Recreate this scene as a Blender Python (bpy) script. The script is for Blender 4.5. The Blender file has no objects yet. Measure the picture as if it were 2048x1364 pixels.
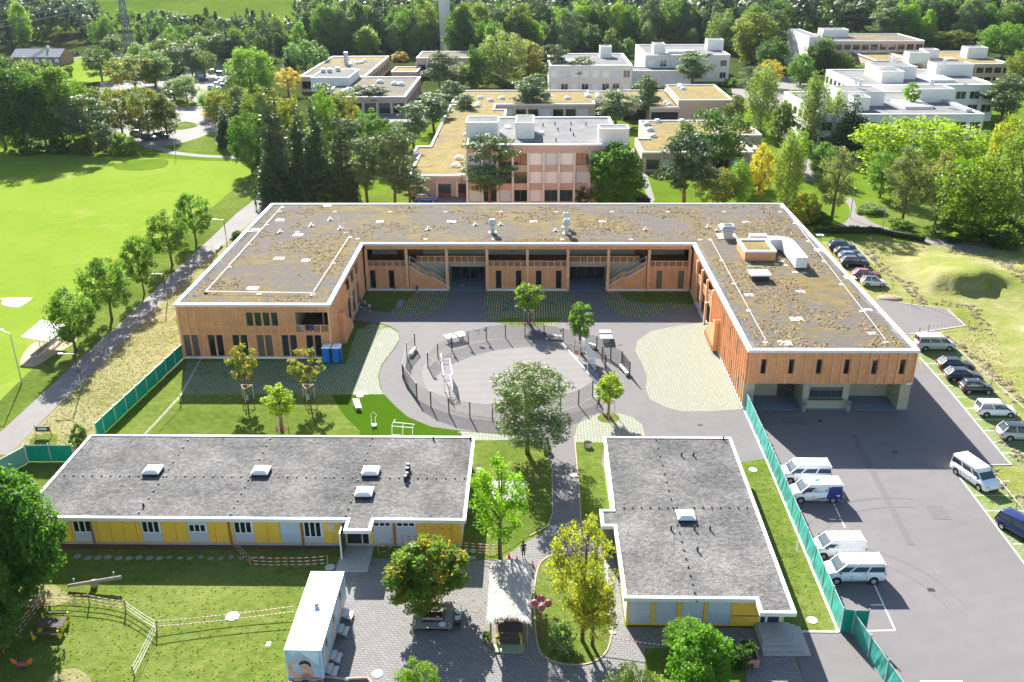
import bpy, math, random
import numpy as np
from mathutils import Vector, Matrix
random.seed(7); RNG = np.random.default_rng(11)
PI = math.pi
sc = bpy.context.scene
col = sc.collection

# ---------------------------------------------------------------- camera (drone, about 49 m up)
CAM_H = 49.0
FPX = 1850.4                      # focal length in pixels of the 2048 px wide photograph
_Y = np.array([39., -812., FPX]); _Y /= np.linalg.norm(_Y)
_D = np.array([26., 4218., FPX]); _D /= np.linalg.norm(_D)
_X = np.cross(_D, _Y); _X /= np.linalg.norm(_X)
if _X[0] < 0: _X = -_X
_R = np.array([_X, _Y, -_D])
cam_d = bpy.data.cameras.new('camera')
cam = bpy.data.objects.new('camera', cam_d); col.objects.link(cam); sc.camera = cam
cam_d.sensor_width = 36.0; cam_d.lens = FPX / 2048 * 36.0
cam_d.clip_start = 0.5; cam_d.clip_end = 6000
_m = Matrix(((_R[0][0], -_R[0][1], -_R[0][2]), (_R[1][0], -_R[1][1], -_R[1][2]), (_R[2][0], -_R[2][1], -_R[2][2])))
cam.matrix_world = Matrix.Translation((0, 0, CAM_H)) @ _m.to_4x4()

# ---------------------------------------------------------------- sky, sun, exposure
SUN_DIR = Vector((0.305, -0.952, -0.573)).normalized()
world = bpy.data.worlds.new('World'); sc.world = world; world.use_nodes = True
nt = world.node_tree
bg = nt.nodes['Background']; bg.inputs['Strength'].default_value = 0.068
sky = nt.nodes.new('ShaderNodeTexSky'); sky.sky_type = 'NISHITA'; sky.sun_disc = False
sky.sun_elevation = math.asin(-SUN_DIR.z); sky.sun_rotation = math.atan2(-SUN_DIR.x, -SUN_DIR.y) % (2 * PI)
sky.air_density = 1.0; sky.dust_density = 1.2; sky.ozone_density = 1.0; sky.altitude = 400
nt.links.new(sky.outputs['Color'], bg.inputs['Color'])
sun_d = bpy.data.lights.new('sun', 'SUN'); sun_d.energy = 5.0; sun_d.angle = math.radians(0.53)
sun_d.color = (1.0, 0.965, 0.91)
sun = bpy.data.objects.new('sun', sun_d); col.objects.link(sun)
sun.rotation_euler = SUN_DIR.to_track_quat('-Z', 'Y').to_euler(); sun.location = (-60, 200, 120)
sc.view_settings.view_transform = 'Standard'; sc.view_settings.look = 'None'
sc.view_settings.exposure = 1.78; sc.view_settings.gamma = 1; sc.view_settings.use_curve_mapping = False
sc.cycles.max_bounces = 6; sc.cycles.transparent_max_bounces = 6

# ---------------------------------------------------------------- surveying: photo row/column <-> ground
def G(px, py, z=0.0):
    d = _R @ np.array([px - 1024., py - 682., FPX]); t = (z - CAM_H) / d[2]
    return Vector((d[0] * t, d[1] * t, z))
def PX(x, y, z=0.0):
    c = _R.T @ np.array([x, y, z - CAM_H]); return 1024 + FPX * c[0] / c[2], 682 + FPX * c[1] / c[2], c[2]
def height_at(x, y, row):
    lo, hi = 0., 80.
    for _ in range(30):
        m = (lo + hi) / 2
        if PX(x, y, m)[1] > row: lo = m
        else: hi = m
    return lo
def GP(pts, z=0.0): return [G(a, b, z) for a, b in pts]
def spline(pts, n=6, closed=True):
    out = []; N = len(pts)
    rng = range(N) if closed else range(N - 1)
    for i in rng:
        p = [pts[(i + k) % N] if closed else pts[min(max(i + k, 0), N - 1)] for k in (-1, 0, 1, 2)]
        for j in range(n):
            t = j / n
            out.append(tuple(0.5 * ((2 * p[1][c]) + (-p[0][c] + p[2][c]) * t + (2 * p[0][c] - 5 * p[1][c] + 4 * p[2][c] - p[3][c]) * t * t + (-p[0][c] + 3 * p[1][c] - 3 * p[2][c] + p[3][c]) * t ** 3) for c in range(2)))
    if not closed: out.append(tuple(pts[-1][:2]))
    return out

# ---------------------------------------------------------------- materials
M = {}
def new_mat(name):
    m = bpy.data.materials.new(name); m.use_nodes = True; M[name] = m
    n = m.node_tree; b = n.nodes['Principled BSDF']; b.inputs['Specular IOR Level'].default_value = 0.3
    return m, n, b
def N(n, typ, **kw):
    x = n.nodes.new(typ)
    for k, v in kw.items():
        if k in x.inputs.keys(): x.inputs[k].default_value = v
        else: setattr(x, k, v)
    return x
def pos(n, sx=1, sy=1, sz=1, rz=0, obj=False):
    if obj: g = n.nodes.new('ShaderNodeTexCoord'); o = g.outputs['Object']
    else: g = n.nodes.new('ShaderNodeNewGeometry'); o = g.outputs['Position']
    mp = n.nodes.new('ShaderNodeMapping'); mp.inputs['Scale'].default_value = (sx, sy, sz); mp.inputs['Rotation'].default_value = (0, 0, rz)
    n.links.new(o, mp.inputs['Vector']); return mp.outputs['Vector']
def noise(n, vec, scale, detail=4, rough=0.6):
    t = n.nodes.new('ShaderNodeTexNoise'); t.inputs['Scale'].default_value = scale; t.inputs['Detail'].default_value = detail; t.inputs['Roughness'].default_value = rough
    n.links.new(vec, t.inputs['Vector']); return t.outputs['Fac']
def ramp(n, fac, stops, interp='LINEAR'):
    r = n.nodes.new('ShaderNodeValToRGB'); r.color_ramp.interpolation = interp
    e = r.color_ramp.elements
    while len(e) < len(stops): e.new(0.5)
    for i, (p, c) in enumerate(stops):
        e[i].position = p; e[i].color = (*c, 1) if not isinstance(c, (int, float)) else (c, c, c, 1)
    n.links.new(fac, r.inputs['Fac']); return r.outputs['Color']
def mix(n, fac, a, b, mode='MIX'):
    x = n.nodes.new('ShaderNodeMix'); x.data_type = 'RGBA'; x.blend_type = mode
    for k, v in (('Factor', fac), ('A', a), ('B', b)):
        i = [q for q in x.inputs if q.name == k and (q.type == ('VALUE' if k == 'Factor' else 'RGBA'))][0]
        if isinstance(v, (int, float)): i.default_value = v
        elif isinstance(v, tuple): i.default_value = (*v, 1)
        else: n.links.new(v, i)
    return [q for q in x.outputs if q.type == 'RGBA'][0]
def math_(n, op, a, b=0.0):
    x = n.nodes.new('ShaderNodeMath'); x.operation = op
    for i, v in enumerate((a, b)):
        if isinstance(v, (int, float)): x.inputs[i].default_value = v
        else: n.links.new(v, x.inputs[i])
    return x.outputs[0]
def bump(n, b, h, strength=0.4, dist=0.05):
    x = n.nodes.new('ShaderNodeBump'); x.inputs['Strength'].default_value = strength; x.inputs['Distance'].default_value = dist
    n.links.new(h, x.inputs['Height']); n.links.new(x.outputs['Normal'], b.inputs['Normal'])
def plain(name, c, rough=0.6, metal=0.0, var=0.12, scale=3.0, spec=0.3, coat=0.0, stretch=(1, 1, 1), bm=0.0):
    m, n, b = new_mat(name); b.inputs['Roughness'].default_value = rough; b.inputs['Metallic'].default_value = metal
    b.inputs['Specular IOR Level'].default_value = spec; b.inputs['Coat Weight'].default_value = coat; b.inputs['Coat Roughness'].default_value = 0.05
    f = noise(n, pos(n, *stretch), scale, 5)
    lo = tuple(max(0, v * (1 - var)) for v in c); hi = tuple(min(1, v * (1 + var)) for v in c)
    n.links.new(ramp(n, f, [(0.3, lo), (0.7, hi)]), b.inputs['Base Color'])
    if bm: bump(n, b, noise(n, pos(n, *stretch), scale * 6, 3), bm, 0.03)
    return m
def glassy(name, c=(0.012, 0.016, 0.02), rough=0.08):
    m, n, b = new_mat(name); b.inputs['Base Color'].default_value = (*c, 1); b.inputs['Roughness'].default_value = rough; b.inputs['Specular IOR Level'].default_value = 0.7
    return m
def ground_mat(name, stops, big=0.06, mid=0.9, fine=14.0, rough=0.9, bstr=0.5, bdist=0.06, w=(0.45, 0.3, 0.25), mow=None, dirt=None):
    m, n, b = new_mat(name); b.inputs['Roughness'].default_value = rough; b.inputs['Specular IOR Level'].default_value = 0.1 if 'asphalt' in name else 0.0
    p = pos(n); a = noise(n, p, big, 3); c = noise(n, p, mid, 4); f = noise(n, p, fine, 3, 0.7)
    s = math_(n, 'ADD', math_(n, 'ADD', math_(n, 'MULTIPLY', a, w[0]), math_(n, 'MULTIPLY', c, w[1])), math_(n, 'MULTIPLY', f, w[2]))
    colr = ramp(n, s, stops)
    if mow:
        wv = N(n, 'ShaderNodeTexWave', Scale=mow[0], Distortion=1.5); n.links.new(pos(n, 1, 1, 1, mow[1]), wv.inputs['Vector'])
        colr = mix(n, math_(n, 'MULTIPLY', wv.outputs['Fac'], mow[2]), colr, mow[3])
    if dirt:
        dn = ramp(n, noise(n, p, dirt[0], 5, 0.65), [(dirt[1], 0.0), (dirt[1] + 0.12, 1.0)])
        colr = mix(n, dn, colr, dirt[2])
    n.links.new(colr, b.inputs['Base Color'])
    bump(n, b, math_(n, 'ADD', f, c), bstr, bdist)
    return m
ground_mat('grass_field', [(0.3, (0.13, 0.20, 0.022)), (0.5, (0.172, 0.25, 0.03)), (0.7, (0.22, 0.285, 0.05))], big=0.035, mid=0.35, bstr=0.25, mow=(0.12, 1.2, 0.25, (0.19, 0.27, 0.03)), dirt=(0.1, 0.58, (0.24, 0.275, 0.06)))
ground_mat('grass_lawn', [(0.36, (0.062, 0.10, 0.016)), (0.49, (0.112, 0.158, 0.028)), (0.62, (0.20, 0.225, 0.06))], fine=9, mid=1.3, bstr=0.9, bdist=0.1, dirt=(0.5, 0.66, (0.2, 0.22, 0.06)))
ground_mat('grass_dry', [(0.35, (0.15, 0.17, 0.05)), (0.5, (0.28, 0.26, 0.12)), (0.64, (0.37, 0.32, 0.19))], fine=7, mid=0.8, bstr=1.0, bdist=0.15)
ground_mat('grass_meadow', [(0.33, (0.06, 0.12, 0.012)), (0.5, (0.11, 0.175, 0.018)), (0.66, (0.16, 0.215, 0.03))], big=0.02, mid=0.2, fine=3, bstr=0.8, bdist=0.2)
ground_mat('grass_bank', [(0.36, (0.14, 0.19, 0.03)), (0.47, (0.23, 0.25, 0.07)), (0.6, (0.34, 0.31, 0.16))], big=0.07, mid=0.5, fine=5, bstr=1.0, bdist=0.2, dirt=(0.25, 0.57, (0.35, 0.31, 0.17)))
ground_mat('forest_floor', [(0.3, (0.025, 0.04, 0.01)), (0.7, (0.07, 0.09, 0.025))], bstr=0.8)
ground_mat('synthetic_turf', [(0.3, (0.04, 0.09, 0.005)), (0.7, (0.055, 0.115, 0.007))], big=0.3, mid=4, fine=30, bstr=0.3, bdist=0.02)
ground_mat('mulch', [(0.3, (0.10, 0.05, 0.035)), (0.7, (0.22, 0.13, 0.09))], mid=5, fine=25, bstr=1.0)
ground_mat('straw', [(0.3, (0.38, 0.29, 0.18)), (0.5, (0.52, 0.42, 0.29)), (0.7, (0.62, 0.53, 0.40))], big=0.8, mid=4, fine=16, bstr=1.0, bdist=0.15)
ground_mat('clay', [(0.3, (0.36, 0.26, 0.19)), (0.7, (0.48, 0.38, 0.28))], bstr=0.4)
ground_mat('asphalt', [(0.3, (0.14, 0.132, 0.13)), (0.5, (0.162, 0.153, 0.15)), (0.7, (0.19, 0.18, 0.176))], big=0.12, mid=1.0, fine=28, rough=0.85, bstr=0.25, bdist=0.01, mow=(0.09, 0.35, 0.15, (0.14, 0.133, 0.13)), dirt=(0.35, 0.66, (0.225, 0.215, 0.21)))
ground_mat('asphalt_lot', [(0.3, (0.145, 0.137, 0.135)), (0.5, (0.168, 0.158, 0.156)), (0.7, (0.195, 0.184, 0.18))], big=0.08, mid=0.7, fine=24, rough=0.8, bstr=0.2, bdist=0.01, mow=(0.16, 1.25, 0.22, (0.19, 0.18, 0.175)), dirt=(0.3, 0.64, (0.2, 0.19, 0.187)))
ground_mat('asphalt_path', [(0.3, (0.19, 0.175, 0.165)), (0.7, (0.25, 0.235, 0.22))], big=0.1, mid=0.8, fine=22, bstr=0.25, bdist=0.01)
ground_mat('court_surface', [(0.3, (0.225, 0.21, 0.20)), (0.5, (0.25, 0.235, 0.222)), (0.7, (0.275, 0.26, 0.245))], big=0.1, mid=0.5, fine=20, bstr=0.15, bdist=0.01, mow=(0.18, 1.5, 0.35, (0.21, 0.197, 0.187)))
ground_mat('gravel_roof', [(0.38, (0.075, 0.073, 0.071)), (0.5, (0.155, 0.151, 0.146)), (0.62, (0.275, 0.265, 0.25))], big=0.22, mid=2.4, fine=7, bstr=1.0, bdist=0.08, w=(0.3, 0.3, 0.4), dirt=(0.33, 0.66, (0.24, 0.232, 0.215)))
ground_mat('roof_grey', [(0.35, (0.17, 0.168, 0.165)), (0.5, (0.22, 0.218, 0.215)), (0.65, (0.28, 0.276, 0.27))], big=0.25, mid=1.2, fine=8, bstr=0.4)
ground_mat('blind_dust', [(0.3, (0.30, 0.29, 0.28)), (0.7, (0.4, 0.39, 0.37))], bstr=0.2)
# planted (sedum) roofs
def sedum(name, gravel, ochre, olive, lime, thr=0.5, stretch=1.0, warm=0.5):
    m, n, b = new_mat(name); b.inputs['Roughness'].default_value = 0.95; b.inputs['Specular IOR Level'].default_value = 0.05
    p = pos(n, 1, stretch, 1)
    big = noise(n, p, 0.09, 3); mid = noise(n, p, 0.7, 5, 0.68); fine = noise(n, p, 6, 4, 0.7); vf = noise(n, p, 18, 2)
    base = ramp(n, vf, [(0.3, tuple(v * 0.75 for v in gravel)), (0.7, tuple(v * 1.25 for v in gravel))])
    patch = math_(n, 'ADD', math_(n, 'MULTIPLY', big, 0.55), math_(n, 'MULTIPLY', mid, 0.6))
    patch = math_(n, 'ADD', patch, math_(n, 'MULTIPLY', math_(n, 'SUBTRACT', fine, 0.5), 0.45))
    plant = ramp(n, noise(n, p, 0.45, 4, 0.65), [(0.32, olive), (0.47, ochre), (0.6, tuple(v * 1.15 for v in ochre)), (0.72, lime)])
    plant = mix(n, math_(n, 'MULTIPLY', fine, 0.5), plant, tuple(v * 0.35 for v in olive))
    c = mix(n, ramp(n, patch, [(thr, 0.0), (thr + 0.045, 1.0)]), base, plant)
    n.links.new(c, b.inputs['Base Color']); bump(n, b, math_(n, 'ADD', patch, math_(n, 'MULTIPLY', fine, 0.4)), 1.0, 0.25)
    return m
sedum('sedum_roof', (0.165, 0.147, 0.13), (0.27, 0.20, 0.085), (0.17, 0.165, 0.075), (0.26, 0.27, 0.05), 0.575, 1.3)
sedum('sedum_roof_dense', (0.19, 0.16, 0.11), (0.33, 0.245, 0.10), (0.21, 0.20, 0.08), (0.26, 0.28, 0.06), 0.46)
sedum('sedum_roof_orange', (0.17, 0.155, 0.13), (0.38, 0.26, 0.05), (0.22, 0.2, 0.08), (0.36, 0.29, 0.05), 0.6)
def timber(name, c, board=0.13, horiz=False):
    m, n, b = new_mat(name); b.inputs['Roughness'].default_value = 0.75; b.inputs['Specular IOR Level'].default_value = 0.15
    f = noise(n, pos(n, 9, 9, 1.1) if not horiz else pos(n, 1.1, 1.1, 9), 1.4, 5)
    c0 = ramp(n, f, [(0.3, tuple(v * 0.78 for v in c)), (0.7, tuple(v * 1.15 for v in c))])
    big = ramp(n, noise(n, pos(n), 0.5, 2), [(0.35, 0.88), (0.65, 1.0)])
    n.links.new(mix(n, 1.0, c0, big, 'MULTIPLY'), b.inputs['Base Color']); return m
timber('timber', (0.80, 0.375, 0.17)); timber('timber_rib', (0.90, 0.50, 0.27)); timber('timber_deck', (0.27, 0.115, 0.065), horiz=True)  # ribs paler than the walls: shade between them is put into the colours
timber('timber_grey', (0.34, 0.31, 0.27), horiz=True); timber('timber_post', (0.42, 0.24, 0.12)); timber('timber_dark', (0.12, 0.09, 0.075), horiz=True)
timber('bark', (0.16, 0.12, 0.09)); timber('bark_pale', (0.33, 0.30, 0.26)); timber('bark_pine', (0.26, 0.14, 0.08))
timber('stake', (0.55, 0.42, 0.27)); timber('thatch', (0.50, 0.47, 0.42))
plain('olive_wall', (0.42, 0.39, 0.27), 0.8, var=0.05); plain('concrete_white', (0.74, 0.73, 0.71), 0.75, var=0.06)
plain('concrete', (0.42, 0.40, 0.37), 0.85, var=0.12, bm=0.2); plain('white_metal', (0.80, 0.80, 0.80), 0.4, var=0.03)
plain('white_wall', (0.80, 0.765, 0.70), 0.8, var=0.05); plain('cream_wall', (0.70, 0.67, 0.60), 0.8, var=0.05)
plain('white_paint', (0.75, 0.75, 0.74), 0.6, var=0.1, scale=8); plain('blue_tile', (0.17, 0.22, 0.26), 0.5, var=0.12, scale=1)
plain('yellow_panel', (0.94, 0.56, 0.07), 0.45, var=0.04, scale=0.8); plain('grey_panel', (0.52, 0.57, 0.63), 0.4, var=0.04)
plain('fascia', (0.78, 0.79, 0.80), 0.5, var=0.04, scale=2); plain('blind', (0.60, 0.66, 0.73), 0.5, var=0.05, scale=2)
plain('bronze', (0.09, 0.075, 0.06), 0.45); plain('dark_metal', (0.03, 0.032, 0.036), 0.5); plain('steel', (0.5, 0.52, 0.54), 0.35, metal=0.7, var=0.05)
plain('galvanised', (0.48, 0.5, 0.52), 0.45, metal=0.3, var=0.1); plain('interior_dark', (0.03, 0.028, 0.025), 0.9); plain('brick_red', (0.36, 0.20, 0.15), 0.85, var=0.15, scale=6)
plain('brick', (0.56, 0.41, 0.33), 0.9, var=0.1, scale=4); plain('brick_dark', (0.2, 0.075, 0.075), 0.8); plain('chimney_concrete', (0.66, 0.64, 0.60), 0.9, var=0.1, scale=0.4)
plain('roof_white', (0.74, 0.73, 0.71), 0.6, var=0.05, scale=0.6); plain('yellow_paint', (0.80, 0.62, 0.02), 0.5, var=0.08); plain('red_paint', (0.62, 0.04, 0.03), 0.4); plain('orange_plastic', (0.8, 0.16, 0.02), 0.4)
plain('green_paint', (0.30, 0.36, 0.20), 0.6); plain('blue_plastic', (0.01, 0.16, 0.55), 0.4, var=0.1); plain('blue_plastic_dark', (0.005, 0.05, 0.12), 0.5); plain('tyre', (0.02, 0.02, 0.02), 0.8); plain('maroon', (0.33, 0.10, 0.10), 0.4)
plain('pink_planter', (0.50, 0.24, 0.19), 0.8, var=0.15); plain('mustard', (0.55, 0.36, 0.10), 0.7); plain('rust', (0.3, 0.12, 0.06), 0.8); plain('pipe', (0.55, 0.33, 0.22), 0.6); plain('tar', (0.02, 0.02, 0.022), 0.6)
plain('paver_stone', (0.30, 0.28, 0.26), 0.9, var=0.12, scale=6); plain('hedge_core', (0.02, 0.035, 0.01), 0.9); plain('slate', (0.33, 0.32, 0.33), 0.8, var=0.1, scale=1.0); plain('solar', (0.30, 0.32, 0.36), 0.3)
plain('tyre_trace', (0.150, 0.142, 0.139), 0.9, scale=2); plain('tarmac_patch', (0.137, 0.129, 0.127), 0.9, scale=20); plain('kerb', (0.55, 0.53, 0.50), 0.85, scale=5); plain('kerb_tan', (0.42, 0.32, 0.22), 0.85, scale=5)
glassy('glass'); glassy('glass_blue', (0.03, 0.05, 0.07), 0.12); glassy('glass_grey', (0.13, 0.125, 0.10), 0.35); glassy('glass_car', (.06, .09, .11), .05); glassy('glass_green', (0.03, 0.05, 0.03), 0.15)  # glass_car: reflected sky is put into its bluish base colour
# green windbreak screen: woven fabric, partly see-through is too fine to read, so solid
plain('screen_green', (0.0, 0.30, 0.19), 0.7, var=0.12, scale=1.2); plain('screen_pale', (0.15, 0.40, 0.32), 0.7, var=0.1, scale=2)
def striped(name, a, b_, freq, axis_vec, rough=0.5):
    m, n, b = new_mat(name); b.inputs['Roughness'].default_value = rough
    tc = N(n, 'ShaderNodeUVMap'); sp = n.nodes.new('ShaderNodeSeparateXYZ'); n.links.new(tc.outputs['UV'], sp.inputs[0])
    f = math_(n, 'FRACT', math_(n, 'MULTIPLY', sp.outputs[0], freq))
    n.links.new(ramp(n, f, [(0.0, a), (0.5, b_)], 'CONSTANT'), b.inputs['Base Color']); return m
striped('tape', (0.62, 0.03, 0.02), (0.8, 0.78, 0.76), 2.0, None)
# paving with grass joints
def pavers(name, sx, sy, stone, grass, rz=0.0, gthr=0.62, tint=None, mortar=0.22, patch=0.45):
    m, n, b = new_mat(name); b.inputs['Roughness'].default_value = 0.9; b.inputs['Specular IOR Level'].default_value = 0.1
    v = pos(n, 1, 1, 1, rz); br = N(n, 'ShaderNodeTexBrick'); n.links.new(v, br.inputs['Vector'])
    br.inputs['Scale'].default_value = 1.0; br.inputs['Brick Width'].default_value = sx; br.inputs['Row Height'].default_value = sy
    br.inputs['Mortar Size'].default_value = mortar * min(sx, sy); br.inputs['Mortar Smooth'].default_value = 0.2; br.inputs['Bias'].default_value = 0.0
    br.offset = 0.5; br.inputs['Color1'].default_value = (*stone, 1); br.inputs['Color2'].default_value = (*tuple(q * 0.85 for q in stone), 1); br.inputs['Mortar'].default_value = (*grass, 1)
    c = br.outputs['Color']
    if tint:
        k = ramp(n, noise(n, pos(n, 0.6, 1.6, 1), 0.8, 3), [(0.44, tint[0]), (0.5, tint[1])])
        c = mix(n, math_(n, 'SUBTRACT', 1.0, br.outputs['Fac']), br.outputs['Color'], k)
    pt = ramp(n, noise(n, pos(n), patch, 5, 0.65), [(gthr, 0.0), (gthr + 0.07, 1.0)])
    gr = ramp(n, noise(n, pos(n), 8, 3), [(0.3, tuple(q * 0.7 for q in grass)), (0.7, tuple(min(1, q * 1.35) for q in grass))])
    c = mix(n, pt, c, gr)
    n.links.new(c, b.inputs['Base Color']); bump(n, b, math_(n, 'SUBTRACT', 1.0, br.outputs['Fac']), 0.5, 0.03); return m
pavers('grass_pavers', 0.62, 0.34, (0.315, 0.31, 0.28), (0.215, 0.235, 0.145), rz=PI / 2, mortar=0.22, gthr=0.62)
pavers('grass_pavers_dense', 0.62, 0.34, (0.36, 0.37, 0.36), (0.12, 0.17, 0.05), rz=PI / 2, mortar=0.34, gthr=0.53, patch=0.9)
pavers('colour_pavers', 0.7, 0.36, (0.40, 0.30, 0.2), (0.07, 0.13, 0.03), rz=PI / 2, mortar=0.33, gthr=0.60, tint=((0.06, 0.30, 0.52), (0.62, 0.36, 0.16)), patch=0.5)
pavers('cobbles', 0.42, 0.24, (0.25, 0.24, 0.23), (0.13, 0.125, 0.115), rz=0.08, mortar=0.10, gthr=0.9)
pavers('parking_pavers', 0.6, 0.3, (0.30, 0.30, 0.24), (0.15, 0.20, 0.05), rz=0.0, mortar=0.3, gthr=0.5)
# foliage: tone comes from the object's own colour, each leaf varies a little
def foliage(name, trans=0.35, var=0.35, hi=(1.25, 1.15, 0.8), autumn=None):
    m, n, b = new_mat(name); out = n.nodes['Material Output']
    oi = n.nodes.new('ShaderNodeObjectInfo'); at = N(n, 'ShaderNodeAttribute', attribute_name='leaf')
    lv = at.outputs['Fac']
    v1 = ramp(n, lv, [(0.0, tuple([1 - var] * 3)), (0.6, (1, 1, 1)), (1.0, hi)])
    c = mix(n, 1.0, oi.outputs['Color'], v1, 'MULTIPLY')
    if autumn:
        a2 = N(n, 'ShaderNodeAttribute', attribute_name='clump')
        c = mix(n, ramp(n, a2.outputs['Fac'], [(autumn[0], 0.0), (autumn[0] + 0.15, 0.8)]), c, autumn[1])
    b.inputs['Roughness'].default_value = 0.55; b.inputs['Specular IOR Level'].default_value = 0.2
    n.links.new(c, b.inputs['Base Color'])
    tr = n.nodes.new('ShaderNodeBsdfTranslucent'); n.links.new(mix(n, 1.0, c, (1.5, 1.6, 0.5), 'MULTIPLY'), tr.inputs['Color'])
    mx = n.nodes.new('ShaderNodeMixShader'); mx.inputs[0].default_value = trans
    n.links.new(b.outputs[0], mx.inputs[1]); n.links.new(tr.outputs[0], mx.inputs[2]); n.links.new(mx.outputs[0], out.inputs[0]); return m
foliage('leaves', 0.43, 0.45); foliage('leaves_autumn', 0.43, 0.45, autumn=(0.72, (0.38, 0.27, 0.04))); foliage('needles', 0.15, 0.45, hi=(1.3, 1.3, 1.0))
# the far wood carries its tone per tree
m_, n_, b_ = new_mat('far_leaves'); a_ = N(n_, 'ShaderNodeAttribute', attribute_name='tone')
n_.links.new(a_.outputs['Color'], b_.inputs['Base Color']); b_.inputs['Roughness'].default_value = 0.6
t_ = n_.nodes.new('ShaderNodeBsdfTranslucent'); n_.links.new(a_.outputs['Color'], t_.inputs['Color']); x_ = n_.nodes.new('ShaderNodeMixShader'); x_.inputs[0].default_value = 0.3
n_.links.new(b_.outputs[0], x_.inputs[1]); n_.links.new(t_.outputs[0], x_.inputs[2]); n_.links.new(x_.outputs[0], n_.nodes['Material Output'].inputs[0])
# painted car bodies: tone from the object's colour
m_, n_, b_ = new_mat('car_paint'); o_ = n_.nodes.new('ShaderNodeObjectInfo'); n_.links.new(o_.outputs['Color'], b_.inputs['Base Color'])
b_.inputs['Roughness'].default_value = 0.3; b_.inputs['Coat Weight'].default_value = 0.8; b_.inputs['Coat Roughness'].default_value = 0.04; b_.inputs['Specular IOR Level'].default_value = 0.5
m_, n_, b_ = new_mat('cloth'); o_ = n_.nodes.new('ShaderNodeObjectInfo'); n_.links.new(o_.outputs['Color'], b_.inputs['Base Color']); b_.inputs['Roughness'].default_value = 0.9

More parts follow.
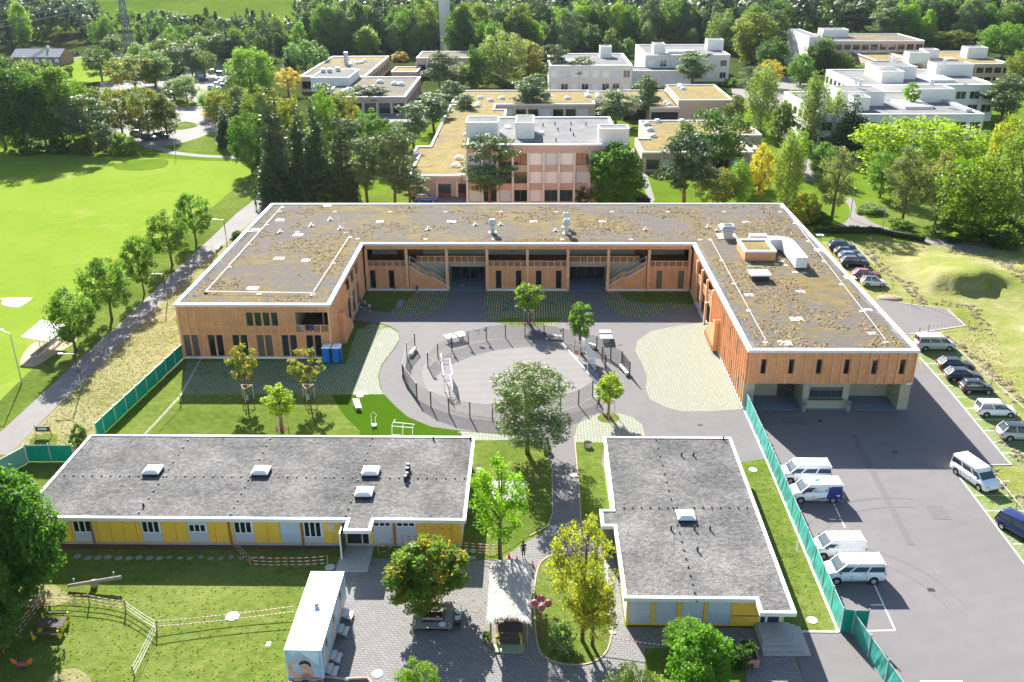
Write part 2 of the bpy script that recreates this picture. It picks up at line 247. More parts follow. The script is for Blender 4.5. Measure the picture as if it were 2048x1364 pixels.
# ---------------------------------------------------------------- mesh building
class MB:
    def __init__(s): s.v = []; s.f = []; s.mi = []; s.uv = {}
    def add(s, vs, fs, m=0):
        o = len(s.v); s.v += [tuple(q) for q in vs]; s.f += [tuple(i + o for i in f) for f in fs]; s.mi += [m] * len(fs); return s
    def box(s, x0, x1, y0, y1, z0, z1, m=0):
        return s.add([(x0, y0, z0), (x1, y0, z0), (x1, y1, z0), (x0, y1, z0), (x0, y0, z1), (x1, y0, z1), (x1, y1, z1), (x0, y1, z1)],
                     [(0, 3, 2, 1), (4, 5, 6, 7), (0, 1, 5, 4), (1, 2, 6, 5), (2, 3, 7, 6), (3, 0, 4, 7)], m)
    def beam(s, a, b, w=0.1, h=None, m=0, up=(0, 0, 1)):
        a = Vector(a); b = Vector(b); h = h or w; d = (b - a).normalized(); u = Vector(up)
        if abs(d.dot(u)) > 0.98: u = Vector((0, 1, 0))
        x = d.cross(u).normalized() * (w / 2); y = x.cross(d).normalized() * (h / 2)
        vs = [a - x - y, a + x - y, a + x + y, a - x + y, b - x - y, b + x - y, b + x + y, b - x + y]
        return s.add(vs, [(0, 1, 2, 3), (7, 6, 5, 4), (0, 4, 5, 1), (1, 5, 6, 2), (2, 6, 7, 3), (3, 7, 4, 0)], m)
    def tube(s, pts, r, seg=8, m=0, cap=True):
        pts = [Vector(p) for p in pts]; n = len(pts); rs = r if isinstance(r, (list, tuple)) else [r] * n; rings = []
        o = len(s.v)
        for i, p in enumerate(pts):
            d = (pts[min(i + 1, n - 1)] - pts[max(i - 1, 0)]).normalized(); u = Vector((0, 0, 1)) if abs(d.z) < 0.95 else Vector((1, 0, 0))
            x = d.cross(u).normalized(); y = x.cross(d)
            for k in range(seg):
                a = 2 * PI * k / seg; s.v.append(tuple(p + (x * math.cos(a) + y * math.sin(a)) * rs[i]))
        for i in range(n - 1):
            for k in range(seg):
                s.f.append((o + i * seg + k, o + i * seg + (k + 1) % seg, o + (i + 1) * seg + (k + 1) % seg, o + (i + 1) * seg + k)); s.mi.append(m)
        if cap:
            s.f.append(tuple(o + k for k in reversed(range(seg)))); s.f.append(tuple(o + (n - 1) * seg + k for k in range(seg))); s.mi += [m, m]
        return s
    def cyl(s, c, r, z0, z1, seg=16, m=0, r2=None):
        r2 = r if r2 is None else r2; vs = []
        for z, q in ((z0, r), (z1, r2)):
            vs += [(c[0] + q * math.cos(2 * PI * k / seg), c[1] + q * math.sin(2 * PI * k / seg), z) for k in range(seg)]
        fs = [(k, (k + 1) % seg, seg + (k + 1) % seg, seg + k) for k in range(seg)] + [tuple(reversed(range(seg))), tuple(range(seg, 2 * seg))]
        return s.add(vs, fs, m)
    def sphere(s, c, r, seg=12, rings=8, m=0, sc3=(1, 1, 1)):
        vs = [(c[0], c[1], c[2] - r * sc3[2])]
        for i in range(1, rings):
            a = -PI / 2 + PI * i / rings
            vs += [(c[0] + r * sc3[0] * math.cos(a) * math.cos(2 * PI * k / seg), c[1] + r * sc3[1] * math.cos(a) * math.sin(2 * PI * k / seg), c[2] + r * sc3[2] * math.sin(a)) for k in range(seg)]
        vs.append((c[0], c[1], c[2] + r * sc3[2])); L = len(vs) - 1
        fs = [(0, 1 + (k + 1) % seg, 1 + k) for k in range(seg)]
        for i in range(rings - 2):
            fs += [(1 + i * seg + k, 1 + i * seg + (k + 1) % seg, 1 + (i + 1) * seg + (k + 1) % seg, 1 + (i + 1) * seg + k) for k in range(seg)]
        fs += [(L, 1 + (rings - 2) * seg + k, 1 + (rings - 2) * seg + (k + 1) % seg) for k in range(seg)]
        return s.add(vs, fs, m)
    def prism(s, poly, z0, z1, m=0, top=True, bottom=True):
        n = len(poly); a = sum(poly[i][0] * poly[(i + 1) % n][1] - poly[(i + 1) % n][0] * poly[i][1] for i in range(n))
        if a < 0: poly = poly[::-1]
        vs = [(p[0], p[1], z0) for p in poly] + [(p[0], p[1], z1) for p in poly]
        fs = [(i, (i + 1) % n, n + (i + 1) % n, n + i) for i in range(n)]
        if top: fs.append(tuple(range(n, 2 * n)))
        if bottom: fs.append(tuple(reversed(range(n))))
        return s.add(vs, fs, m)
    def sheet(s, poly, z, m=0):
        n = len(poly); a = sum(poly[i][0] * poly[(i + 1) % n][1] - poly[(i + 1) % n][0] * poly[i][1] for i in range(n))
        if a < 0: poly = poly[::-1]
        return s.add([(p[0], p[1], z) for p in poly], [tuple(range(n))], m)
    def loft(s, secs, m=0, caps=True, closed=True):
        k = len(secs[0]); o = len(s.v)
        for sec in secs: s.v += [tuple(p) for p in sec]
        for i in range(len(secs) - 1):
            for j in range(k if closed else k - 1):
                s.f.append((o + i * k + j, o + i * k + (j + 1) % k, o + (i + 1) * k + (j + 1) % k, o + (i + 1) * k + j)); s.mi.append(m)
        if caps: s.f.append(tuple(o + j for j in reversed(range(k)))); s.f.append(tuple(o + (len(secs) - 1) * k + j for j in range(k))); s.mi += [m, m]
        return s
    def mesh(s, name, mats, smooth=False, shift=None):
        me = bpy.data.meshes.new(name)
        vs = s.v if shift is None else [(a - shift[0], b - shift[1], c - shift[2]) for a, b, c in s.v]
        me.from_pydata(vs, [], s.f)
        for k in (mats if isinstance(mats, (list, tuple)) else [mats]): me.materials.append(M[k])
        if any(s.mi): me.polygons.foreach_set('material_index', s.mi)
        if smooth: me.polygons.foreach_set('use_smooth', [True] * len(me.polygons))
        me.validate(); me.update(); return me
def link(name, me, parent=None, loc=None):
    o = bpy.data.objects.new(name, me); col.objects.link(o)
    if parent is not None: o.parent = parent
    if loc is not None: o.location = loc
    return o
def origin_of(parent):
    v = Vector((0, 0, 0))
    while parent is not None: v += parent.location; parent = parent.parent
    return v
def part(name, mb, mats, parent, smooth=False, local=False, label=None, stuff=False):
    """a mesh part; its geometry is given in world coordinates unless local"""
    o = link(name, mb.mesh(name, mats, smooth, None if local else origin_of(parent)), parent)
    if label: o['label'] = label
    if stuff: o['kind'] = 'stuff'
    return o
def tag(o, label, cat, group=None):
    o['label'] = label; o['category'] = cat
    if group: o['group'] = group
    return o
def thing(name, label, cat, loc=(0, 0, 0), rz=0.0, group=None):
    o = bpy.data.objects.new(name, None); col.objects.link(o); o.empty_display_size = 0.3
    o.location = loc; o.rotation_euler = (0, 0, rz); return tag(o, label, cat, group)
def single(name, mb, mats, label, cat, loc=None, group=None, smooth=False):
    """a thing that is one mesh, given in world coordinates; its origin is put at loc"""
    loc = Vector(loc) if loc is not None else Vector(mb.v[0])
    o = link(name, mb.mesh(name, mats, smooth, loc), None, loc); return tag(o, label, cat, group)
def struct(name, mb, mats, smooth=False):
    o = link(name, mb.mesh(name, mats, smooth)); o['kind'] = 'structure'; return o
def copy_tree(o, loc=None, rz=None, label=None, parent=None, color=None):
    c = o.copy(); col.objects.link(c); c.parent = parent
    if loc is not None: c.location = loc
    if rz is not None: c.rotation_euler = (0, 0, rz)
    if label: c['label'] = label
    for ch in [q for q in KIDS.get(o.name, [])]: copy_tree(ch, parent=c)
    return c
KIDS = {}
def index_kids():
    KIDS.clear()
    for o in sc.objects:
        if o.parent: KIDS.setdefault(o.parent.name, []).append(o)
class Face:
    """maps (u along the wall, v up, d outwards) to the world for an axis-aligned facade"""
    def __init__(s, o, ux, n): s.o = Vector(o); s.u = Vector(ux); s.n = Vector(n)
    def p(s, u, v, d=0): return s.o + s.u * u + Vector((0, 0, v)) + s.n * d
    def box(s, mb, u0, u1, v0, v1, d0, d1, m=0):
        ps = [s.p(u, v, d) for v in (v0, v1) for d in (d0, d1) for u in (u0, u1)]
        return mb.add(ps, [(0, 1, 3, 2), (4, 6, 7, 5), (0, 4, 5, 1), (2, 3, 7, 6), (0, 2, 6, 4), (1, 5, 7, 3)], m)
    def wall(s, mb, U, V, holes, depth=0.25, m=0, mr=0):
        """a wall skin with real openings and reveals"""
        us = sorted(set([U[0], U[1]] + [h for q in holes for h in q[:2]])); vs = sorted(set([V[0], V[1]] + [h for q in holes for h in q[2:4]]))
        for i in range(len(us) - 1):
            for j in range(len(vs) - 1):
                cu = (us[i] + us[i + 1]) / 2; cv = (vs[j] + vs[j + 1]) / 2
                if any(q[0] < cu < q[1] and q[2] < cv < q[3] for q in holes): continue
                mb.add([s.p(us[i], vs[j]), s.p(us[i + 1], vs[j]), s.p(us[i + 1], vs[j + 1]), s.p(us[i], vs[j + 1])], [(0, 1, 2, 3)], m)
        for q in holes:
            a, b, c, d = q[:4]
            P4 = [(a, c), (b, c), (b, d), (a, d)]
            for k in range(4):
                (u0, v0), (u1, v1) = P4[k], P4[(k + 1) % 4]
                mb.add([s.p(u0, v0), s.p(u0, v0, -depth), s.p(u1, v1, -depth), s.p(u1, v1)], [(0, 1, 2, 3)], mr)
        return mb
def fix_normals(me):
    import bmesh
    bm = bmesh.new(); bm.from_mesh(me); bmesh.ops.recalc_face_normals(bm, faces=bm.faces); bm.to_mesh(me); bm.free()
# ================================================================ THE GROUND
def ridge(x, y):
    h = max(0.0, y - 560) * 0.20 if y < 1500 else 188
    return h + (0 if y < 560 else 6 * math.sin(x * 0.01) * min(1, (y - 560) / 200))
ys = [-80, 0, 40, 80, 120, 160, 200, 260, 330, 400, 450, 500, 560, 600, 650, 700, 760]
xs = [-700, -500, -350, -220, -140, -80, -40, 0, 40, 80, 140, 220, 350, 500, 700]
mb = MB(); mb.add([(x, y, ridge(x, y)) for y in ys for x in xs], [(j * len(xs) + i, j * len(xs) + i + 1, (j + 1) * len(xs) + i + 1, (j + 1) * len(xs) + i) for j in range(len(ys) - 1) for i in range(len(xs) - 1)])
struct('ground', mb, 'grass_meadow', True)
ZL = [0.0]
def area(name, mat, px, z, smooth=0, world=False, closed=True):
    pts = [tuple(p)[:2] for p in (px if world else GP(px))]; ZL[0] += 0.00012; z += ZL[0]
    if smooth: pts = spline(pts, smooth)
    return struct(name, MB().sheet(pts, z), mat)
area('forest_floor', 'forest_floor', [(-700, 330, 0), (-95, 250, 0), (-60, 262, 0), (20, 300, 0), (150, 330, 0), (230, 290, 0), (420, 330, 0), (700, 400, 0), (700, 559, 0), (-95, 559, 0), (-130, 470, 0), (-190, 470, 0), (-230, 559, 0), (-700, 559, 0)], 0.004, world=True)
area('sports_field', 'grass_field', [(-420, 300), (0, 300), (90, 307), (200, 312), (345, 318), (420, 322), (478, 322), (500, 338), (512, 400), (427, 471), (395, 500), (335, 510), (285, 545), (240, 590), (205, 660), (150, 700), (110, 760), (20, 850), (-60, 940), (-600, 940)], 0.008)
area('lawn_strip', 'grass_lawn', [(512, 395), (427, 471), (240, 647), (159, 720), (85, 787), (0, 865), (-90, 960), (-200, 960), (-60, 860), (60, 742), (150, 640), (235, 560), (300, 500), (395, 440), (500, 350)], 0.012)
area('dry_grass', 'grass_dry', [(431, 480), (204, 727), (27, 900), (-40, 960), (80, 960), (150, 900), (368, 722), (368, 690), (350, 640), (548, 420), (530, 405)], 0.012)
area('path', 'asphalt_path', [(514, 396), (475, 425), (427, 471), (330, 560), (240, 647), (159, 719), (85, 787), (0, 865), (-100, 965), (-60, 985), (27, 900), (122, 805), (204, 727), (300, 630), (380, 555), (431, 502), (490, 455), (530, 418), (545, 395)], 0.016)
area('path', 'asphalt_path', [(262, 286), (300, 296), (345, 309), (400, 314), (480, 318), (480, 313), (400, 309), (350, 303), (310, 289), (275, 282)], 0.02)
area('path', 'asphalt_path', [(310, 289), (370, 290), (420, 272), (415, 268), (360, 285), (305, 284)], 0.024)
area('bright_lawn', 'grass_lawn', [(350, 300), (480, 311), (478, 290), (430, 262), (400, 275), (350, 290)], 0.028)
area('rough_patch', 'grass_meadow', [(228, 332), (260, 322), (320, 318), (336, 322), (330, 334), (290, 341), (240, 340)], 0.014, 4)
# far car park and road on the left
area('car_park', 'asphalt_path', [(200, 165), (360, 150), (385, 128), (480, 118), (490, 135), (455, 160), (430, 190), (405, 215), (440, 250), (425, 272), (330, 292), (240, 285), (190, 240)], 0.02)
area('verge', 'grass_lawn', [(345, 205), (355, 196), (385, 200), (392, 210), (370, 216)], 0.026, 3)
area('verge', 'grass_lawn', [(350, 250), (370, 243), (395, 249), (385, 256), (352, 260)], 0.026, 3)
area('meadow', 'grass_field', [(85, 118), (185, 118), (250, 112), (240, 160), (180, 165), (105, 158)], 0.03)
area('road', 'asphalt_path', [(60, 117), (250, 108), (420, 100), (420, 103), (250, 113), (60, 121)], 0.034)
# hillside meadows above the wood (on the slope)
def hill_patch(pts, lift):
    vs = []
    for x, y in pts: vs.append((x, y, ridge(x, y) + lift))
    mb = MB(); mb.add(vs, [tuple(range(len(vs)))]); struct('hill_meadow', mb, 'grass_field')
# yard, islands of paving, court
area('courtyard', 'asphalt', [(-24.5, 108, 0), (-24.5, 131, 0), (24.2, 131, 0), (24.2, 93, 0), (23.9, 90.5, 0), (25.0, 82.2, 0), (18, 80.2, 0), (7, 80.2, 0), (7, 84, 0)] + GP([(1149, 874), (1150, 885), (1151, 897), (1157, 963), (1162, 1037), (1180, 1070), (1170, 1090), (1060, 1090), (1085, 1068), (1097, 1052), (1105, 1026), (1104, 938), (1092, 904), (1080, 888), (1060, 872), (925, 862), (863, 854), (816, 834), (773, 799), (762, 776), (758, 752), (765, 729), (789, 698), (801, 678), (797, 663), (780, 652), (761, 647), (705, 646)]), 0.012, world=True)
area('paving', 'cobbles', GP([(693, 1097), (742, 1097), (742, 1118), (1000, 1120), (1050, 1085), (1085, 1066), (1100, 1052), (1162, 1035), (1190, 1065), (1225, 1075), (1235, 1150), (1250, 1254)]) + [(7.4, 56.7, 0), (19.5, 56.7, 0), (19.7, 50, 0), (19.7, 30, 0), (-18, 30, 0), (-17.5, 48.5, 0)] + GP([(640, 1210), (660, 1165), (672, 1130)]), 0.016, world=True)
area('lawn', 'grass_lawn', GP([(370, 716), (690, 716), (700, 646), (705, 640), (761, 647), (797, 663), (801, 678), (789, 698), (765, 729), (758, 752), (762, 776), (773, 799), (816, 834), (863, 854), (925, 862), (1000, 868)]) + [(-5, 80.5, 0), (-44, 80.5, 0)], 0.02, world=True)
area('grass_paving', 'grass_pavers_dense', GP([(372, 724), (560, 722), (640, 722), (690, 730), (715, 660), (745, 648), (768, 651), (795, 664), (799, 678), (787, 698), (763, 729), (756, 752), (760, 776), (768, 789), (640, 790), (363, 789)]), 0.024, world=True)
area('grass_paving', 'grass_pavers', GP([(731, 716), (745, 690), (762, 660), (780, 655), (797, 666), (799, 678), (787, 698), (763, 729), (756, 752), (760, 776), (768, 789), (704, 788)]), 0.028, world=True)
area('synthetic_turf', 'synthetic_turf', GP([(664, 790), (769, 789.5), (790, 812), (816, 834.5), (863, 854), (925, 862.5), (920, 870)]) + [(-6, 80.6, 0), (-18, 80.6, 0)] + GP([(720, 862), (692, 835), (675, 812)]), 0.028, world=True)
area('concrete_slab', 'kerb', GP([(706, 789), (714, 785), (728, 783), (736, 789)]), 0.034, world=True)
isl = {'a': [(734, 583), (898, 582), (896, 596), (883, 616), (855, 627), (816, 632), (777, 627), (745, 620), (719, 612)],
       'b': [(969, 583), (966, 604), (969, 627), (988, 643), (1019, 651), (1054, 654), (1090, 653), (1121, 645), (1142, 629), (1148, 608), (1146, 583)],
       'c': [(1217, 583), (1210, 600), (1215, 616), (1238, 629), (1269, 634), (1304, 631), (1336, 622), (1363, 616), (1392, 614), (1380, 583)]}
for k in 'abc': area('grass_paving', 'colour_pavers', isl[k], 0.02)
area('lawn', 'grass_lawn', [(734, 583), (835, 583), (815, 600), (790, 616), (772, 626), (745, 620), (719, 612)], 0.026)
area('lawn', 'grass_lawn', [(1235, 583), (1380, 583), (1390, 610), (1340, 606), (1290, 608), (1255, 600)], 0.026)
area('lawn', 'grass_lawn', [(985, 642), (1019, 636), (1060, 638), (1100, 634), (1125, 639), (1090, 648), (1054, 651), (1015, 648)], 0.026, 3)
area('grass_paving', 'grass_pavers', GP([(1406, 645), (1347, 653), (1300, 663), (1275, 682), (1270, 702), (1285, 729), (1294, 752), (1291, 776), (1300, 799), (1332, 815), (1363, 823), (1420, 823), (1482, 819)]), 0.02, world=True)
area('grass_paving', 'grass_pavers', GP([(1149, 885), (1150, 873), (1153, 854), (1168, 834), (1199, 827), (1238, 827), (1265, 834), (1285, 850), (1291, 872), (1289, 886)]), 0.02, world=True)
area('lawn', 'grass_lawn', GP([(1150, 885), (1210, 885)]) + [(7.2, 81, 0), (7.2, 66, 0)] + GP([(1215, 1072), (1190, 1062), (1163, 1034), (1157, 963)]), 0.024, world=True)
area('grass_ring', 'grass_lawn', [(1217 + 22 * math.cos(a), 836 + 10 * math.sin(a)) for a in np.linspace(0, 2 * PI, 24, endpoint=False)], 0.028)
area('mulch', 'mulch', [(1217 + 11 * math.cos(a), 835 + 5 * math.sin(a)) for a in np.linspace(0, 2 * PI, 16, endpoint=False)], 0.034)
area('lawn', 'grass_lawn', [(930, 882), (1070, 882), (1092, 904), (1104, 938), (1105, 1026), (1097, 1052), (1060, 1072), (1010, 1105), (960, 1122), (900, 1122), (900, 1000)], 0.024)
area('grass_paving', 'grass_pavers', [(920, 863), (990, 868), (1060, 872), (1078, 886), (1070, 881), (930, 881)], 0.028)
area('sports_court', 'court_surface', spline([(v[0], v[1]) for v in GP([(845, 750), (855, 720), (888, 698), (938, 684), (1000, 677), (1060, 679), (1110, 684), (1150, 705), (1190, 745), (1207, 775), (1195, 806), (1150, 825), (1060, 836), (960, 833), (900, 817), (862, 790)])], 5), 0.02, world=True)
area('mulch', 'mulch', [(1160 + 13 * math.cos(a), 706 + 5 * math.sin(a)) for a in np.linspace(0, 2 * PI, 16, endpoint=False)], 0.03)
for cx, cy in ((495, 800), (617, 799), (563, 858), (1057, 646)):
    area('mulch', 'mulch', [(cx + 13 * math.cos(a), cy + 5.5 * math.sin(a)) for a in np.linspace(0, 2 * PI, 16, endpoint=False)], 0.036)
# lawn in front of and behind the yellow pavilions
area('lawn', 'grass_lawn', [(-60, 82, 0), (-45, 82, 0), (-44, 66.9, 0), (-16, 66.9, 0), (-16, 64.6, 0)] + GP([(693, 1120), (672, 1130), (660, 1165), (640, 1210)]) + [(-17.6, 48.5, 0), (-17.9, 30, 0), (-60, 30, 0)], 0.012, world=True)
area('lawn', 'grass_lawn', GP([(742, 1118), (745, 1096), (960, 1092), (1000, 1108), (955, 1121)]), 0.024, world=True)
area('lawn', 'grass_lawn', GP([(1492, 930), (1530, 930)]) + [(24.0, 80, 0), (23.6, 56.4, 0), (19.3, 56.4, 0), (19.6, 81, 0)], 0.018, world=True)
area('bare_soil', 'mulch', [(-44, 67.0, 0), (-16.2, 67.0, 0), (-16.2, 66.3, 0), (-30, 66.1, 0), (-44, 66.0, 0)], 0.016, world=True)
area('worn_earth', 'grass_dry', [(10, 1175), (60, 1160), (110, 1170), (140, 1200), (90, 1215), (30, 1210)], 0.016, 4)
area('worn_earth', 'grass_dry', [(95, 1364), (130, 1338), (170, 1345), (180, 1380), (120, 1400)], 0.016, 4)
# island of lawn beside the thatched shelter
area('lawn', 'grass_lawn', GP([(1068, 1195), (1075, 1140), (1090, 1118), (1120, 1110), (1205, 1115), (1216, 1200), (1225, 1250), (1215, 1300), (1185, 1325), (1140, 1330), (1095, 1318), (1075, 1290)]), 0.022, world=True)
area('lawn', 'grass_lawn', GP([(1290, 1298), (1480, 1290), (1490, 1330), (1500, 1420), (1290, 1420)]), 0.022, world=True)
area('lane', 'asphalt_lot', [(19.7, 56.4, 0), (23.9, 56.4, 0), (24.4, 50, 0), (27.5, 40, 0), (29, 30, 0), (19.7, 30, 0)], 0.02, world=True)
# the parking lot on the right and its bays
area('parking_lot', 'asphalt_lot', GP([(1486, 820), (1822, 820), (1845, 740), (1840, 716), (1908, 792), (2013, 920), (2023, 930), (1901, 930), (2048, 1127), (2250, 1400)]) + [(40, 30, 0), (27, 30, 0), (27.5, 40, 0), (24.4, 50, 0), (23.9, 57, 0)], 0.008, world=True)
area('parking_lot', 'asphalt_lot', GP([(1752, 600), (1895, 619), (1931, 652), (1818, 669), (1845, 745), (1790, 745)]), 0.012, world=True)
area('lot_strip', 'asphalt_lot', [(42.1, 92, 0), (47.5, 92, 0), (47.5, 100, 0), (46, 128, 0), (42.1, 128, 0)], 0.006, world=True)
area('parking_bays', 'parking_pavers', GP([(1832, 690), (1890, 688), (1930, 712), (2000, 795), (2100, 900), (2120, 935), (2023, 931), (2013, 920), (1908, 792), (1840, 716)]), 0.016, world=True)
area('parking_bays', 'parking_pavers', GP([(1901, 932), (1975, 934), (2048, 1010), (2160, 1130), (2260, 1300), (2180, 1290), (2048, 1127)]), 0.016, world=True)
# raised bank of mown grass with ridges of cut hay
def bank_h(x, y):
    def g(cx, cy, rx, ry, h): return h * math.exp(-((x - cx) / rx) ** 2 - ((y - cy) / ry) ** 2)
    h = g(80, 134, 10, 9, 2.0) + g(66, 144, 10, 7, .8) + g(84, 108, 12, 9, 2.2) + g(100, 128, 20, 14, 2.5) + g(72, 90, 9, 8, 1.3) + g(74, 112, 8, 6, 1.2)
    import math as _m
    yy = y + .9 * _m.sin(x * .7) + .5 * _m.sin(x * 1.9 + 1); st = 2.5 / (1 + _m.exp(-(yy - 130.0) / .5)) * (_m.exp(-((y - 130.0) / 9) ** 2) if y > 130 else 1) * _m.exp(-(abs(x - 65) / 5.5) ** 4); h += st
    x0 = 58 if y > 129 else (60.3 if y > 111 else 55.5 + max(0, y - 100) * .43)
    e = min(1, max(0, (x - x0) / 4)) * min(1, max(0, (150 - y) / 8)) * min(1, max(0, (y - 66) / 8))
    return 0.006 + h * e * e * (3 - 2 * e)
mb = MB(); nx, ny = 90, 130
mb.add([(43 + 77 * i / nx, 60 + 95 * j / ny, bank_h(43 + 77 * i / nx, 60 + 95 * j / ny)) for j in range(ny + 1) for i in range(nx + 1)], [(j * (nx + 1) + i, j * (nx + 1) + i + 1, (j + 1) * (nx + 1) + i + 1, (j + 1) * (nx + 1) + i) for j in range(ny) for i in range(nx)])
struct('grass_bank', mb, 'grass_bank', True)
# paths beyond the building on the right
area('path', 'asphalt_path', [(1545, 262), (1600, 300), (1598, 330), (1602, 360), (1630, 360), (1622, 330), (1612, 300), (1560, 258)], 0.02, 3)
area('path', 'asphalt_path', [(1690, 398), (1700, 420), (1690, 445), (1640, 462), (1650, 470), (1720, 458), (1790, 470), (1870, 490), (1960, 508), (2060, 527), (2060, 517), (1960, 498), (1880, 480), (1800, 462), (1750, 447), (1718, 425), (1706, 398)], 0.02, 3)
area('bright_lawn', 'grass_lawn', [(1745, 410), (1860, 410), (1900, 440), (1890, 462), (1800, 452), (1760, 438)], 0.012, 3)
area('bright_lawn', 'grass_lawn', [(1545, 160), (1680, 165), (1690, 185), (1600, 190), (1540, 180)], 0.012, 3)
area('bright_lawn', 'grass_lawn', [(1570, 340), (1680, 300), (1700, 330), (1640, 345), (1600, 350)], 0.012, 3)
area('bright_lawn', 'grass_lawn', [(1240, 150), (1460, 158), (1470, 168), (1250, 165)], 0.012)
area('plaza', 'asphalt_path', [(640, 225), (850, 225), (862, 245), (640, 255)], 0.012)
area('plaza', 'asphalt_path', [(1460, 165), (1590, 150), (1640, 190), (1560, 215), (1470, 215)], 0.014)
area('bright_lawn', 'grass_lawn', [(700, 400), (860, 370), (860, 392), (740, 410), (690, 410)], 0.012)
area('yard', 'asphalt', [(858, 390), (960, 390), (960, 420), (850, 420)], 0.014)
area('path', 'asphalt_path', [(1262, 300), (1275, 290), (1310, 400), (1300, 410)], 0.014)
# kerbs: thin white edging
def edging(px, mat='kerb', w=0.12, z0=0.0, z1=0.07, world=False, closed=False):
    pts = [tuple(p)[:2] for p in (px if world else GP(px))]; mb = MB()
    for a, b in zip(pts, pts[1:] + ([pts[0]] if closed else [])): mb.beam((*a, (z0 + z1) / 2), (*b, (z0 + z1) / 2), w, z1 - z0)
    return struct('kerb', mb, mat)
edging([(1840, 716), (1908, 792), (2013, 920), (2023, 930), (1901, 931), (2048, 1127), (2200, 1330)])
edging([(1752, 600), (1895, 619), (1931, 652), (1818, 669)])
edging([(24.0, 93, 0), (24.0, 82, 0), (23.62, 56.35, 0), (19.6, 56.35, 0)], w=0.2, world=True)
edging([(1149, 872), (1150, 885), (1151, 897), (1157, 963), (1162, 1037)], 'kerb_tan', 0.1)
edging([(1070, 882), (1092, 904), (1104, 938), (1105, 1026), (1097, 1052), (1060, 1072)], 'kerb_tan', 0.1)
edging([tuple(p) for p in spline([(1068, 1195), (1075, 1140), (1090, 1118), (1120, 1110), (1205, 1115), (1216, 1200), (1225, 1250), (1215, 1300), (1185, 1325), (1140, 1330), (1095, 1318), (1075, 1290)], 3)], 'kerb_tan', 0.12, closed=True)
edging([(1125, 686), (1160, 727), (1198, 770)], 'galvanised', 0.2, 0.0, 0.04)
# painted bay lines
mb = MB()
def line(a, b, w=0.12, z=0.024): 
    a = G(*a); b = G(*b); d = (b - a).normalized(); q = Vector((-d.y, d.x, 0)) * w / 2
    mb.add([(a.x - q.x, a.y - q.y, z), (b.x - q.x, b.y - q.y, z), (b.x + q.x, b.y + q.y, z), (a.x + q.x, a.y + q.y, z)], [(0, 1, 2, 3)])
line((1657, 990), (1667, 1004)); line((1664, 1000), (1690, 1056)); line((1741, 1153), (1790, 1260)); line((1729, 1262), (1790, 1261)); line((1642, 1003), (1664, 1003)); line((1659, 1039), (1683, 1039))
line((1719, 1161), (1743, 1161)); line((1741, 1210), (1766, 1210)); line((1840, 1363), (1925, 1363))
struct('bay_markings', mb, 'white_paint')
mb = MB()
for k in range(9):
    a = G(1848 + k * 19.6, 727 + k * 22.4); line_y = a.y
    mb.add([(a.x, a.y - .05, 0.024), (a.x + 4.6, a.y - .05, 0.024), (a.x + 4.6, a.y + .05, 0.024), (a.x, a.y + .05, 0.024)], [(0, 1, 2, 3)])
for k in range(8):
    a = G(1925, 962); x = a.x + k * 0.02; y = a.y - k * 2.55
    mb.add([(x, y - .05, 0.024), (x + 4.6, y - .05, 0.024), (x + 4.6, y + .05, 0.024), (x, y + .05, 0.024)], [(0, 1, 2, 3)])
struct('bay_edging', mb, 'kerb')
for q_ in ([(1560, 835), (1605, 835), (1618, 850), (1570, 851)], [(1850, 1010), (1885, 1012), (1905, 1040), (1866, 1038)], [(1700, 870), (1712, 870), (1830, 1090), (1815, 1090)], [(1330, 850), (1352, 850), (1360, 862), (1334, 862)]): area('asphalt_patch', 'tarmac_patch', q_, 0.02)
for q_ in ((1790, 905), (1640, 842), (1862, 1180), (1240, 690), (760, 690), (1400, 850)): c_ = G(*q_); struct('drain_cover', MB().box(c_.x - .28, c_.x + .28, c_.y - .2, c_.y + .2, .02, .034), 'dark_metal')
def marks(c0, r, a0, a1, w=.16):
    mb = MB(); V = []; n = 22
    for k in range(n + 1): t = a0 + (a1 - a0) * k / n; V += [(c0.x + (r - w / 2) * math.cos(t), c0.y + (r - w / 2) * math.sin(t), .0245), (c0.x + (r + w / 2) * math.cos(t), c0.y + (r + w / 2) * math.sin(t), .0245)]
    mb.add(V, [(2 * k, 2 * k + 1, 2 * k + 3, 2 * k + 2) for k in range(n)]); struct('tyre_mark', mb, 'tyre_trace')
for r_ in (6, 7.5): marks(G(1760, 960), r_, .2, 2.2); marks(G(1880, 1150), r_ + 4, 1.4, 2.9); marks(G(1700, 1230), r_ + 2, .1, 1.3)
# ================================================================ THE TIMBER SCHOOL (U-shaped, two storeys)
SX0, SX1, SX2, SX3 = -44.2, -24.7, 23.75, 42.35      # outer and inner x of the two wings (roof edge)
SYL, SYR, SYI, SYB = 105.7, 92.4, 130.4, 152.8       # roof edge: left front, right front, inner, back
HR = 7.45
school = thing('school_building', 'U-shaped two-storey timber school with planted flat roof around the courtyard', 'building', (0, 141, 0))
Uo = [(SX0, SYL), (SX1, SYL), (SX1, SYI), (SX2, SYI), (SX2, SYR), (SX3, SYR), (SX3, SYB), (SX0, SYB)]
def ccw(poly):
    n = len(poly); a = sum(poly[i][0] * poly[(i + 1) % n][1] - poly[(i + 1) % n][0] * poly[i][1] for i in range(n)); return list(poly) if a > 0 else list(poly)[::-1]
def inset(poly, d):
    poly = ccw(poly); out = []; n = len(poly)
    for i in range(n):
        p0, p1, p2 = Vector(poly[i - 1]), Vector(poly[i]), Vector(poly[(i + 1) % n])
        a = (p1 - p0).normalized(); b = (p2 - p1).normalized(); na = Vector((-a.y, a.x)); nb = Vector((-b.y, b.x))
        k = 1 + na.dot(nb); out.append(tuple(p1 + (na + nb) * (d / max(k, .2))))
    return out
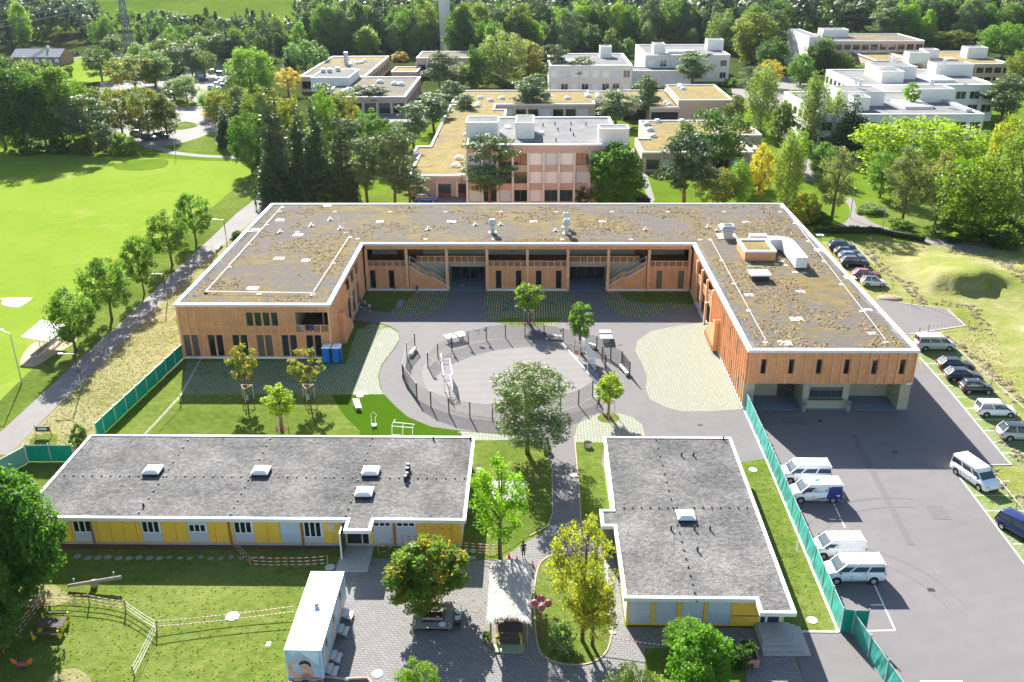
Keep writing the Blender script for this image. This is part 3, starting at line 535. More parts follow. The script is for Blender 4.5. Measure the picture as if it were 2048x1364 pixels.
def rim(mb, poly, w, z0, z1, m=0):
    poly = ccw(poly); n = len(poly); q = inset(poly, w)
    vs = [(*p, z0) for p in poly] + [(*p, z1) for p in poly] + [(*p, z1) for p in q] + [(*p, z0) for p in q]
    fs = []
    for i in range(n):
        j = (i + 1) % n
        fs += [(i, j, n + j, n + i), (n + i, n + j, 2 * n + j, 2 * n + i), (2 * n + i, 2 * n + j, 3 * n + j, 3 * n + i), (3 * n + i, 3 * n + j, j, i)]
    return mb.add(vs, fs, m)
part('roof_edge', rim(MB(), Uo, 0.5, HR - 0.32, HR), 'roof_white', school)
mb = MB(); q = inset(Uo, 0.5); mb.prism(q, HR - 0.30, HR - 0.12, bottom=True)
part('roof', mb, 'sedum_roof', school)
q1 = inset(Uo, 0.5); q2 = inset(Uo, 1.05); mb = MB(); n_q = len(q1)
for i in range(n_q):
    j = (i + 1) % n_q; mb.add([(*q1[i], HR - 0.11), (*q1[j], HR - 0.11), (*q2[j], HR - 0.11), (*q2[i], HR - 0.11)], [(0, 1, 2, 3)])
part('gravel_margin', mb, 'gravel_roof', school)
# --- walls
FL = Face((SX0 + .15, SYL + .2, 0), (1, 0, 0), (0, -1, 0)); WL = SX1 - SX0 - .3
FR = Face((SX2 + .15, SYR + .2, 0), (1, 0, 0), (0, -1, 0)); WR = SX3 - SX2 - .3
rL = [0.3 + 1.035 * k for k in range(19)]; rR = [0.18 + 1.01 * k for k in range(19)]
wins = []; lowL = [(0, 'glass_grey'), (3, 'glass'), (6, 'glass_green'), (9, 'glass_grey'), (12, 'glass_blue'), (15, 'glass')]
holesL = []
for b0, g in lowL:
    for b in (b0, b0 + 1): holesL.append((rL[b] + .1, rL[b + 1] - .06, 0.32, 3.25, g))
for b in (8, 9, 10, 11): holesL.append((rL[b] + .12, rL[b + 1] - .08, 4.5, 6.3, 'glass_green'))
balc = (rL[14] + .06, WL - .22, 3.6, 6.35)
mb = MB(); FL.wall(mb, (0, WL), (0.32, HR - .33), holesL + [balc + (None,)], 0.28); part('front_wall', mb, 'timber', school)
holesR = [(rR[k] + .28, rR[k] + .85, 4.48, 6.28, 'glass') for k in (1, 4, 7, 10, 13, 16)]
mb = MB(); FR.wall(mb, (0, WR), (3.3, HR - .33), holesR, 0.28); part('front_wall', mb, 'timber', school)
def window_at(face, u0, u1, v0, v1, g, parent, d=-0.2, fr='bronze', fw=.07, mull=0):
    a = MB()
    for (x0, x1, y0, y1) in ((u0, u0 + fw, v0, v1), (u1 - fw, u1, v0, v1), (u0 + fw, u1 - fw, v0, v0 + fw), (u0 + fw, u1 - fw, v1 - fw, v1)): face.box(a, x0, x1, y0, y1, d - .04, d + .04)
    for k in range(mull):
        um = u0 + (u1 - u0) * (k + 1) / (mull + 1); face.box(a, um - fw / 2, um + fw / 2, v0 + fw, v1 - fw, d - .035, d + .035)
    w = part('window', a, fr, parent)
    b = MB(); face.box(b, u0 + fw, u1 - fw, v0 + fw, v1 - fw, d - .03, d); part('pane', b, g, w)
    return w
for h in holesL + holesR: window_at(FL if h in holesL else FR, *h[:5], school)
def ribs(face, us, v0, v1, parent, w=.09, d=.17, holes=(), mat='timber_rib'):
    for u in us:
        a = MB(); face.box(a, u - w / 2, u + w / 2, v0, v1, .004, d); part('rib', a, mat, parent)
ribs(FL, rL[:14] + [rL[14]], 0.32, HR - .33, school); ribs(FL, rL[15:], 0.32, 3.55, school); ribs(FL, rL[15:18], 6.38, HR - .33, school)
ribs(FR, rR[:18] + [WR - .06], 3.3, HR - .33, school)
def band(face, u0, u1, v, parent): 
    a = MB(); face.box(a, u0, u1, v - .025, v + .025, .002, .03); part('joint_band', a, 'timber_rib', parent)
for v in (3.4, 4.42, 6.38): band(FL, 0, WL if v < 3.5 or v > 6 else balc[0], v, school)
for v in (4.4, 6.36): band(FR, 0, WR, v, school)
# corner columns, balcony (left wing)
for q0, q1 in ((WL - .3, WL), (0, .2)): a = MB(); FL.box(a, q0, q1, 0.32, HR - .33, .003, .06); part('corner_post', a, 'timber_rib', school)
# solid mass behind facades: floors, inner walls
def blk(name, mat, x0, x1, y0, y1, z0, z1, par=school, **k): return part(name, MB().box(x0, x1, y0, y1, z0, z1), mat, par, **k)
blk('plinth', 'concrete_white', SX0 + .1, SX1 - .1, SYL + .12, SYL + 1, 0, .315)
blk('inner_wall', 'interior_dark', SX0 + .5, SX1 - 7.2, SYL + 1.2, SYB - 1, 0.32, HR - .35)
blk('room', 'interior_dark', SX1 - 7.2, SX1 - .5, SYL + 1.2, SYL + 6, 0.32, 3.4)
blk('floor_slab', 'timber_deck', SX0 + 14.3, SX1 - .2, SYL + .45, SYI - 6, 3.42, 3.62)
blk('gallery_wall', 'olive_wall', SX1 - 7.1, SX1 - 4.6, SYL + 1.0, SYL + 5.5, 3.62, HR - .35)
blk('gallery_wall', 'olive_wall', SX1 - 7.1, SX1 - 6.5, SYL + 5.5, SYI - 6, 3.62, HR - .35)
blk('gallery_wall', 'timber_deck', SX1 - 4.6, SX1 - .3, SYL + 7.3, SYL + 7.6, 3.62, HR - .35)
a = MB(); a.tube([(SX1 - 1.6, SYL + 2.6, 3.62), (SX1 - 1.6, SYL + 2.6, 7.1)], .1); part('downpipe', a, 'galvanised', school)
def railing(face, u0, u1, v0, parent, h=1.05, d=0.02, pitch=.14, posts=None, panel=True, slope=0.0):
    """top rail, bottom rail, posts as pieces; the fine balusters joined"""
    def f(u): return v0 + slope * (u - u0)
    a = MB(); a.beam(face.p(u0, f(u0) + h, d), face.p(u1, f(u1) + h, d), .07, .09); part('top_rail', a, 'timber_rib', parent)
    a = MB(); a.beam(face.p(u0, f(u0) + .08, d), face.p(u1, f(u1) + .08, d), .07, .1); part('bottom_rail', a, 'white_metal' if slope else 'timber_rib', parent)
    for u in posts or []:
        a = MB(); a.beam(face.p(u, f(u) - .25, d + .03), face.p(u, f(u) + h, d + .03), .14, .08, up=tuple(face.n)); part('rail_post', a, 'timber_rib', parent)
    a = MB(); u = u0 + pitch
    while u < u1: a.beam(face.p(u, f(u) + .1, d), face.p(u, f(u) + h - .02, d), .045, .04, up=tuple(face.n)); u += pitch
    part('balusters', a, 'timber_rib', parent, stuff=True)
railing(FL, balc[0], balc[1], 3.58, school, posts=[rL[15], rL[16], rL[17], rL[18]])
# --- right wing: recessed ground floor, serving counter
yb = SYR + .2
blk('plinth', 'concrete_white', SX2 + .1, SX2 + .4, SYR + .3, SYI, 0, .32)
blk('soffit', 'timber_rib', SX2 + .2, SX3 - .2, SYR + .35, SYR + 8, 3.22, 3.34)
blk('ground_floor_wall', 'olive_wall', SX2 + .16, SX2 + 1.2, SYR + .35, SYR + 6, 0, 3.22)
blk('ground_floor_wall', 'olive_wall', SX3 - 1.3, SX3 - .16, SYR + .35, SYR + 6, 0, 3.22)
blk('ground_floor_wall', 'olive_wall', SX2 + 1.2, SX2 + 4.7, SYR + 3.7, SYR + 6, 0, 3.22)
blk('ground_floor_wall', 'olive_wall', SX3 - 6.0, SX3 - 1.3, SYR + 3.7, SYR + 6, 0, 3.22)
blk('doors', 'bronze', SX2 + 4.7, SX2 + 6.7, SYR + 3.9, SYR + 6, 0, 3.2)
blk('doors', 'bronze', SX3 - 7.2, SX3 - 6.0, SYR + 3.9, SYR + 6, 0, 3.2)
blk('floor', 'blue_tile', SX2 + .2, SX3 - .2, SYR + .15, SYR + 6, 0.0, .06)
cx0, cx1 = SX2 + 6.7, SX3 - 6.9 + .1
FK = Face((cx0, SYR + .5, 0), (1, 0, 0), (0, -1, 0)); WK = cx1 - cx0
mb = MB(); FK.wall(mb, (0, WK), (0.06, 3.22), [(.7, WK - .7, 1.35, 2.75, 0)], .25); part('counter_wall', mb, 'olive_wall', school)
blk('counter_side', 'olive_wall', cx0, cx0 + .2, SYR + .75, SYR + 4, .06, 3.22); blk('counter_side', 'olive_wall', cx1 - .2, cx1, SYR + .75, SYR + 4, .06, 3.22)
for k in range(3):
    w3 = (WK - 1.4) / 3; window_at(FK, .7 + w3 * k, .7 + w3 * (k + 1), 1.35, 2.75, 'glass_blue', school, mull=0)
blk('counter_shelf', 'bronze', cx0 + .6, cx1 - .6, SYR + .25, SYR + .5, 1.2, 1.34)
blk('roller_blind', 'mustard' if 0 else 'glass_grey', cx0 + .75, cx1 - .75, SYR + .55, SYR + .6, 2.3, 2.75)
for x in (cx0 + .1, cx1 - .1):
    t = thing('ash_bin', 'steel cylinder bin standing at the %s end of the serving counter' % ('left' if x < 33 else 'right'), 'bin', (x, SYR - .1, 0))
    part('body', MB().cyl((x, SYR - .1), .27, .05, 1.3, 20), 'steel', t, smooth=False); part('foot', MB().cyl((x, SYR - .1), .22, 0, .05, 16), 'dark_metal', t); part('opening', MB().box(x - .12, x + .12, SYR - .39, SYR - .35, 1.0, 1.12), 'dark_metal', t)
t = thing('security_camera', 'white camera box under the right corner of the timber front', 'camera', (SX3 - .8, SYR + .2, 3.5))
a = MB(); a.beam((SX3 - .9, SYR - .05, 3.45), (SX3 - .35, SYR - .2, 3.6), .22, .22); part('housing', a, 'white_metal', t); a = MB(); a.beam((SX3 - .6, SYR + .2, 3.5), (SX3 - .6, SYR - .1, 3.5), .05); part('bracket', a, 'white_metal', t)
# --- courtyard side of the middle block
FB = Face((SX1 + .1, SYI + .15, 0), (1, 0, 0), (0, -1, 0)); WB = SX2 - SX1 - .2
cb = [0.15 + (WB - .3) * k / 8 for k in range(9)]; bw = (WB - .3) / 8
for k, u in enumerate(cb):
    a = MB(); FB.box(a, u - .2, u + .2, 0, HR - .9, .01, .3); part('column', a, 'timber_rib', school)
a = MB(); FB.box(a, 0, WB, HR - .95, HR - .34, -.1, .0); part('fascia_panel', a, 'timber', school)
ribs(FB, [cb[0] + bw / 6 * i for i in range(1, 48)], HR - .98, HR - .34, school, w=.07, d=.07)
solid = [(0, 1), (3, 5), (7, 8)]
holesB = []; wl = {0: [.13, .60], 3: [.28, .78], 4: [.28, .78], 7: [.28, .82]}
for b, ps in wl.items():
    for p in ps: holesB.append((cb[b] + bw * p - .42, cb[b] + bw * p + .42, .35, 3.2, 'glass_grey' if b == 7 else 'glass'))
for s0, s1 in solid:
    hs = [h for h in holesB if cb[s0] < h[0] < cb[s1]]
    mb = MB(); FB.wall(mb, (cb[s0] - .3, cb[s1] + .3), (.3, 3.75), hs, .25); part('court_wall', mb, 'timber', school)
    ribs(FB, [cb[s0] + bw / 6 * i for i in range(6 * (s1 - s0) + 1) if not any(h[0] < cb[s0] + bw / 6 * i < h[1] for h in hs)], .3, 3.75, school, w=.06, d=.06)
    railing(FB, cb[s0] - .2, cb[s1] + .2, 3.75, school, h=.95, posts=[cb[s0] + bw / 6 * i for i in range(6 * (s1 - s0) + 1)])
    blk('plinth', 'concrete_white', FB.p(cb[s0], 0).x - .2, FB.p(cb[s1], 0).x + .2, SYI - .02, SYI + .4, 0, .3)
    blk('gallery_floor', 'timber_deck', FB.p(cb[s0], 0).x - .3, FB.p(cb[s1], 0).x + .3, SYI + .2, SYI + 7, 3.55, 3.7)
for h in holesB: window_at(FB, *h[:5], school, d=-.15)
# stairs behind their sloping timber parapets
for s0, s1, dr in ((1, 2, 1), (6, 7, -1)):
    ua, ub = (cb[s0], cb[s1]) if dr > 0 else (cb[s1], cb[s0]); um = (ua + ub) / 2
    prof = [(ua, 3.7), (ua + .5 * dr, 3.7), (um - .1 * dr, 2.1), (um + .75 * dr, 2.1), (ub + .35 * dr, .35)]
    mb = MB(); pts = [(ua, .3)] + prof + [(ub + .35 * dr, .3)]
    fr = [FB.p(u, v, .0) for u, v in pts]; bk = [FB.p(u, v, -.12) for u, v in pts]; n7 = len(pts)
    mb.add(fr + bk, [tuple(range(n7)), tuple(reversed(range(n7, 2 * n7)))] + [(i, (i + 1) % n7, n7 + (i + 1) % n7, n7 + i) for i in range(n7)]); part('stair_wall', mb, 'timber', school)
    ribs(FB, [min(ua, ub) + bw / 6 * i for i in range(1, 6)], .3, .9, school, w=.06, d=.06)
    blk('plinth', 'concrete_white', FB.p(min(ua, ub), 0).x - .2, FB.p(max(ua, ub), 0).x + .2, SYI - .02, SYI + .4, 0, .3)
    for (p0, p1) in zip(prof, prof[1:]):
        (u0, v0), (u1, v1) = sorted((p0, p1)); sl = (v1 - v0) / max(.01, u1 - u0)
        railing(FB, u0, u1, v0, school, h=.85, posts=[(u0 + u1) / 2] if u1 - u0 > 1 else [u0], slope=sl)
    for k in range(20):
        u = ua + (ub - ua) * (k + .5) / 20; a = MB(); FB.box(a, u - .16, u + .16, 0, 3.6 * (1 - (k + .5) / 20), -1.7, -.14); part('step', a, 'concrete', school)
    a = MB(); y2 = FB.p(0, 0, -1.8).y
    a.tube([(FB.p(ua + .2 * dr, 0).x, y2, 4.8), (FB.p(um - .1 * dr, 0).x, y2, 3.1), (FB.p(um + .7 * dr, 0).x, y2, 3.1), (FB.p(ub, 0).x, y2, 1.2)], .035, 6); a.tube([(FB.p(ua + .2 * dr, 0).x, y2, 3.6), (FB.p(ua + .2 * dr, 0).x, y2, 4.9)], .08, 6)
    part('handrail', a, 'white_metal', school)
# set-back gallery over stairs and entrances
FG = Face((SX1 + .1, SYI + 2.3, 0), (1, 0, 0), (0, -1, 0))
for s0, s1 in ((1, 3), (5, 7)):
    blk('gallery_floor', 'timber_deck', FG.p(cb[s0], 0).x, FG.p(cb[s1], 0).x, SYI + 2.35, SYI + 7, 3.45, 3.7)
    a = MB(); FG.box(a, cb[s0] + (.3 if s0 == 1 else 0), cb[s1], 3.05, 3.75, -.1, 0); part('gallery_beam', a, 'olive_wall', school)
    railing(FG, cb[s0] + 1.2 if s0 == 1 else cb[s0], cb[s1] - (1.2 if s1 == 7 else 0), 3.75, school, h=.98, posts=[cb[s0] + bw / 6 * i for i in range(2, 11)])
FI = Face((SX1 + .1, SYI + 6.2, 0), (1, 0, 0), (0, -1, 0))
mb = MB(); gh = [(cb[b] + bw * p - .65, cb[b] + bw * p + .65, 4.75, 6.0) for b, p in ((0, .4), (0, .8), (1, .75), (2, .3), (2, .78), (5, .15), (5, .65), (6, .2), (6, .9), (7, .45))]
FI.wall(mb, (0, WB), (3.7, HR - .35), [h + (0,) for h in gh], .2); part('gallery_wall', mb, 'olive_wall', school)
for h in gh: window_at(FI, *h, 'glass', school, d=-.12)
for b, w in ((0, (.62, .99)), (1, (.0, .3)), (6, (.75, .99)), (7, (0, .12))): 
    a = MB(); FI.box(a, cb[b] + bw * w[0], cb[b] + bw * w[1], 3.72, HR - .36, .002, .05); part('gallery_lining', a, 'timber_deck', school)
for i in range(4):
    a = MB(); FI.box(a, cb[3] + .8, cb[5] - .8, 5.3 + i * .33, 5.3 + i * .33 + .25, .9 - i * .25, 1.25 - i * .25); part('tier_bench', a, 'mustard', school)
# ground floor behind: entrance bays and stair bays
mb = MB(); FI2 = Face((SX1 + .1, SYI + 5.4, 0), (1, 0, 0), (0, -1, 0))
for s0, s1 in ((2, 3), (5, 6)):
    a = MB(); FI2.box(a, cb[s0], cb[s1], 0.05, 3.4, -.2, 0); part('entrance_glazing', a, 'bronze', school)
    for i in range(4):
        b_ = MB(); FI2.box(b_, cb[s0] + .3 + i * 1.4, cb[s0] + 1.55 + i * 1.4, .1, 2.9, .004, .02); part('door', b_, 'glass', school)
    x0, x1 = FB.p(cb[s0], 0).x, FB.p(cb[s1], 0).x
    blk('entrance_floor', 'blue_tile', x0, x1, SYI + .1, SYI + 5.4, 0, .05)
    blk('entrance_side', 'olive_wall', x0 - (.0 if s0 == 2 else .15), x0 + .12, SYI + .5, SYI + 5.4, .05, 3.4); blk('entrance_side', 'olive_wall', x1 - .12, x1 + .1, SYI + .5, SYI + 5.4, .05, 3.4)
for s0, s1 in ((1, 2), (6, 7)):
    a = MB(); FG.box(a, cb[s0], cb[s1], 0.05, 3.05, -.25, -.12); part('stair_back_wall', a, 'olive_wall', school)
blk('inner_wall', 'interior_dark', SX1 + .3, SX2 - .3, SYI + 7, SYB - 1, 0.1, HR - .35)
blk('ceiling', 'timber_deck', SX1 - 6, SX2 + 6, SYI + .3, SYI + 7, HR - .345, HR - .335)
# --- inner sides of the wings
def side(x, nrm, y0, y1, op0, op1, ux):
    """facade facing the yard along y; op0..op1 is the open loggia"""
    F = Face((x, y0, 0), (0, 1, 0), (nrm, 0, 0)); W = y1 - y0; a0, a1 = op0 - y0, op1 - y0
    mb = MB(); F.wall(mb, (0, W), (.3, HR - .33), [(a0, a1, .3, 3.4, 0), (a0, a1, 3.75, HR - .95, 0)], .25); part('wing_wall', mb, 'timber', school)
    r = [i * 1.03 + .2 for i in range(int(W / 1.03))]
    ribs(F, [u for u in r if not a0 < u < a1], .3, HR - .33, school, w=.11, d=.16); ribs(F, [u for u in r if a0 < u < a1], HR - .97, HR - .33, school, w=.08, d=.1)
    for i in range(4):
        u = a0 + (a1 - a0) * i / 3; a = MB(); F.box(a, u - .2, u + .2, 0, HR - .95, .01, .3); part('column', a, 'timber_rib', school)
    railing(F, a0, a1, 3.75, school, posts=[a0 + (a1 - a0) * i / 8 for i in range(9)])
    a = MB(); F.box(a, a0, a1, 0, HR - .36, -4.2, -4.0); part('loggia_wall', a, 'olive_wall', school)
    for q in (a0, a1): a = MB(); F.box(a, q - .1, q + .1, 0, HR - .36, -4.0, -.3); part('loggia_end', a, 'olive_wall', school)
    a = MB(); F.box(a, a0, a1, 3.5, 3.7, -4.0, -.1); part('loggia_floor', a, 'timber_deck', school)
    a = MB(); F.box(a, a0, a1, 0, .05, -4.0, .3); part('loggia_paving', a, 'blue_tile', school)
    # sloping stair parapet standing proud at the front end
    us = [a0 - 5.5, a0 - 3.2, a0 - 2.6, a0 + .2]; vs = [4.6, 3.1, 3.1, 1.1]
    pts = [(us[0], .3)] + list(zip(us, vs)) + [(us[3], .3)]; n7 = len(pts); mb = MB()
    fr = [F.p(u, v, .75) for u, v in pts]; bk = [F.p(u, v, .63) for u, v in pts]
    mb.add(fr + bk, [tuple(range(n7)), tuple(reversed(range(n7, 2 * n7)))] + [(i, (i + 1) % n7, n7 + (i + 1) % n7, n7 + i) for i in range(n7)]); part('stair_parapet', mb, 'timber', school)
    a = MB(); F.box(a, us[0], us[0] + .12, .3, 4.6, 0, .63); part('stair_parapet_end', a, 'timber', school)
    ribs(Face(F.p(0, 0, .75), (0, 1, 0), (nrm, 0, 0)), [us[0] + .5 + .8 * i for i in range(7)], .3, 1.0, school)
    a = MB(); 
    for u in (a0 - 4, a0 + 2.2): a.beam(F.p(u, 3.9, 0), F.p(u, 3.95, .55), .06); a.box(*sorted((F.p(u - .12, 0, .45).x, F.p(u + .12, 0, .62).x)), F.p(u, 0).y - .12, F.p(u, 0).y + .12, 3.85, 3.98)
    part('wall_lamp', a, 'white_metal', school)
    b = MB(); F.box(b, -.05, W, 0, .3, -.1, .05); part('plinth', b, 'concrete_white', school)
side(SX1 - .2, 1, SYL + .5, SYI, 115.5, 125.5, 1)
side(SX2 + .2, -1, SYR + .5, SYI, 113.5, 125.5, 1)
# windows in the right wing's yard side
FW = Face((SX2 + .2, SYR, 0), (0, 1, 0), (-1, 0, 0))
for y, v in ((5.2, 4.4), (9.4, 4.4), (13.6, 4.4), (3.1, .9), (7.3, .9), (11.4, .9)):
    a = MB(); FW.box(a, y, y + .8, v, v + 1.7, .01, .04); w = part('window', a, 'bronze', school); b = MB(); FW.box(b, y + .06, y + .74, v + .06, v + 1.64, .042, .05); part('pane', b, 'glass', w)
blk('outer_wall', 'timber', SX3 - .45, SX3 - .15, SYR + .5, SYB - .3, 0.3, HR - .34); blk('outer_wall', 'timber', SX0 + .15, SX0 + .45, SYL + .5, SYB - .3, 0.3, HR - .34); blk('back_wall', 'timber', SX0 + .45, SX3 - .45, SYB - .5, SYB - .2, .3, HR - .34)
FO = Face((SX3 - .15, SYR + .3, 0), (0, 1, 0), (1, 0, 0)); ribs(FO, [1.03 * i for i in range(1, 57)], .3, HR - .34, school)
# canopy on the far side of the right wing
t = G(1735, 548, 3.6); blk('side_canopy', 'roof_white', SX3, SX3 + 2.6, G(1750, 602, 3.6).y, G(1712, 551, 3.6).y, 3.35, 3.6)
# --- things on the roof
ZR = HR - .12
def on_roof(px, py, z=ZR): v = G(px, py, z); return v.x, v.y
pads = [(558, 517), (612, 521), (655, 411), (505, 577), (510, 460), (560, 440), (596, 470), (1067, 443), (1205, 443), (903, 443), (760, 443), (1492, 444), (1640, 500), (1498, 590), (1601, 583), (1593, 638), (1735, 620), (1745, 667), (1570, 686), (1460, 462), (1640, 470), (1700, 555)]
for i, (a_, b_) in enumerate(pads):
    x, y = on_roof(a_, b_); s = .55 if i % 3 else .75
    part('roof_drain', MB().box(x - s, x + s, y - s * .8, y + s * .8, ZR, ZR + .03).box(x - .2, x + .2, y - .2, y + .2, ZR + .03, ZR + .09), 'galvanised' if i % 3 else 'kerb', school)
cab = [((565, 415), (412, 587)), ((412, 587), (625, 590)), ((700, 475), (627, 588)), ((1420, 480), (1531, 685)), ((1565, 415), (1771, 685)), ((560, 424), (1560, 424)), ((715, 478), (1400, 480)), ((500, 463), (690, 466))]
for k, (p, q_) in enumerate(cab):
    a = Vector((*on_roof(*p), ZR)); b = Vector((*on_roof(*q_), ZR)); mb = MB(); L = (b - a).length; n_ = max(2, int(L / 9))
    if k in (5, 6, 7): mb.tube([a + Vector((0, 0, .28)), b + Vector((0, 0, .28))], .018, 5)
    else: mb.tube([a + Vector((0, 0, .3)), b + Vector((0, 0, .3))], .028, 6)
    w = part('safety_cable', mb, 'white_metal', school)
    for i in range(n_ + 1):
        c = a.lerp(b, i / n_); part('anchor', MB().cyl(c, .32, ZR, ZR + .05, 12).cyl(c, .04, ZR + .05, ZR + .33, 6), 'kerb', w)
def mushroom(px, py, w, h):
    x, y = on_roof(px, py)
    t = part('roof_cowl', MB().box(x - w * .35, x + w * .35, y - w * .35, y + w * .35, ZR, ZR + h * .7), 'galvanised', school)
    a = MB(); a.loft([[(x - q_, y - q_, z), (x + q_, y - q_, z), (x + q_, y + q_, z), (x - q_, y + q_, z)] for q_, z in ((w * .36, ZR + h * .55), (w * .6, ZR + h * .72), (w * .6, ZR + h * .78), (w * .4, ZR + h))]); part('hood', a, 'galvanised', t)
    part('vent_opening', MB().box(x - w * .3, x + w * .3, y - w * .3, y + w * .3, ZR + h, ZR + h + .02), 'dark_metal', t)
    part('upstand', MB().box(x - w * .7, x + w * .7, y - w * .55, y + w * .7, ZR, ZR + .12), 'kerb', t)
mushroom(985, 466, .9, 2.2); mushroom(1133, 468, .9, 2.4); mushroom(1131, 455, .8, 2.4); mushroom(1454, 474, 2.0, 1.9)
def poly_part(name, pts, z0, z1, mat, label=None): return part(name, MB().prism(pts, z0, z1), mat, school, label=label)
# raised timber box with planted top, duct and hatch
x0, y0 = on_roof(1489, 521); x1, _ = on_roof(1550, 521); y1 = G(1489, 485, ZR + 1.2).y + 1
bx = poly_part('roof_box', [(x0, y0), (x1, y0), (x1, y1), (x0, y1)], ZR, ZR + 1.15, 'timber', label='raised timber box with white rim')
part('box_rim', rim(MB(), [(x0 - .1, y0 - .1), (x1 + .1, y0 - .1), (x1 + .1, y1 + .1), (x0 - .1, y1 + .1)], .45, ZR + 1.15, ZR + 1.4), 'roof_white', bx)
part('box_planting', MB().box(x0 + .3, x1 - .3, y0 + .3, y1 - .3, ZR + 1.15, ZR + 1.2), 'sedum_roof_dense', bx)
dx0 = on_roof(1590, 540)[0]; dx1 = on_roof(1613, 540)[0]; dy0 = on_roof(1600, 540)[1]; dw = dx1 - dx0
du = part('air_duct', MB().box(dx0, dx1, dy0, dy0 + 7.5, ZR + .3, ZR + 1.8), 'white_metal', school)
a = MB(); secs = []
for k in range(7):
    an = PI / 2 * k / 6; cx_, cy_ = dx0 - .6, dy0 + 7.5; r0, r1 = .6, .6 + dw
    secs.append([(cx_ + r0 * math.cos(an), cy_ + r0 * math.sin(an), ZR + .3), (cx_ + r1 * math.cos(an), cy_ + r1 * math.sin(an), ZR + .3), (cx_ + r1 * math.cos(an), cy_ + r1 * math.sin(an), ZR + 1.8), (cx_ + r0 * math.cos(an), cy_ + r0 * math.sin(an), ZR + 1.8)])
a.loft(secs); part('duct_bend', a, 'white_metal', du)
part('duct_neck', MB().box(x1 + .1, dx0 - .6, dy0 + 8.1, dy0 + 8.1 + dw, ZR + .3, ZR + 1.8), 'white_metal', du)
for k in range(1, 3): part('duct_flange', rim(MB(), [(dx0 - .03, dy0 + 2.6 * k), (dx1 + .03, dy0 + 2.6 * k), (dx1 + .03, dy0 + 2.6 * k + .06), (dx0 - .03, dy0 + 2.6 * k + .06)], .02, ZR + .28, ZR + 1.84), 'galvanised', du)
for k, (p_, q_) in enumerate(((1590, 545), (1608, 546), (1562, 523), (1553, 529), (1570, 531), (1545, 515))): 
    x, y = on_roof(p_, q_); part('roof_slab', MB().box(x - .35, x + .35, y - .3, y + .3, ZR, ZR + .06), 'kerb', school)
x, y = on_roof(1520, 562); ht = part('roof_hatch', MB().box(x - 1.1, x + 1.1, y - .2, y + 1.6, ZR, ZR + .75), 'dark_metal', school)
part('hatch_lid', MB().box(x - 1.3, x + 1.3, y - .35, y + 1.8, ZR + .75, ZR + .95), 'white_metal', ht)
a = MB(); 
for p_ in ((x - 1.2, y + 2.8), (x + .9, y + 2.8)): a.tube([(*p_, ZR), (*p_, ZR + 1.1)], .04, 6)
a.tube([(x - 1.2, y + 2.8, ZR + 1.1), (x + .9, y + 2.8, ZR + 1.1)], .04, 6); part('hatch_guard', a, 'white_metal', ht)
for p_ in ((1506, 478), (1524, 478)):
    x, y = on_roof(*p_); t = part('fan_unit', MB().box(x - .6, x + .6, y - .5, y + .5, ZR + .1, ZR + .7), 'white_metal', school); part('fan_grille', MB().cyl((x, y), .35, ZR + .7, ZR + .74, 16), 'galvanised', t)
def star_vent(px, py):
    x, y = on_roof(px, py); a = MB()
    for k in range(3): a.beam((x + .5 * math.cos(k * 2.1), y + .5 * math.sin(k * 2.1), ZR + .06), (x, y, ZR + .2), .16, .1)
    a.cyl((x, y), .12, ZR + .05, ZR + .45, 8); part('vent_pipe', a, 'white_metal', school)
for p_ in ((680, 458), (856, 459), (1000, 450), (950, 450), (1290, 460), (1415, 455), (1432, 462), (560, 465), (622, 452), (660, 440), (1110, 462)): star_vent(*p_)
for p_ in ((678, 460), (1416, 455)): x, y = on_roof(*p_); a = MB(); a.tube([(x, y, ZR), (x, y, ZR + 1.9)], .05, 6); a.tube([(x + .9, y - .1, ZR), (x + .9, y - .1, ZR + 1.2)], .04, 6); part('mast', a, 'white_metal', school)
# tufts of low plants standing on the roof
def tufts(n, inside, zf, mat, parent, rmin, rmax, name='roof_plants', hmul=.35, clus=1.0):
    V = []; Fc = []; k = 0; tries = 0
    while k < n and tries < n * 20:
        tries += 1; p = inside()
        if p is None: continue
        r = random.uniform(rmin, rmax); z = zf; o = len(V); m_ = 5; an = random.random() * 6
        V += [(p[0] + r * random.uniform(.7, 1.3) * math.cos(an + 2 * PI * i / m_), p[1] + r * random.uniform(.6, 1.1) * math.sin(an + 2 * PI * i / m_), z) for i in range(m_)]
        V.append((p[0] + random.uniform(-.3, .3) * r, p[1], z + r * hmul * random.uniform(.6, 1.4))); Fc += [(o + i, o + (i + 1) % m_, o + m_) for i in range(m_)]; k += 1
    mb = MB(); mb.add(V, Fc); return part(name, mb, mat, parent, stuff=True)
from mathutils import noise as mn
def in_u():
    x = random.uniform(SX0 + 1.2, SX3 - 1.2); y = random.uniform(SYR + 1.2, SYB - 1.2)
    if SX1 - 1.2 < x < SX2 + 1.2 and y < SYI + 1.2: return None
    if x < SX1 and y < SYL + 1.2: return None
    v = mn.noise(Vector((x * .12, y * .12, 0))) + .7 * mn.noise(Vector((x * .45, y * .45, 3)))
    return (x, y) if v > .12 + (0.02 if x < 0 else -.12) else None
tufts(9000, in_u, ZR + .005, 'sedum_tuft' if 'sedum_tuft' in M else plain('sedum_tuft', (0.22, 0.155, 0.07), 0.95, var=.4, scale=1.3) and 'sedum_tuft', school, .10, .32, hmul=.3)
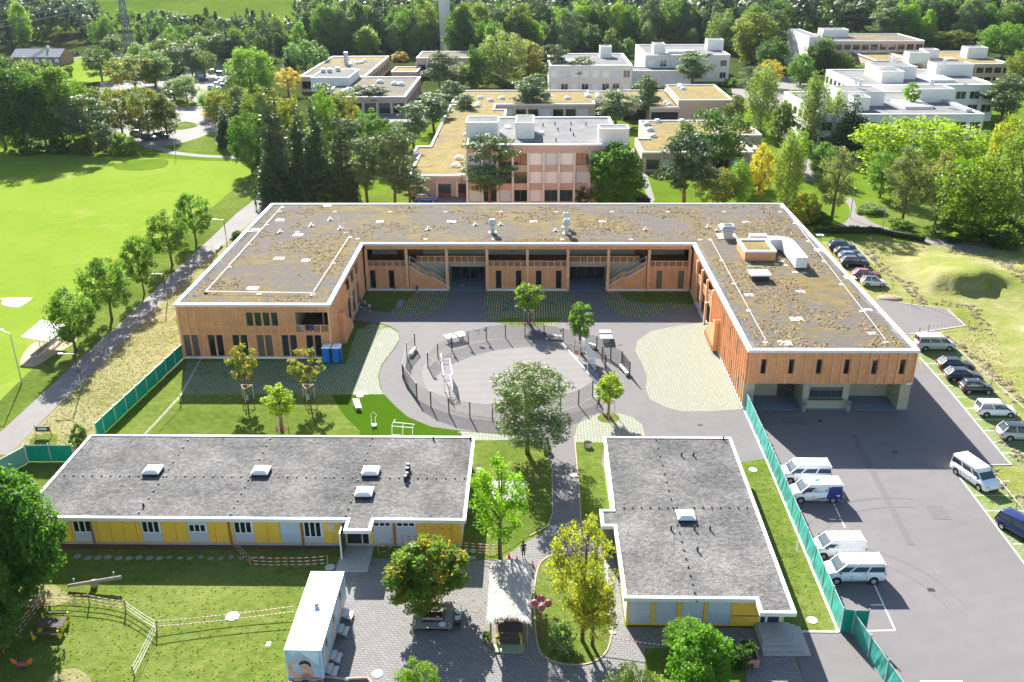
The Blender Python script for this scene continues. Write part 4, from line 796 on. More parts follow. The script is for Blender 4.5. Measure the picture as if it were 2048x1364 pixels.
# ================================================================ YELLOW PAVILIONS
def flat_roof(parent, poly, h, th=.34, mat='gravel_roof', rimw=.28):
    part('fascia', rim(MB(), poly, rimw, h - th, h), 'roof_white', parent)
    part('roof', MB().prism(inset(poly, rimw), h - th + .02, h - .08), mat, parent)
def text_part(s, size, o, ux, uz, parent, mat, name='lettering', depth=.01):
    cu = bpy.data.curves.new('lettering', 'FONT'); cu.body = s; cu.size = size; cu.extrude = depth; cu.resolution_u = 3
    t = bpy.data.objects.new('tmp', cu); col.objects.link(t); dg = bpy.context.evaluated_depsgraph_get(); me = bpy.data.meshes.new_from_object(t.evaluated_get(dg)); bpy.data.objects.remove(t)
    ux = Vector(ux).normalized(); uz = Vector(uz).normalized(); n = ux.cross(uz); o = Vector(o) - origin_of(parent)
    me.transform(Matrix(((ux.x, uz.x, n.x, o.x), (ux.y, uz.y, n.y, o.y), (ux.z, uz.z, n.z, o.z), (0, 0, 0, 1))))
    me.materials.clear(); me.materials.append(M[mat]); return link(name, me, parent)
HP = 3.1
pavA = thing('yellow_pavilion', 'long yellow-panelled single-storey pavilion with gravel roof and four white domes', 'building', (-25, 74, 0))
pA = [(-44.4, 66.35), (-15.75, 66.35), (-15.75, 64.75), (-13.4, 64.75), (-13.4, 66.35), (-5.5, 66.35), (-5.5, 80.9), (-44.4, 80.9)]
flat_roof(pavA, pA, HP)
YW = 66.8; FA = Face((-44.0, YW, 0), (1, 0, 0), (0, -1, 0))
def ua(px, row=1088): return G(px, row, .3).x + 44.0
segs = []   # (u0,u1,kind)
winA = [(147, 189, 'w'), (284.6, 325.6, 'w'), (378, 418, 's'), (469, 510, 'w'), (561.7, 602.4, 'blind'), (608, 648.6, 't'), (747.6, 787.3, 'h'), (793, 835.4, 'h')]
mb = MB(); FA.wall(mb, (0, 38.1), (.28, HP - .3), [(ua(a), ua(b), .3, 2.75) for a, b, k in winA] + [(ua(693), ua(741), .28, 2.5)], .1); part('front_wall', mb, 'yellow_panel', pavA)
for u in np.arange(.4, 38, 1.15):
    if not any(ua(a) - .1 < u < ua(b) + .1 for a, b, k in winA) and not ua(690) < u < ua(745):
        a = MB(); FA.box(a, u - .012, u + .012, .3, HP - .35, .001, .012); part('panel_joint', a, 'rust', pavA)
for px in (186, 462, 606, 790): a = MB(); FA.box(a, ua(px) - .06, ua(px) + .06, .0, HP - .34, .01, .12); part('downpipe', a, 'rust', pavA)
def bay(face, u0, u1, kind, parent, top=2.72, bot=.32):
    a = MB(); face.box(a, u0 + .02, u1 - .02, bot, top, -.09, -.05); w = part('window_bay', a, 'grey_panel', parent)
    if kind == 'blind':
        for i in range(12): a = MB(); face.box(a, u0 + .06, u1 - .06, 1.25 + i * .118, 1.25 + i * .118 + .1, -.049, -.03); part('blind_slat', a, 'blind', w)
        return
    y0, y1 = {'w': (1.35, 2.4), 's': (1.45, 2.1), 't': (1.0, 2.6), 'h': (2.15, 2.65)}[kind]
    a = MB(); face.box(a, u0 + .08, u1 - .08, y0 - .1, y1 + .08, -.049, -.015); part('window_frame', a, 'white_metal', w)
    n = 3; ww = (u1 - u0 - .3) / n
    for i in range(n): a = MB(); face.box(a, u0 + .17 + i * ww, u0 + .17 + i * ww + ww - .12, y0, y1, -.014, -.006); part('pane', a, 'glass', w)
    if kind in 'ws': a = MB(); face.box(a, u0 + .08, u1 - .08, y1 + .1, top - .04, -.049, -.01); part('blind_box', a, 'blind', w)
for a_, b_, k in winA: bay(FA, ua(a_), ua(b_), k, pavA)
part('core', MB().box(-43.95, -5.95, YW + .12, 80.5, 0, HP - .36), 'cream_wall', pavA); part('plinth', MB().box(-43.98, -5.97, YW + .01, YW + .11, 0, .275), 'concrete', pavA)
e0, e1 = ua(693) - 44, ua(741) - 44
part('door_frame', MB().box(e0 + .02, e1 - .02, YW + .06, YW + .1, .05, 2.5), 'white_metal', pavA)
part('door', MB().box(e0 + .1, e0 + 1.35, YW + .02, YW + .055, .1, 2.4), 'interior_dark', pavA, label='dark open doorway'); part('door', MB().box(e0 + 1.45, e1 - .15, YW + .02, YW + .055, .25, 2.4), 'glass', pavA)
part('entrance_screen', MB().box(e0 - .1, e0 - .04, 64.9, YW - .02, .05, 2.75), 'glass_grey', pavA); part('screen_post', MB().box(e0 - .13, e0 - .01, 64.82, 64.9, .05, 2.76), 'white_metal', pavA)
part('entrance_slab', MB().box(e0 - .3, e1 + .3, YW - 3.6, YW, 0, .08), 'concrete', pavA)
ov = MB(); cx_ = ua(672) - 44; pts = [(cx_ + 1.15 * math.copysign(abs(math.cos(t)) ** .55, math.cos(t)), 2.0 + .42 * math.copysign(abs(math.sin(t)) ** .8, math.sin(t))) for t in np.linspace(0, 2 * PI, 33)]
for p, q_ in zip(pts, pts[1:]): ov.beam((p[0], YW - .03, p[1]), (q_[0], YW - .03, q_[1]), .02, .10, up=(0, 1, 0))
part('logo_ring', ov, 'fascia', pavA); text_part('IB', .78, (cx_ - .6, YW - .03, 1.72), (1, 0, 0), (0, 0, 1), pavA, 'fascia', depth=.02)
part('poster', MB().box(ua(743) - 44, ua(745.5) - 44 + .12, YW - .03, YW - .005, 1.6, 2.1), 'red_paint', pavA)
part('floodlight', MB().box(ua(507) - 44, ua(507) - 43.7, YW - .3, YW, 2.6, 2.72), 'white_metal', pavA)
# faded painting on the right yellow panel
mb = MB()
for cx_, cz in ((ua(867) - 44, 1.9), (ua(885) - 44, 1.95), (ua(902) - 44, 1.85)):
    for k in range(5): t = k * 1.3; mb.beam((cx_, YW - .008, cz), (cx_ + .25 * math.cos(t), YW - .008, cz + .25 * math.sin(t)), .012, .07, up=(0, 1, 0))
part('faded_painting', mb, 'mustard', pavA)
def dome(px, py, parent, zr=HP - .08, w=1.5):
    c = G(px, py, zr); x, y = c.x, c.y; u = part('dome_light', MB().box(x - w / 2, x + w / 2, y - w / 2, y + w / 2, zr, zr + .28), 'dark_metal', parent)
    mb = MB(); secs = []
    for r, z in ((.53, .28), (.53, .36), (.47, .42), (.32, .55), (.12, .62), (.01, .63)): secs.append([(x + sx * r * w, y + sy * r * w, zr + z) for sx, sy in ((-1, -1), (1, -1), (1, 1), (-1, 1))])
    mb.loft(secs); part('dome', mb, 'white_metal', u, smooth=False)
for p_ in ((307, 945), (523, 946), (742, 947), (729, 989)): dome(*p_, pavA)
def dots(pxs, parent, zr, name='roof_vent', r=.06, h=.15, mat='tar'):
    for p_ in pxs: v = G(*p_, zr); part(name, MB().cyl(v, r, zr, zr + h, 8), mat, parent)
zr = HP - .08
dots([(110 + 18.6 * i, 951 + .09 * i * 1.5) for i in range(45) if not 10 <= i <= 11 and not 22 <= i <= 23], pavA, zr, r=.075, h=.12)
for x0, y0, x1, y1, n in ((376, 881, 278, 1026, 10), (540, 878, 461, 1029, 11), (745, 877, 687, 1046, 12)): dots([(x0 + (x1 - x0) * i / n, y0 + (y1 - y0) * i / n) for i in range(n + 1)], pavA, zr, r=.075, h=.12)
dots([(817, 938), (815, 946), (814, 956), (811, 962)], pavA, zr, 'flue', .17, .6, 'dark_metal'); dots([(867, 880), (941, 880), (287, 1012)], pavA, zr, 'roof_vent', .09, .35)
# right pavilion
pavB = thing('yellow_pavilion', 'yellow pavilion beside the green fence with one white dome and closed blinds', 'building', (13, 68, 0))
pB = [(7.3, 80.95), (20.0, 80.95), (19.7, 54.8), (17.0, 54.8), (17.0, 56.35), (7.1, 56.35), (7.1, 65.65), (6.05, 65.65), (6.05, 68.15), (7.15, 68.15)]
flat_roof(pavB, pB, HP)
YB = 56.85; FB2 = Face((7.4, YB, 0), (1, 0, 0), (0, -1, 0))
def ub(px): return G(px, 1250, .15).x - 7.4
wB = [(1256, 1301), (1308, 1352), (1361, 1405), (1412, 1459)]
mb = MB(); FB2.wall(mb, (0, 12.1), (.1, HP - .3), [(ub(a), ub(b), .15, 2.75) for a, b in wB] + [(ub(1517), ub(1561), .1, 2.45)], .1); part('front_wall', mb, 'yellow_panel', pavB)
for a_, b_ in wB: bay(FB2, ub(a_), ub(b_), 'blind', pavB, 2.74, .17)
part('core', MB().box(7.45, 19.5, YB + .12, 80.5, 0, HP - .36), 'white_wall', pavB)
part('annex_wall', MB().box(6.2, 7.4, 65.9, 67.9, 0, HP - .36), 'glass_grey', pavB)
a = MB(); FB2.box(a, ub(1462), ub(1515), 1.05, 1.13, .005, .03); part('rail_strip', a, 'rust', pavB)
a = MB(); FB2.box(a, ub(1517), ub(1561), .12, 2.45, -.09, -.05); part('door_frame', a, 'white_metal', pavB)
for x0, x1 in ((1519, 1528), (1533, 1556)): a = MB(); FB2.box(a, ub(x0), ub(x1), .3, 2.3, -.049, -.03); part('door', a, 'glass_blue', pavB)
a = MB(); FB2.box(a, ub(1513), ub(1515.5), 1.6, 1.9, .0, .2); part('wall_lamp', a, 'dark_metal', pavB); a = MB(); FB2.box(a, ub(1300), ub(1308), 2.6, 2.75, .0, .15); part('wall_lamp', a, 'dark_metal', pavB)
v0 = G(1512, 1256); v1 = G(1566, 1256)
for k in range(3):
    s = k * .42; part('entrance_step', MB().box(v0.x - (.0 if k == 0 else .15), v1.x + .45 + s, YB - 2.3 - s, YB - .02, .0 if k == 2 else .17 * (2 - k), .17 * (3 - k)), 'concrete', pavB)
dome(1371, 1036, pavB, w=1.45)
dots([(1230 + 17.6 * i, 1016) for i in range(17) if i != 8], pavB, zr, r=.075, h=.12); dots([(1312 + 4.3 * i, 880 + 17 * i) for i in range(20) if i != 9], pavB, zr, r=.075, h=.12)
dots([(1363, 912), (1387, 912), (1447, 880), (1342, 1060), (1389, 1060), (1420, 1060), (1395, 1102)], pavB, zr, 'roof_vent', .08, .42)
def zfix(v): return v

# ================================================================ BUILDINGS BEYOND THE SCHOOL
def far_block(parent, x0, x1, y0, y1, h, wall, roof, storeys, bays, side_bays=0, side=-1, fasc=1.0, rimw=.5, glz='glass', pil=None, wfill=.78, z0=0.0, rmat='roof_white', blinds=(), seed=0, lip=.35):
    rg = random.Random(seed); F = Face((x0, y0, 0), (1, 0, 0), (0, -1, 0)); W = x1 - x0; bw_ = W / max(bays, 1)
    hs = [(bw_ * (i + .5 - wfill / 2), bw_ * (i + .5 + wfill / 2), a, b) for (a, b) in storeys for i in range(bays)]
    mb = MB(); F.wall(mb, (0, W), (z0, h - .02), hs, .3); part('front_wall', mb, wall, parent)
    for h_ in hs:
        a = MB(); F.box(a, *h_, -.32, -.25); g = rg.choice(blinds) if blinds and rg.random() < .72 else glz
        w = part('window', a, g, parent)
        if g in ('blind', 'white_metal'): continue
        b = MB(); F.box(b, (h_[0] + h_[1]) / 2 - .04, (h_[0] + h_[1]) / 2 + .04, h_[2], h_[3], -.24, -.2); part('mullion', b, 'white_metal' if wall != 'brick' else 'brick_dark', w)
    if side_bays:
        S = Face((x0 if side < 0 else x1, y0, 0), (0, 1, 0), (side, 0, 0)); D = y1 - y0; sb = D / side_bays
        hs2 = [(sb * (i + .5 - wfill / 2), sb * (i + .5 + wfill / 2), a, b) for (a, b) in storeys for i in range(side_bays)]
        mb = MB(); S.wall(mb, (0, D), (z0, h - .02), hs2, .3); part('side_wall', mb, wall, parent)
        for h_ in hs2: a = MB(); S.box(a, *h_, -.32, -.25); part('window', a, glz, parent)
        xa, xb = (x0 + .34, x1) if side < 0 else (x0, x1 - .34)
    else: xa, xb = x0, x1
    part('core', MB().box(xa, xb, y0 + .34, y1, z0, h - .5), wall, parent)
    if pil:
        for i in range(bays + 1): a = MB(); F.box(a, bw_ * i - .2, bw_ * i + .2, z0, pil, .003, .45); part('pilaster', a, 'cream_wall', parent)
    P = [(x0 - .05, y0 - .05), (x1 + .05, y0 - .05), (x1 + .05, y1 + .05), (x0 - .05, y1 + .05)]
    part('parapet', rim(MB(), P, rimw, h, h + lip), rmat, parent)
    part('roof', MB().prism(inset(P, rimw), h - .3, h + .02), roof, parent)
def tower(parent, x0, x1, y0, y1, z0, z1, mat='white_wall', r=.6, name='roof_core'):
    pts = []
    for cx_, cy_, a0 in ((x1 - r, y1 - r, 0), (x0 + r, y1 - r, 1), (x0 + r, y0 + r, 2), (x1 - r, y0 + r, 3)):
        for k in range(4): t = (a0 + k / 3) * PI / 2; pts.append((cx_ + r * math.cos(t), cy_ + r * math.sin(t)))
    t = part(name, MB().prism(pts, z0, z1 - .25), mat, parent)
    part('core_cap', rim(MB(), pts, .3, z1 - .25, z1), 'roof_white', t); part('core_roof', MB().prism(inset(pts, .3), z1 - .4, z1 - .15), 'roof_grey', t); return t
def tpx(parent, p0, p1, row, depth, z0, h):
    a, b = G(p0, row, z0), G(p1, row, z0); return tower(parent, a.x, b.x, a.y, a.y + depth, z0 - .05, z0 + h, r=.3)
def domes(parent, pts, z, r=1.0):
    for p_ in pts: v = G(*p_, z); part('dome_light', MB().cyl(v, r * 1.05, z, z + .35, 12).sphere((v.x, v.y, z + .3), r, 12, 6, sc3=(1, 1, .6)), 'white_metal', parent, smooth=False)
b1 = thing('brick_office_block', 'three-storey brick building with concrete pilasters, white roof towers and mixed blinds', 'building', (3, 178, 0))
far_block(b1, -12.4, 17.3, 177.3, 206.5, 12.0, 'brick', 'roof_grey', [(1.1, 3.4), (4.7, 7.0), (8.3, 10.6)], 10, side_bays=0, pil=10.9, glz='glass_blue', wfill=.84, blinds=('blind', 'blind', 'white_metal', 'glass'), seed=4)
tower(b1, -13.0, -6.4, 184.5, 191.5, 3.5, 15.2); tower(b1, -3.1, .7, 184, 192.6, 12, 15.2); tower(b1, 13.0, 18.9, 178.6, 183, 3, 15.0)
dots([(1086, 253), (1110, 250), (1142, 250), (1116, 262), (1141, 262), (1147, 272), (1112, 283), (1172, 251)], b1, 12, 'roof_vent', .12, .7); dots([(1015, 256), (1081, 268)], b1, 12, 'roof_fan', .7, .5, 'white_metal')
b1b = thing('brick_wing', 'low L-shaped brick wing with mossy orange roof and rows of round domes', 'building', (-18, 200, 0))
pol = [(-23.4, 213.8), (-23.4, 271), (-20.6, 271), (-20.6, 275.5), (-23.3, 275.5), (-23.0, 298), (18, 297.5), (18, 295.5), (27, 295.5), (27, 297.6), (42, 297.5), (42, 266), (33.5, 266), (33.5, 270), (26, 270), (26, 277), (18.5, 277), (18.5, 271.5), (-10.2, 271.5), (-10.2, 263), (-6.8, 263), (-6.8, 207), (-12.6, 207), (-12.6, 186.1), (-14.3, 186.1), (-14.3, 185.3), (-25, 185.3), (-25, 206), (-26.5, 206), (-26.5, 213.8)]
part('wall', MB().prism(pol, 0, 4.0, top=False), 'brick', b1b); part('parapet', rim(MB(), pol, .5, 4.0, 4.45), 'roof_white', b1b); part('roof', MB().prism(inset(pol, .5), 3.6, 4.1), 'sedum_roof_dense', b1b)
for x, w, g in ((-21.2, 2.6, 'brick'), (-17.6, 2.6, 'glass_blue'), (-14.0, 1.6, 'interior_dark')):
    part('pilaster', MB().box(x - w / 2 - .45, x - w / 2 - .05, 184.8, 185.29, 0, 3.2), 'cream_wall', b1b)
    if g != 'brick': wq = part('window', MB().box(x - w / 2, x + w / 2, 185.2, 185.28, .8, 2.6), g, b1b); part('apron', MB().box(x - w / 2, x + w / 2, 185.15, 185.28, 0, .78), 'brick_dark', b1b)
for i in range(7):
    x = -8 + 3.6 * i
    if x < 18: part('window', MB().box(x, x + 2.8, 271.3, 271.46, .6, 2.9), 'glass' if i % 3 else 'blind', b1b); part('pilaster', MB().box(x - .5, x - .1, 270.9, 271.46, 0, 3.3), 'cream_wall', b1b)
for x0, x1, yy in ((19, 25.6, 276.8), (26.5, 33, 269.8), (34, 41.5, 265.8)): part('doors', MB().box(x0, x1, yy, yy + .15, 0, 3.0), 'interior_dark', b1b)
domes(b1b, [(961, 197), (981, 202), (1004, 198), (1035, 201), (956, 210), (955, 214), (1093, 198), (1135, 198), (1175, 191), (1176, 194), (1196, 191), (1197, 195), (938, 259), (935, 271), (918, 318), (912, 333), (939, 249), (1322, 202), (1333, 207), (1339, 211)], 4.1, .95)
b2 = thing('brick_wing', 'low brick building with domes on ochre planted roof, stepped along the lane', 'building', (30, 215, 0))
pol = [(24.8, 206.5), (24.8, 222.3), (28.0, 222.3), (28.2, 245.5), (45, 245.5), (49.6, 245.5), (49.6, 206.5)]
part('wall', MB().prism(pol, 0, 4.1, top=False), 'brick', b2); part('parapet', rim(MB(), pol, .5, 4.1, 4.5), 'roof_white', b2); part('roof', MB().prism(inset(pol, .5), 3.7, 4.15), 'sedum_roof_dense', b2)
for i in range(6): x = 25.5 + 3.9 * i; part('window', MB().box(x + .4, x + 3.2, 206.35, 206.47, .7, 2.8), 'glass_blue' if i % 2 == 0 else 'blind', b2); part('pilaster', MB().box(x - .3, x + .1, 206.0, 206.47, 0, 3.4), 'cream_wall', b2)
for i in range(4): y = 207.5 + 3.6 * i; part('window', MB().box(24.65, 24.77, y, y + 2.7, .7, 2.8), 'glass', b2)
domes(b2, [(1294, 250), (1315, 244), (1300, 261), (1306, 274), (1364, 244)], 4.15, .95)
b3 = thing('brick_hall', 'square brick hall with plain parapet and dry ochre planted roof', 'building', (49, 280, 0))
far_block(b3, 41.5, 56.8, 266.3, 295.5, 6.0, 'brick', 'sedum_roof_dense', [], 0); domes(b3, [(1360, 172), (1362, 175), (1366, 179)], 6.0, .9)
b4 = thing('brick_annex', 'small brick annex with flat ochre roof behind the large dark tree', 'building', (52, 232, 0))
far_block(b4, 45, 55.2, 223.5, 238.5, 4.6, 'brick', 'sedum_roof_dense', [], 0)
far_block(b4, 45, 53, 216, 223.4, 2.8, 'brick', 'sedum_roof_dense', [], 0)
bl = thing('brick_pavilion', 'brick pavilion with orange-grey roof, white roof box and pillared front', 'building', (-58, 300, 0))
far_block(bl, -79, -56.4, 324, 381, 5.0, 'brick', 'sedum_roof_orange', [(1, 3.6)], 5, side_bays=11, side=1, rimw=.7)
far_block(bl, -63, -37.5, 281, 323.5, 4.8, 'brick', 'sedum_roof_orange', [(.2, 3.2)], 6, side_bays=9, side=1, rimw=.7, pil=3.5)
tower(bl, -71, -58.5, 305, 325, 3, 7.5, r=.3); part('flue', MB().cyl((-69, 357), .8, 5, 9.5, 12), 'galvanised', bl)
for k in range(3): part('roof_fan', MB().cyl((-69.5 + 2.2 * k, 318 + (k == 2) * 3), .8, 7.3, 8.6, 12), 'galvanised', bl)
domes(bl, [(700, 131), (705, 126), (714, 128), (722, 127), (728, 124), (708, 143), (690, 185), (698, 181), (790, 169), (802, 170), (760, 165)], 4.95, 1.2)
bc = thing('brick_building', 'low brick building with orange roof in front of the tall chimney', 'building', (-32, 365, 0))
far_block(bc, -43.3, -20, 361, 382, 6.6, 'brick', 'sedum_roof_orange', [(2.2, 4.4)], 6, pil=5.5, rimw=.7); far_block(bc, -51, -41.5, 347, 360.9, 3.4, 'brick', 'sedum_roof_dense', [(.6, 1.6)], 4)
ch = thing('chimney', 'tall pale concrete chimney tower rising out of the trees', 'chimney', (-38.2, 430, 0))
a = MB(); a.loft([[( -38.2 + sx * r, 430 + sy * r, z) for sx, sy in ((-1, -1), (1, -1), (1, 1), (-1, 1))] for z, r in ((0, 2.15), (12, 2.2), (60, 2.75))]); part('shaft', a, 'chimney_concrete', ch); part('rust_stain', MB().box(-39.2, -37.2, 427.77, 427.82, 5, 8.5), 'brick', ch)
w1 = thing('white_block', 'white two-storey clinic block, the front one of the stepped row, behind the big bright tree', 'building', (90, 245, 0))
far_block(w1, 69.7, 108.7, 227, 262.3, 8.8, 'white_wall', 'roof_grey', [(1.6, 3.6), (5.2, 7.2)], 11, side_bays=7, side=-1, wfill=.72, glz='glass_green', rimw=.9, seed=2)
tpx(w1, 1682, 1768, 212, 10, 8.8, 3.6); tpx(w1, 1705, 1739, 221, 5, 8.8, 3.2); tpx(w1, 1834, 1906, 205, 7, 8.8, 3.4)
part('roof_court', MB().box(93, 100, 236, 246, 8.8, 9.5), 'white_wall', w1); part('roof_duct', MB().box(106, 107.5, 231, 250, 8.9, 9.6), 'galvanised', w1); dots([(1712, 168), (1721, 172), (1864, 172)], w1, 13.2, 'flue', .5, 1.6, 'white_metal')
w2 = thing('white_block', 'white clinic block with three roof boxes, the rear one of the stepped row', 'building', (115, 285, 0))
far_block(w2, 92, 130, 267.5, 300, 9.8, 'white_wall', 'roof_grey', [(2.6, 4.6), (6.2, 8.2)], 10, side_bays=8, side=-1, wfill=.72, glz='glass_green', rimw=.9)
tpx(w2, 1750, 1832, 159, 10, 9.8, 3.6); tpx(w2, 1762, 1807, 166, 6, 9.8, 3.2); tpx(w2, 1870, 1946, 152, 7, 9.8, 3.4); part('roof_court', MB().box(114, 121, 274, 284, 9.8, 10.5), 'white_wall', w2)
dots([(1782, 124), (1789, 126), (1888, 130)], w2, 14.2, 'flue', .5, 1.6, 'white_metal')
w3 = thing('white_house', 'white two-storey block with a single roof tower and closed blinds', 'building', (22, 335, 0))
far_block(w3, 6, 33.5, 318, 352, 9, 'cream_wall', 'roof_grey', [(1.2, 3.4), (5.4, 7.6)], 8, wfill=.62, glz='blind', blinds=('white_metal', 'glass_blue'), seed=3, rimw=.8)
tpx(w3, 1200, 1223, 116, 6, 9, 3.8); part('roof_light', MB().box(10, 17, 328, 333, 9, 9.7), 'white_metal', w3)
w4 = thing('white_house', 'white terrace block with roof tower and link building with planted terrace', 'building', (57, 360, 0))
far_block(w4, 41, 71.3, 346, 381, 9, 'cream_wall', 'roof_grey', [(1.2, 3.2), (5.4, 7.4)], 7, wfill=.5, glz='glass_blue', blinds=('white_metal',), seed=5, rimw=.8)
tpx(w4, 1414, 1447, 101, 6, 9, 3.8); tpx(w4, 1307, 1330, 109, 7, 9, 3.6); far_block(w4, 33.6, 56, 335, 345.9, 5, 'cream_wall', 'roof_grey', [(1.6, 3.4)], 6, wfill=.6, glz='blind')
part('roof_light', MB().box(50, 60, 353, 358, 9, 9.9), 'white_metal', w4)
b5 = thing('brick_block', 'three-storey brick block with white stair tower half hidden by dark trees', 'building', (108, 385, 0))
far_block(b5, 109, 150, 372, 400, 11, 'brick', 'sedum_roof_orange', [(1, 3), (4.5, 6.5), (8, 10)], 12, side_bays=8, side=-1); tower(b5, 104.5, 109, 366, 398, 0, 13.5, r=.3); tower(b5, 116, 126, 388, 396, 11, 14, r=.3)
b6 = thing('brick_block', 'wide brick block with ochre roof, roof court and white towers at the far right', 'building', (150, 355, 0))
far_block(b6, 136, 166.5, 335, 373, 7, 'brick', 'sedum_roof_dense', [(.8, 2.8), (4.2, 6)], 10, side_bays=8, side=-1, rimw=.7); far_block(b6, 123, 135.9, 345, 372, 7, 'brick', 'sedum_roof_dense', [], 0)
tpx(b6, 1933, 1974, 117, 6, 7, 3.8); tpx(b6, 1817, 1857, 127, 6, 7, 3.6); tpx(b6, 1846, 1876, 120, 5, 7, 3.6); part('roof_court', MB().box(142, 152, 345, 351, 7, 7.7), 'brick', b6)
sh = thing('farmhouse', 'long low brick farmhouse with grey pitched roof beyond the meadow', 'house', (-207, 404, 0))
a = MB(); a.box(-217.5, -196.5, 398.5, 409, 0, 3.6); part('wall', a, 'brick_red', sh)
a = MB(); a.loft([[(x, 398, 3.4), (x, 403.8, 6.2), (x, 409.6, 3.4), (x, 409.6, 3.2), (x, 398, 3.2)] for x in (-218, -197)]); part('roof', a, 'slate', sh)
part('gable', MB().add([(-196.45, 398.5, 3.5), (-196.45, 409, 3.5), (-196.45, 403.8, 6.0)], [(0, 1, 2)]), 'brick_red', sh)
for x in (-208, -204.5, -199.5): part('window', MB().box(x, x + 1.6, 398.36, 398.48, 1.2, 2.7), 'white_metal', sh)
part('chimney_stack', MB().box(-205, -204.2, 404.5, 405.3, 5, 7.2), 'white_wall', sh); part('door', MB().box(-202, -201, 398.36, 398.48, .1, 2.3), 'white_metal', sh)
# ================================================================ TREES
def leaf_mesh(name, centers, radii, n_per, size, mat, flat=1.0, outw=.6, droop=0.0, shape=None, seed=0, elong=1.0, up=.45):
    """many small leaf faces gathered in clumps spread through the crown"""
    rg = np.random.default_rng(seed); C = np.repeat(np.array(centers), n_per, 0); Rr = np.repeat(np.array(radii), n_per); n = len(C)
    d = rg.normal(size=(n, 3)); d /= np.linalg.norm(d, axis=1)[:, None]
    rad = Rr * rg.uniform(.45, 1.05, n); P = C + d * rad[:, None] * np.array([1, 1, flat])
    if droop: P[:, 2] -= np.abs(rg.normal(size=n)) * droop * Rr
    nrm = d * outw + rg.normal(size=(n, 3)) * .75; nrm[:, 2] += up; nrm /= np.linalg.norm(nrm, axis=1)[:, None]
    a = rg.normal(size=(n, 3)); t = np.cross(nrm, a); t /= np.linalg.norm(t, axis=1)[:, None] + 1e-9; b = np.cross(nrm, t)
    s = (size * rg.uniform(.6, 1.35, n))[:, None]
    V = np.stack([P - t * s * elong, P - b * s * .55, P + t * s * elong, P + b * s * .55], 1).reshape(-1, 3)
    me = bpy.data.meshes.new(name); me.vertices.add(4 * n); me.vertices.foreach_set('co', V.ravel().astype('f'))
    me.loops.add(4 * n); me.loops.foreach_set('vertex_index', np.arange(4 * n, dtype='i')); me.polygons.add(n)
    me.polygons.foreach_set('loop_start', np.arange(0, 4 * n, 4, dtype='i')); me.polygons.foreach_set('loop_total', np.full(n, 4, 'i'))
    me.update(calc_edges=True)
    at = me.attributes.new('leaf', 'FLOAT', 'FACE'); at.data.foreach_set('value', rg.random(n).astype('f'))
    cl = np.repeat(rg.random(len(centers)), n_per); at = me.attributes.new('clump', 'FLOAT', 'FACE'); at.data.foreach_set('value', cl.astype('f'))
    me.materials.append(M[mat]); return me
def crown_clumps(kind, n, seed):
    """clump centres in a crown whose base is z=0, height 1, width 1"""
    rg = random.Random(seed); out = []; rad = []
    lob = [(rg.random() * 6.28, rg.uniform(.78, 1.12)) for _ in range(5)]
    tries = 0
    while len(out) < n and tries < 40000:
        tries += 1
        x, y, z = rg.uniform(-.5, .5), rg.uniform(-.5, .5), rg.random(); r = math.hypot(x, y); an = math.atan2(y, x)
        w = 1 + .16 * math.sin(an * 2 + lob[0][0]) + .12 * math.sin(an * 3 + lob[1][0] + z * 5)
        if kind == 'round': R = .46 * math.sqrt(max(0, 1 - ((z - .46) / .54) ** 2)) ** .9
        elif kind == 'wide': R = .48 * math.sqrt(max(0, 1 - ((z - .4) / .6) ** 2)) ** .7
        elif kind == 'tall': R = .44 * math.sin(PI * min(1, max(0, z * .92 + .06))) ** .6
        elif kind == 'cone': R = .5 * (1 - z) ** .85 * (.8 + .2 * math.cos(z * 60)) + .02
        elif kind == 'pyramid': R = .46 * (1 - z) ** .55 * min(1, .35 + z * 3)
        elif kind == 'pine': R = .5 * math.sqrt(max(0, 1 - ((z - .5) / .5) ** 2)) * (.75 + .25 * math.sin(z * 15 + lob[2][0]))
        elif kind == 'birch': R = .42 * math.sin(PI * min(1, max(0, z * .9 + .05))) ** .8
        else: R = .45
        R *= w
        if r > R: continue
        if R > .12 and r < R * (.45 if kind != 'pine' else .25) and z < .85 and rg.random() < .75: continue
        out.append((x, y, z)); rad.append(rg.uniform(.075, .13) * (1.15 if kind == 'pine' else 1))
    return out, rad
PROTO = {}
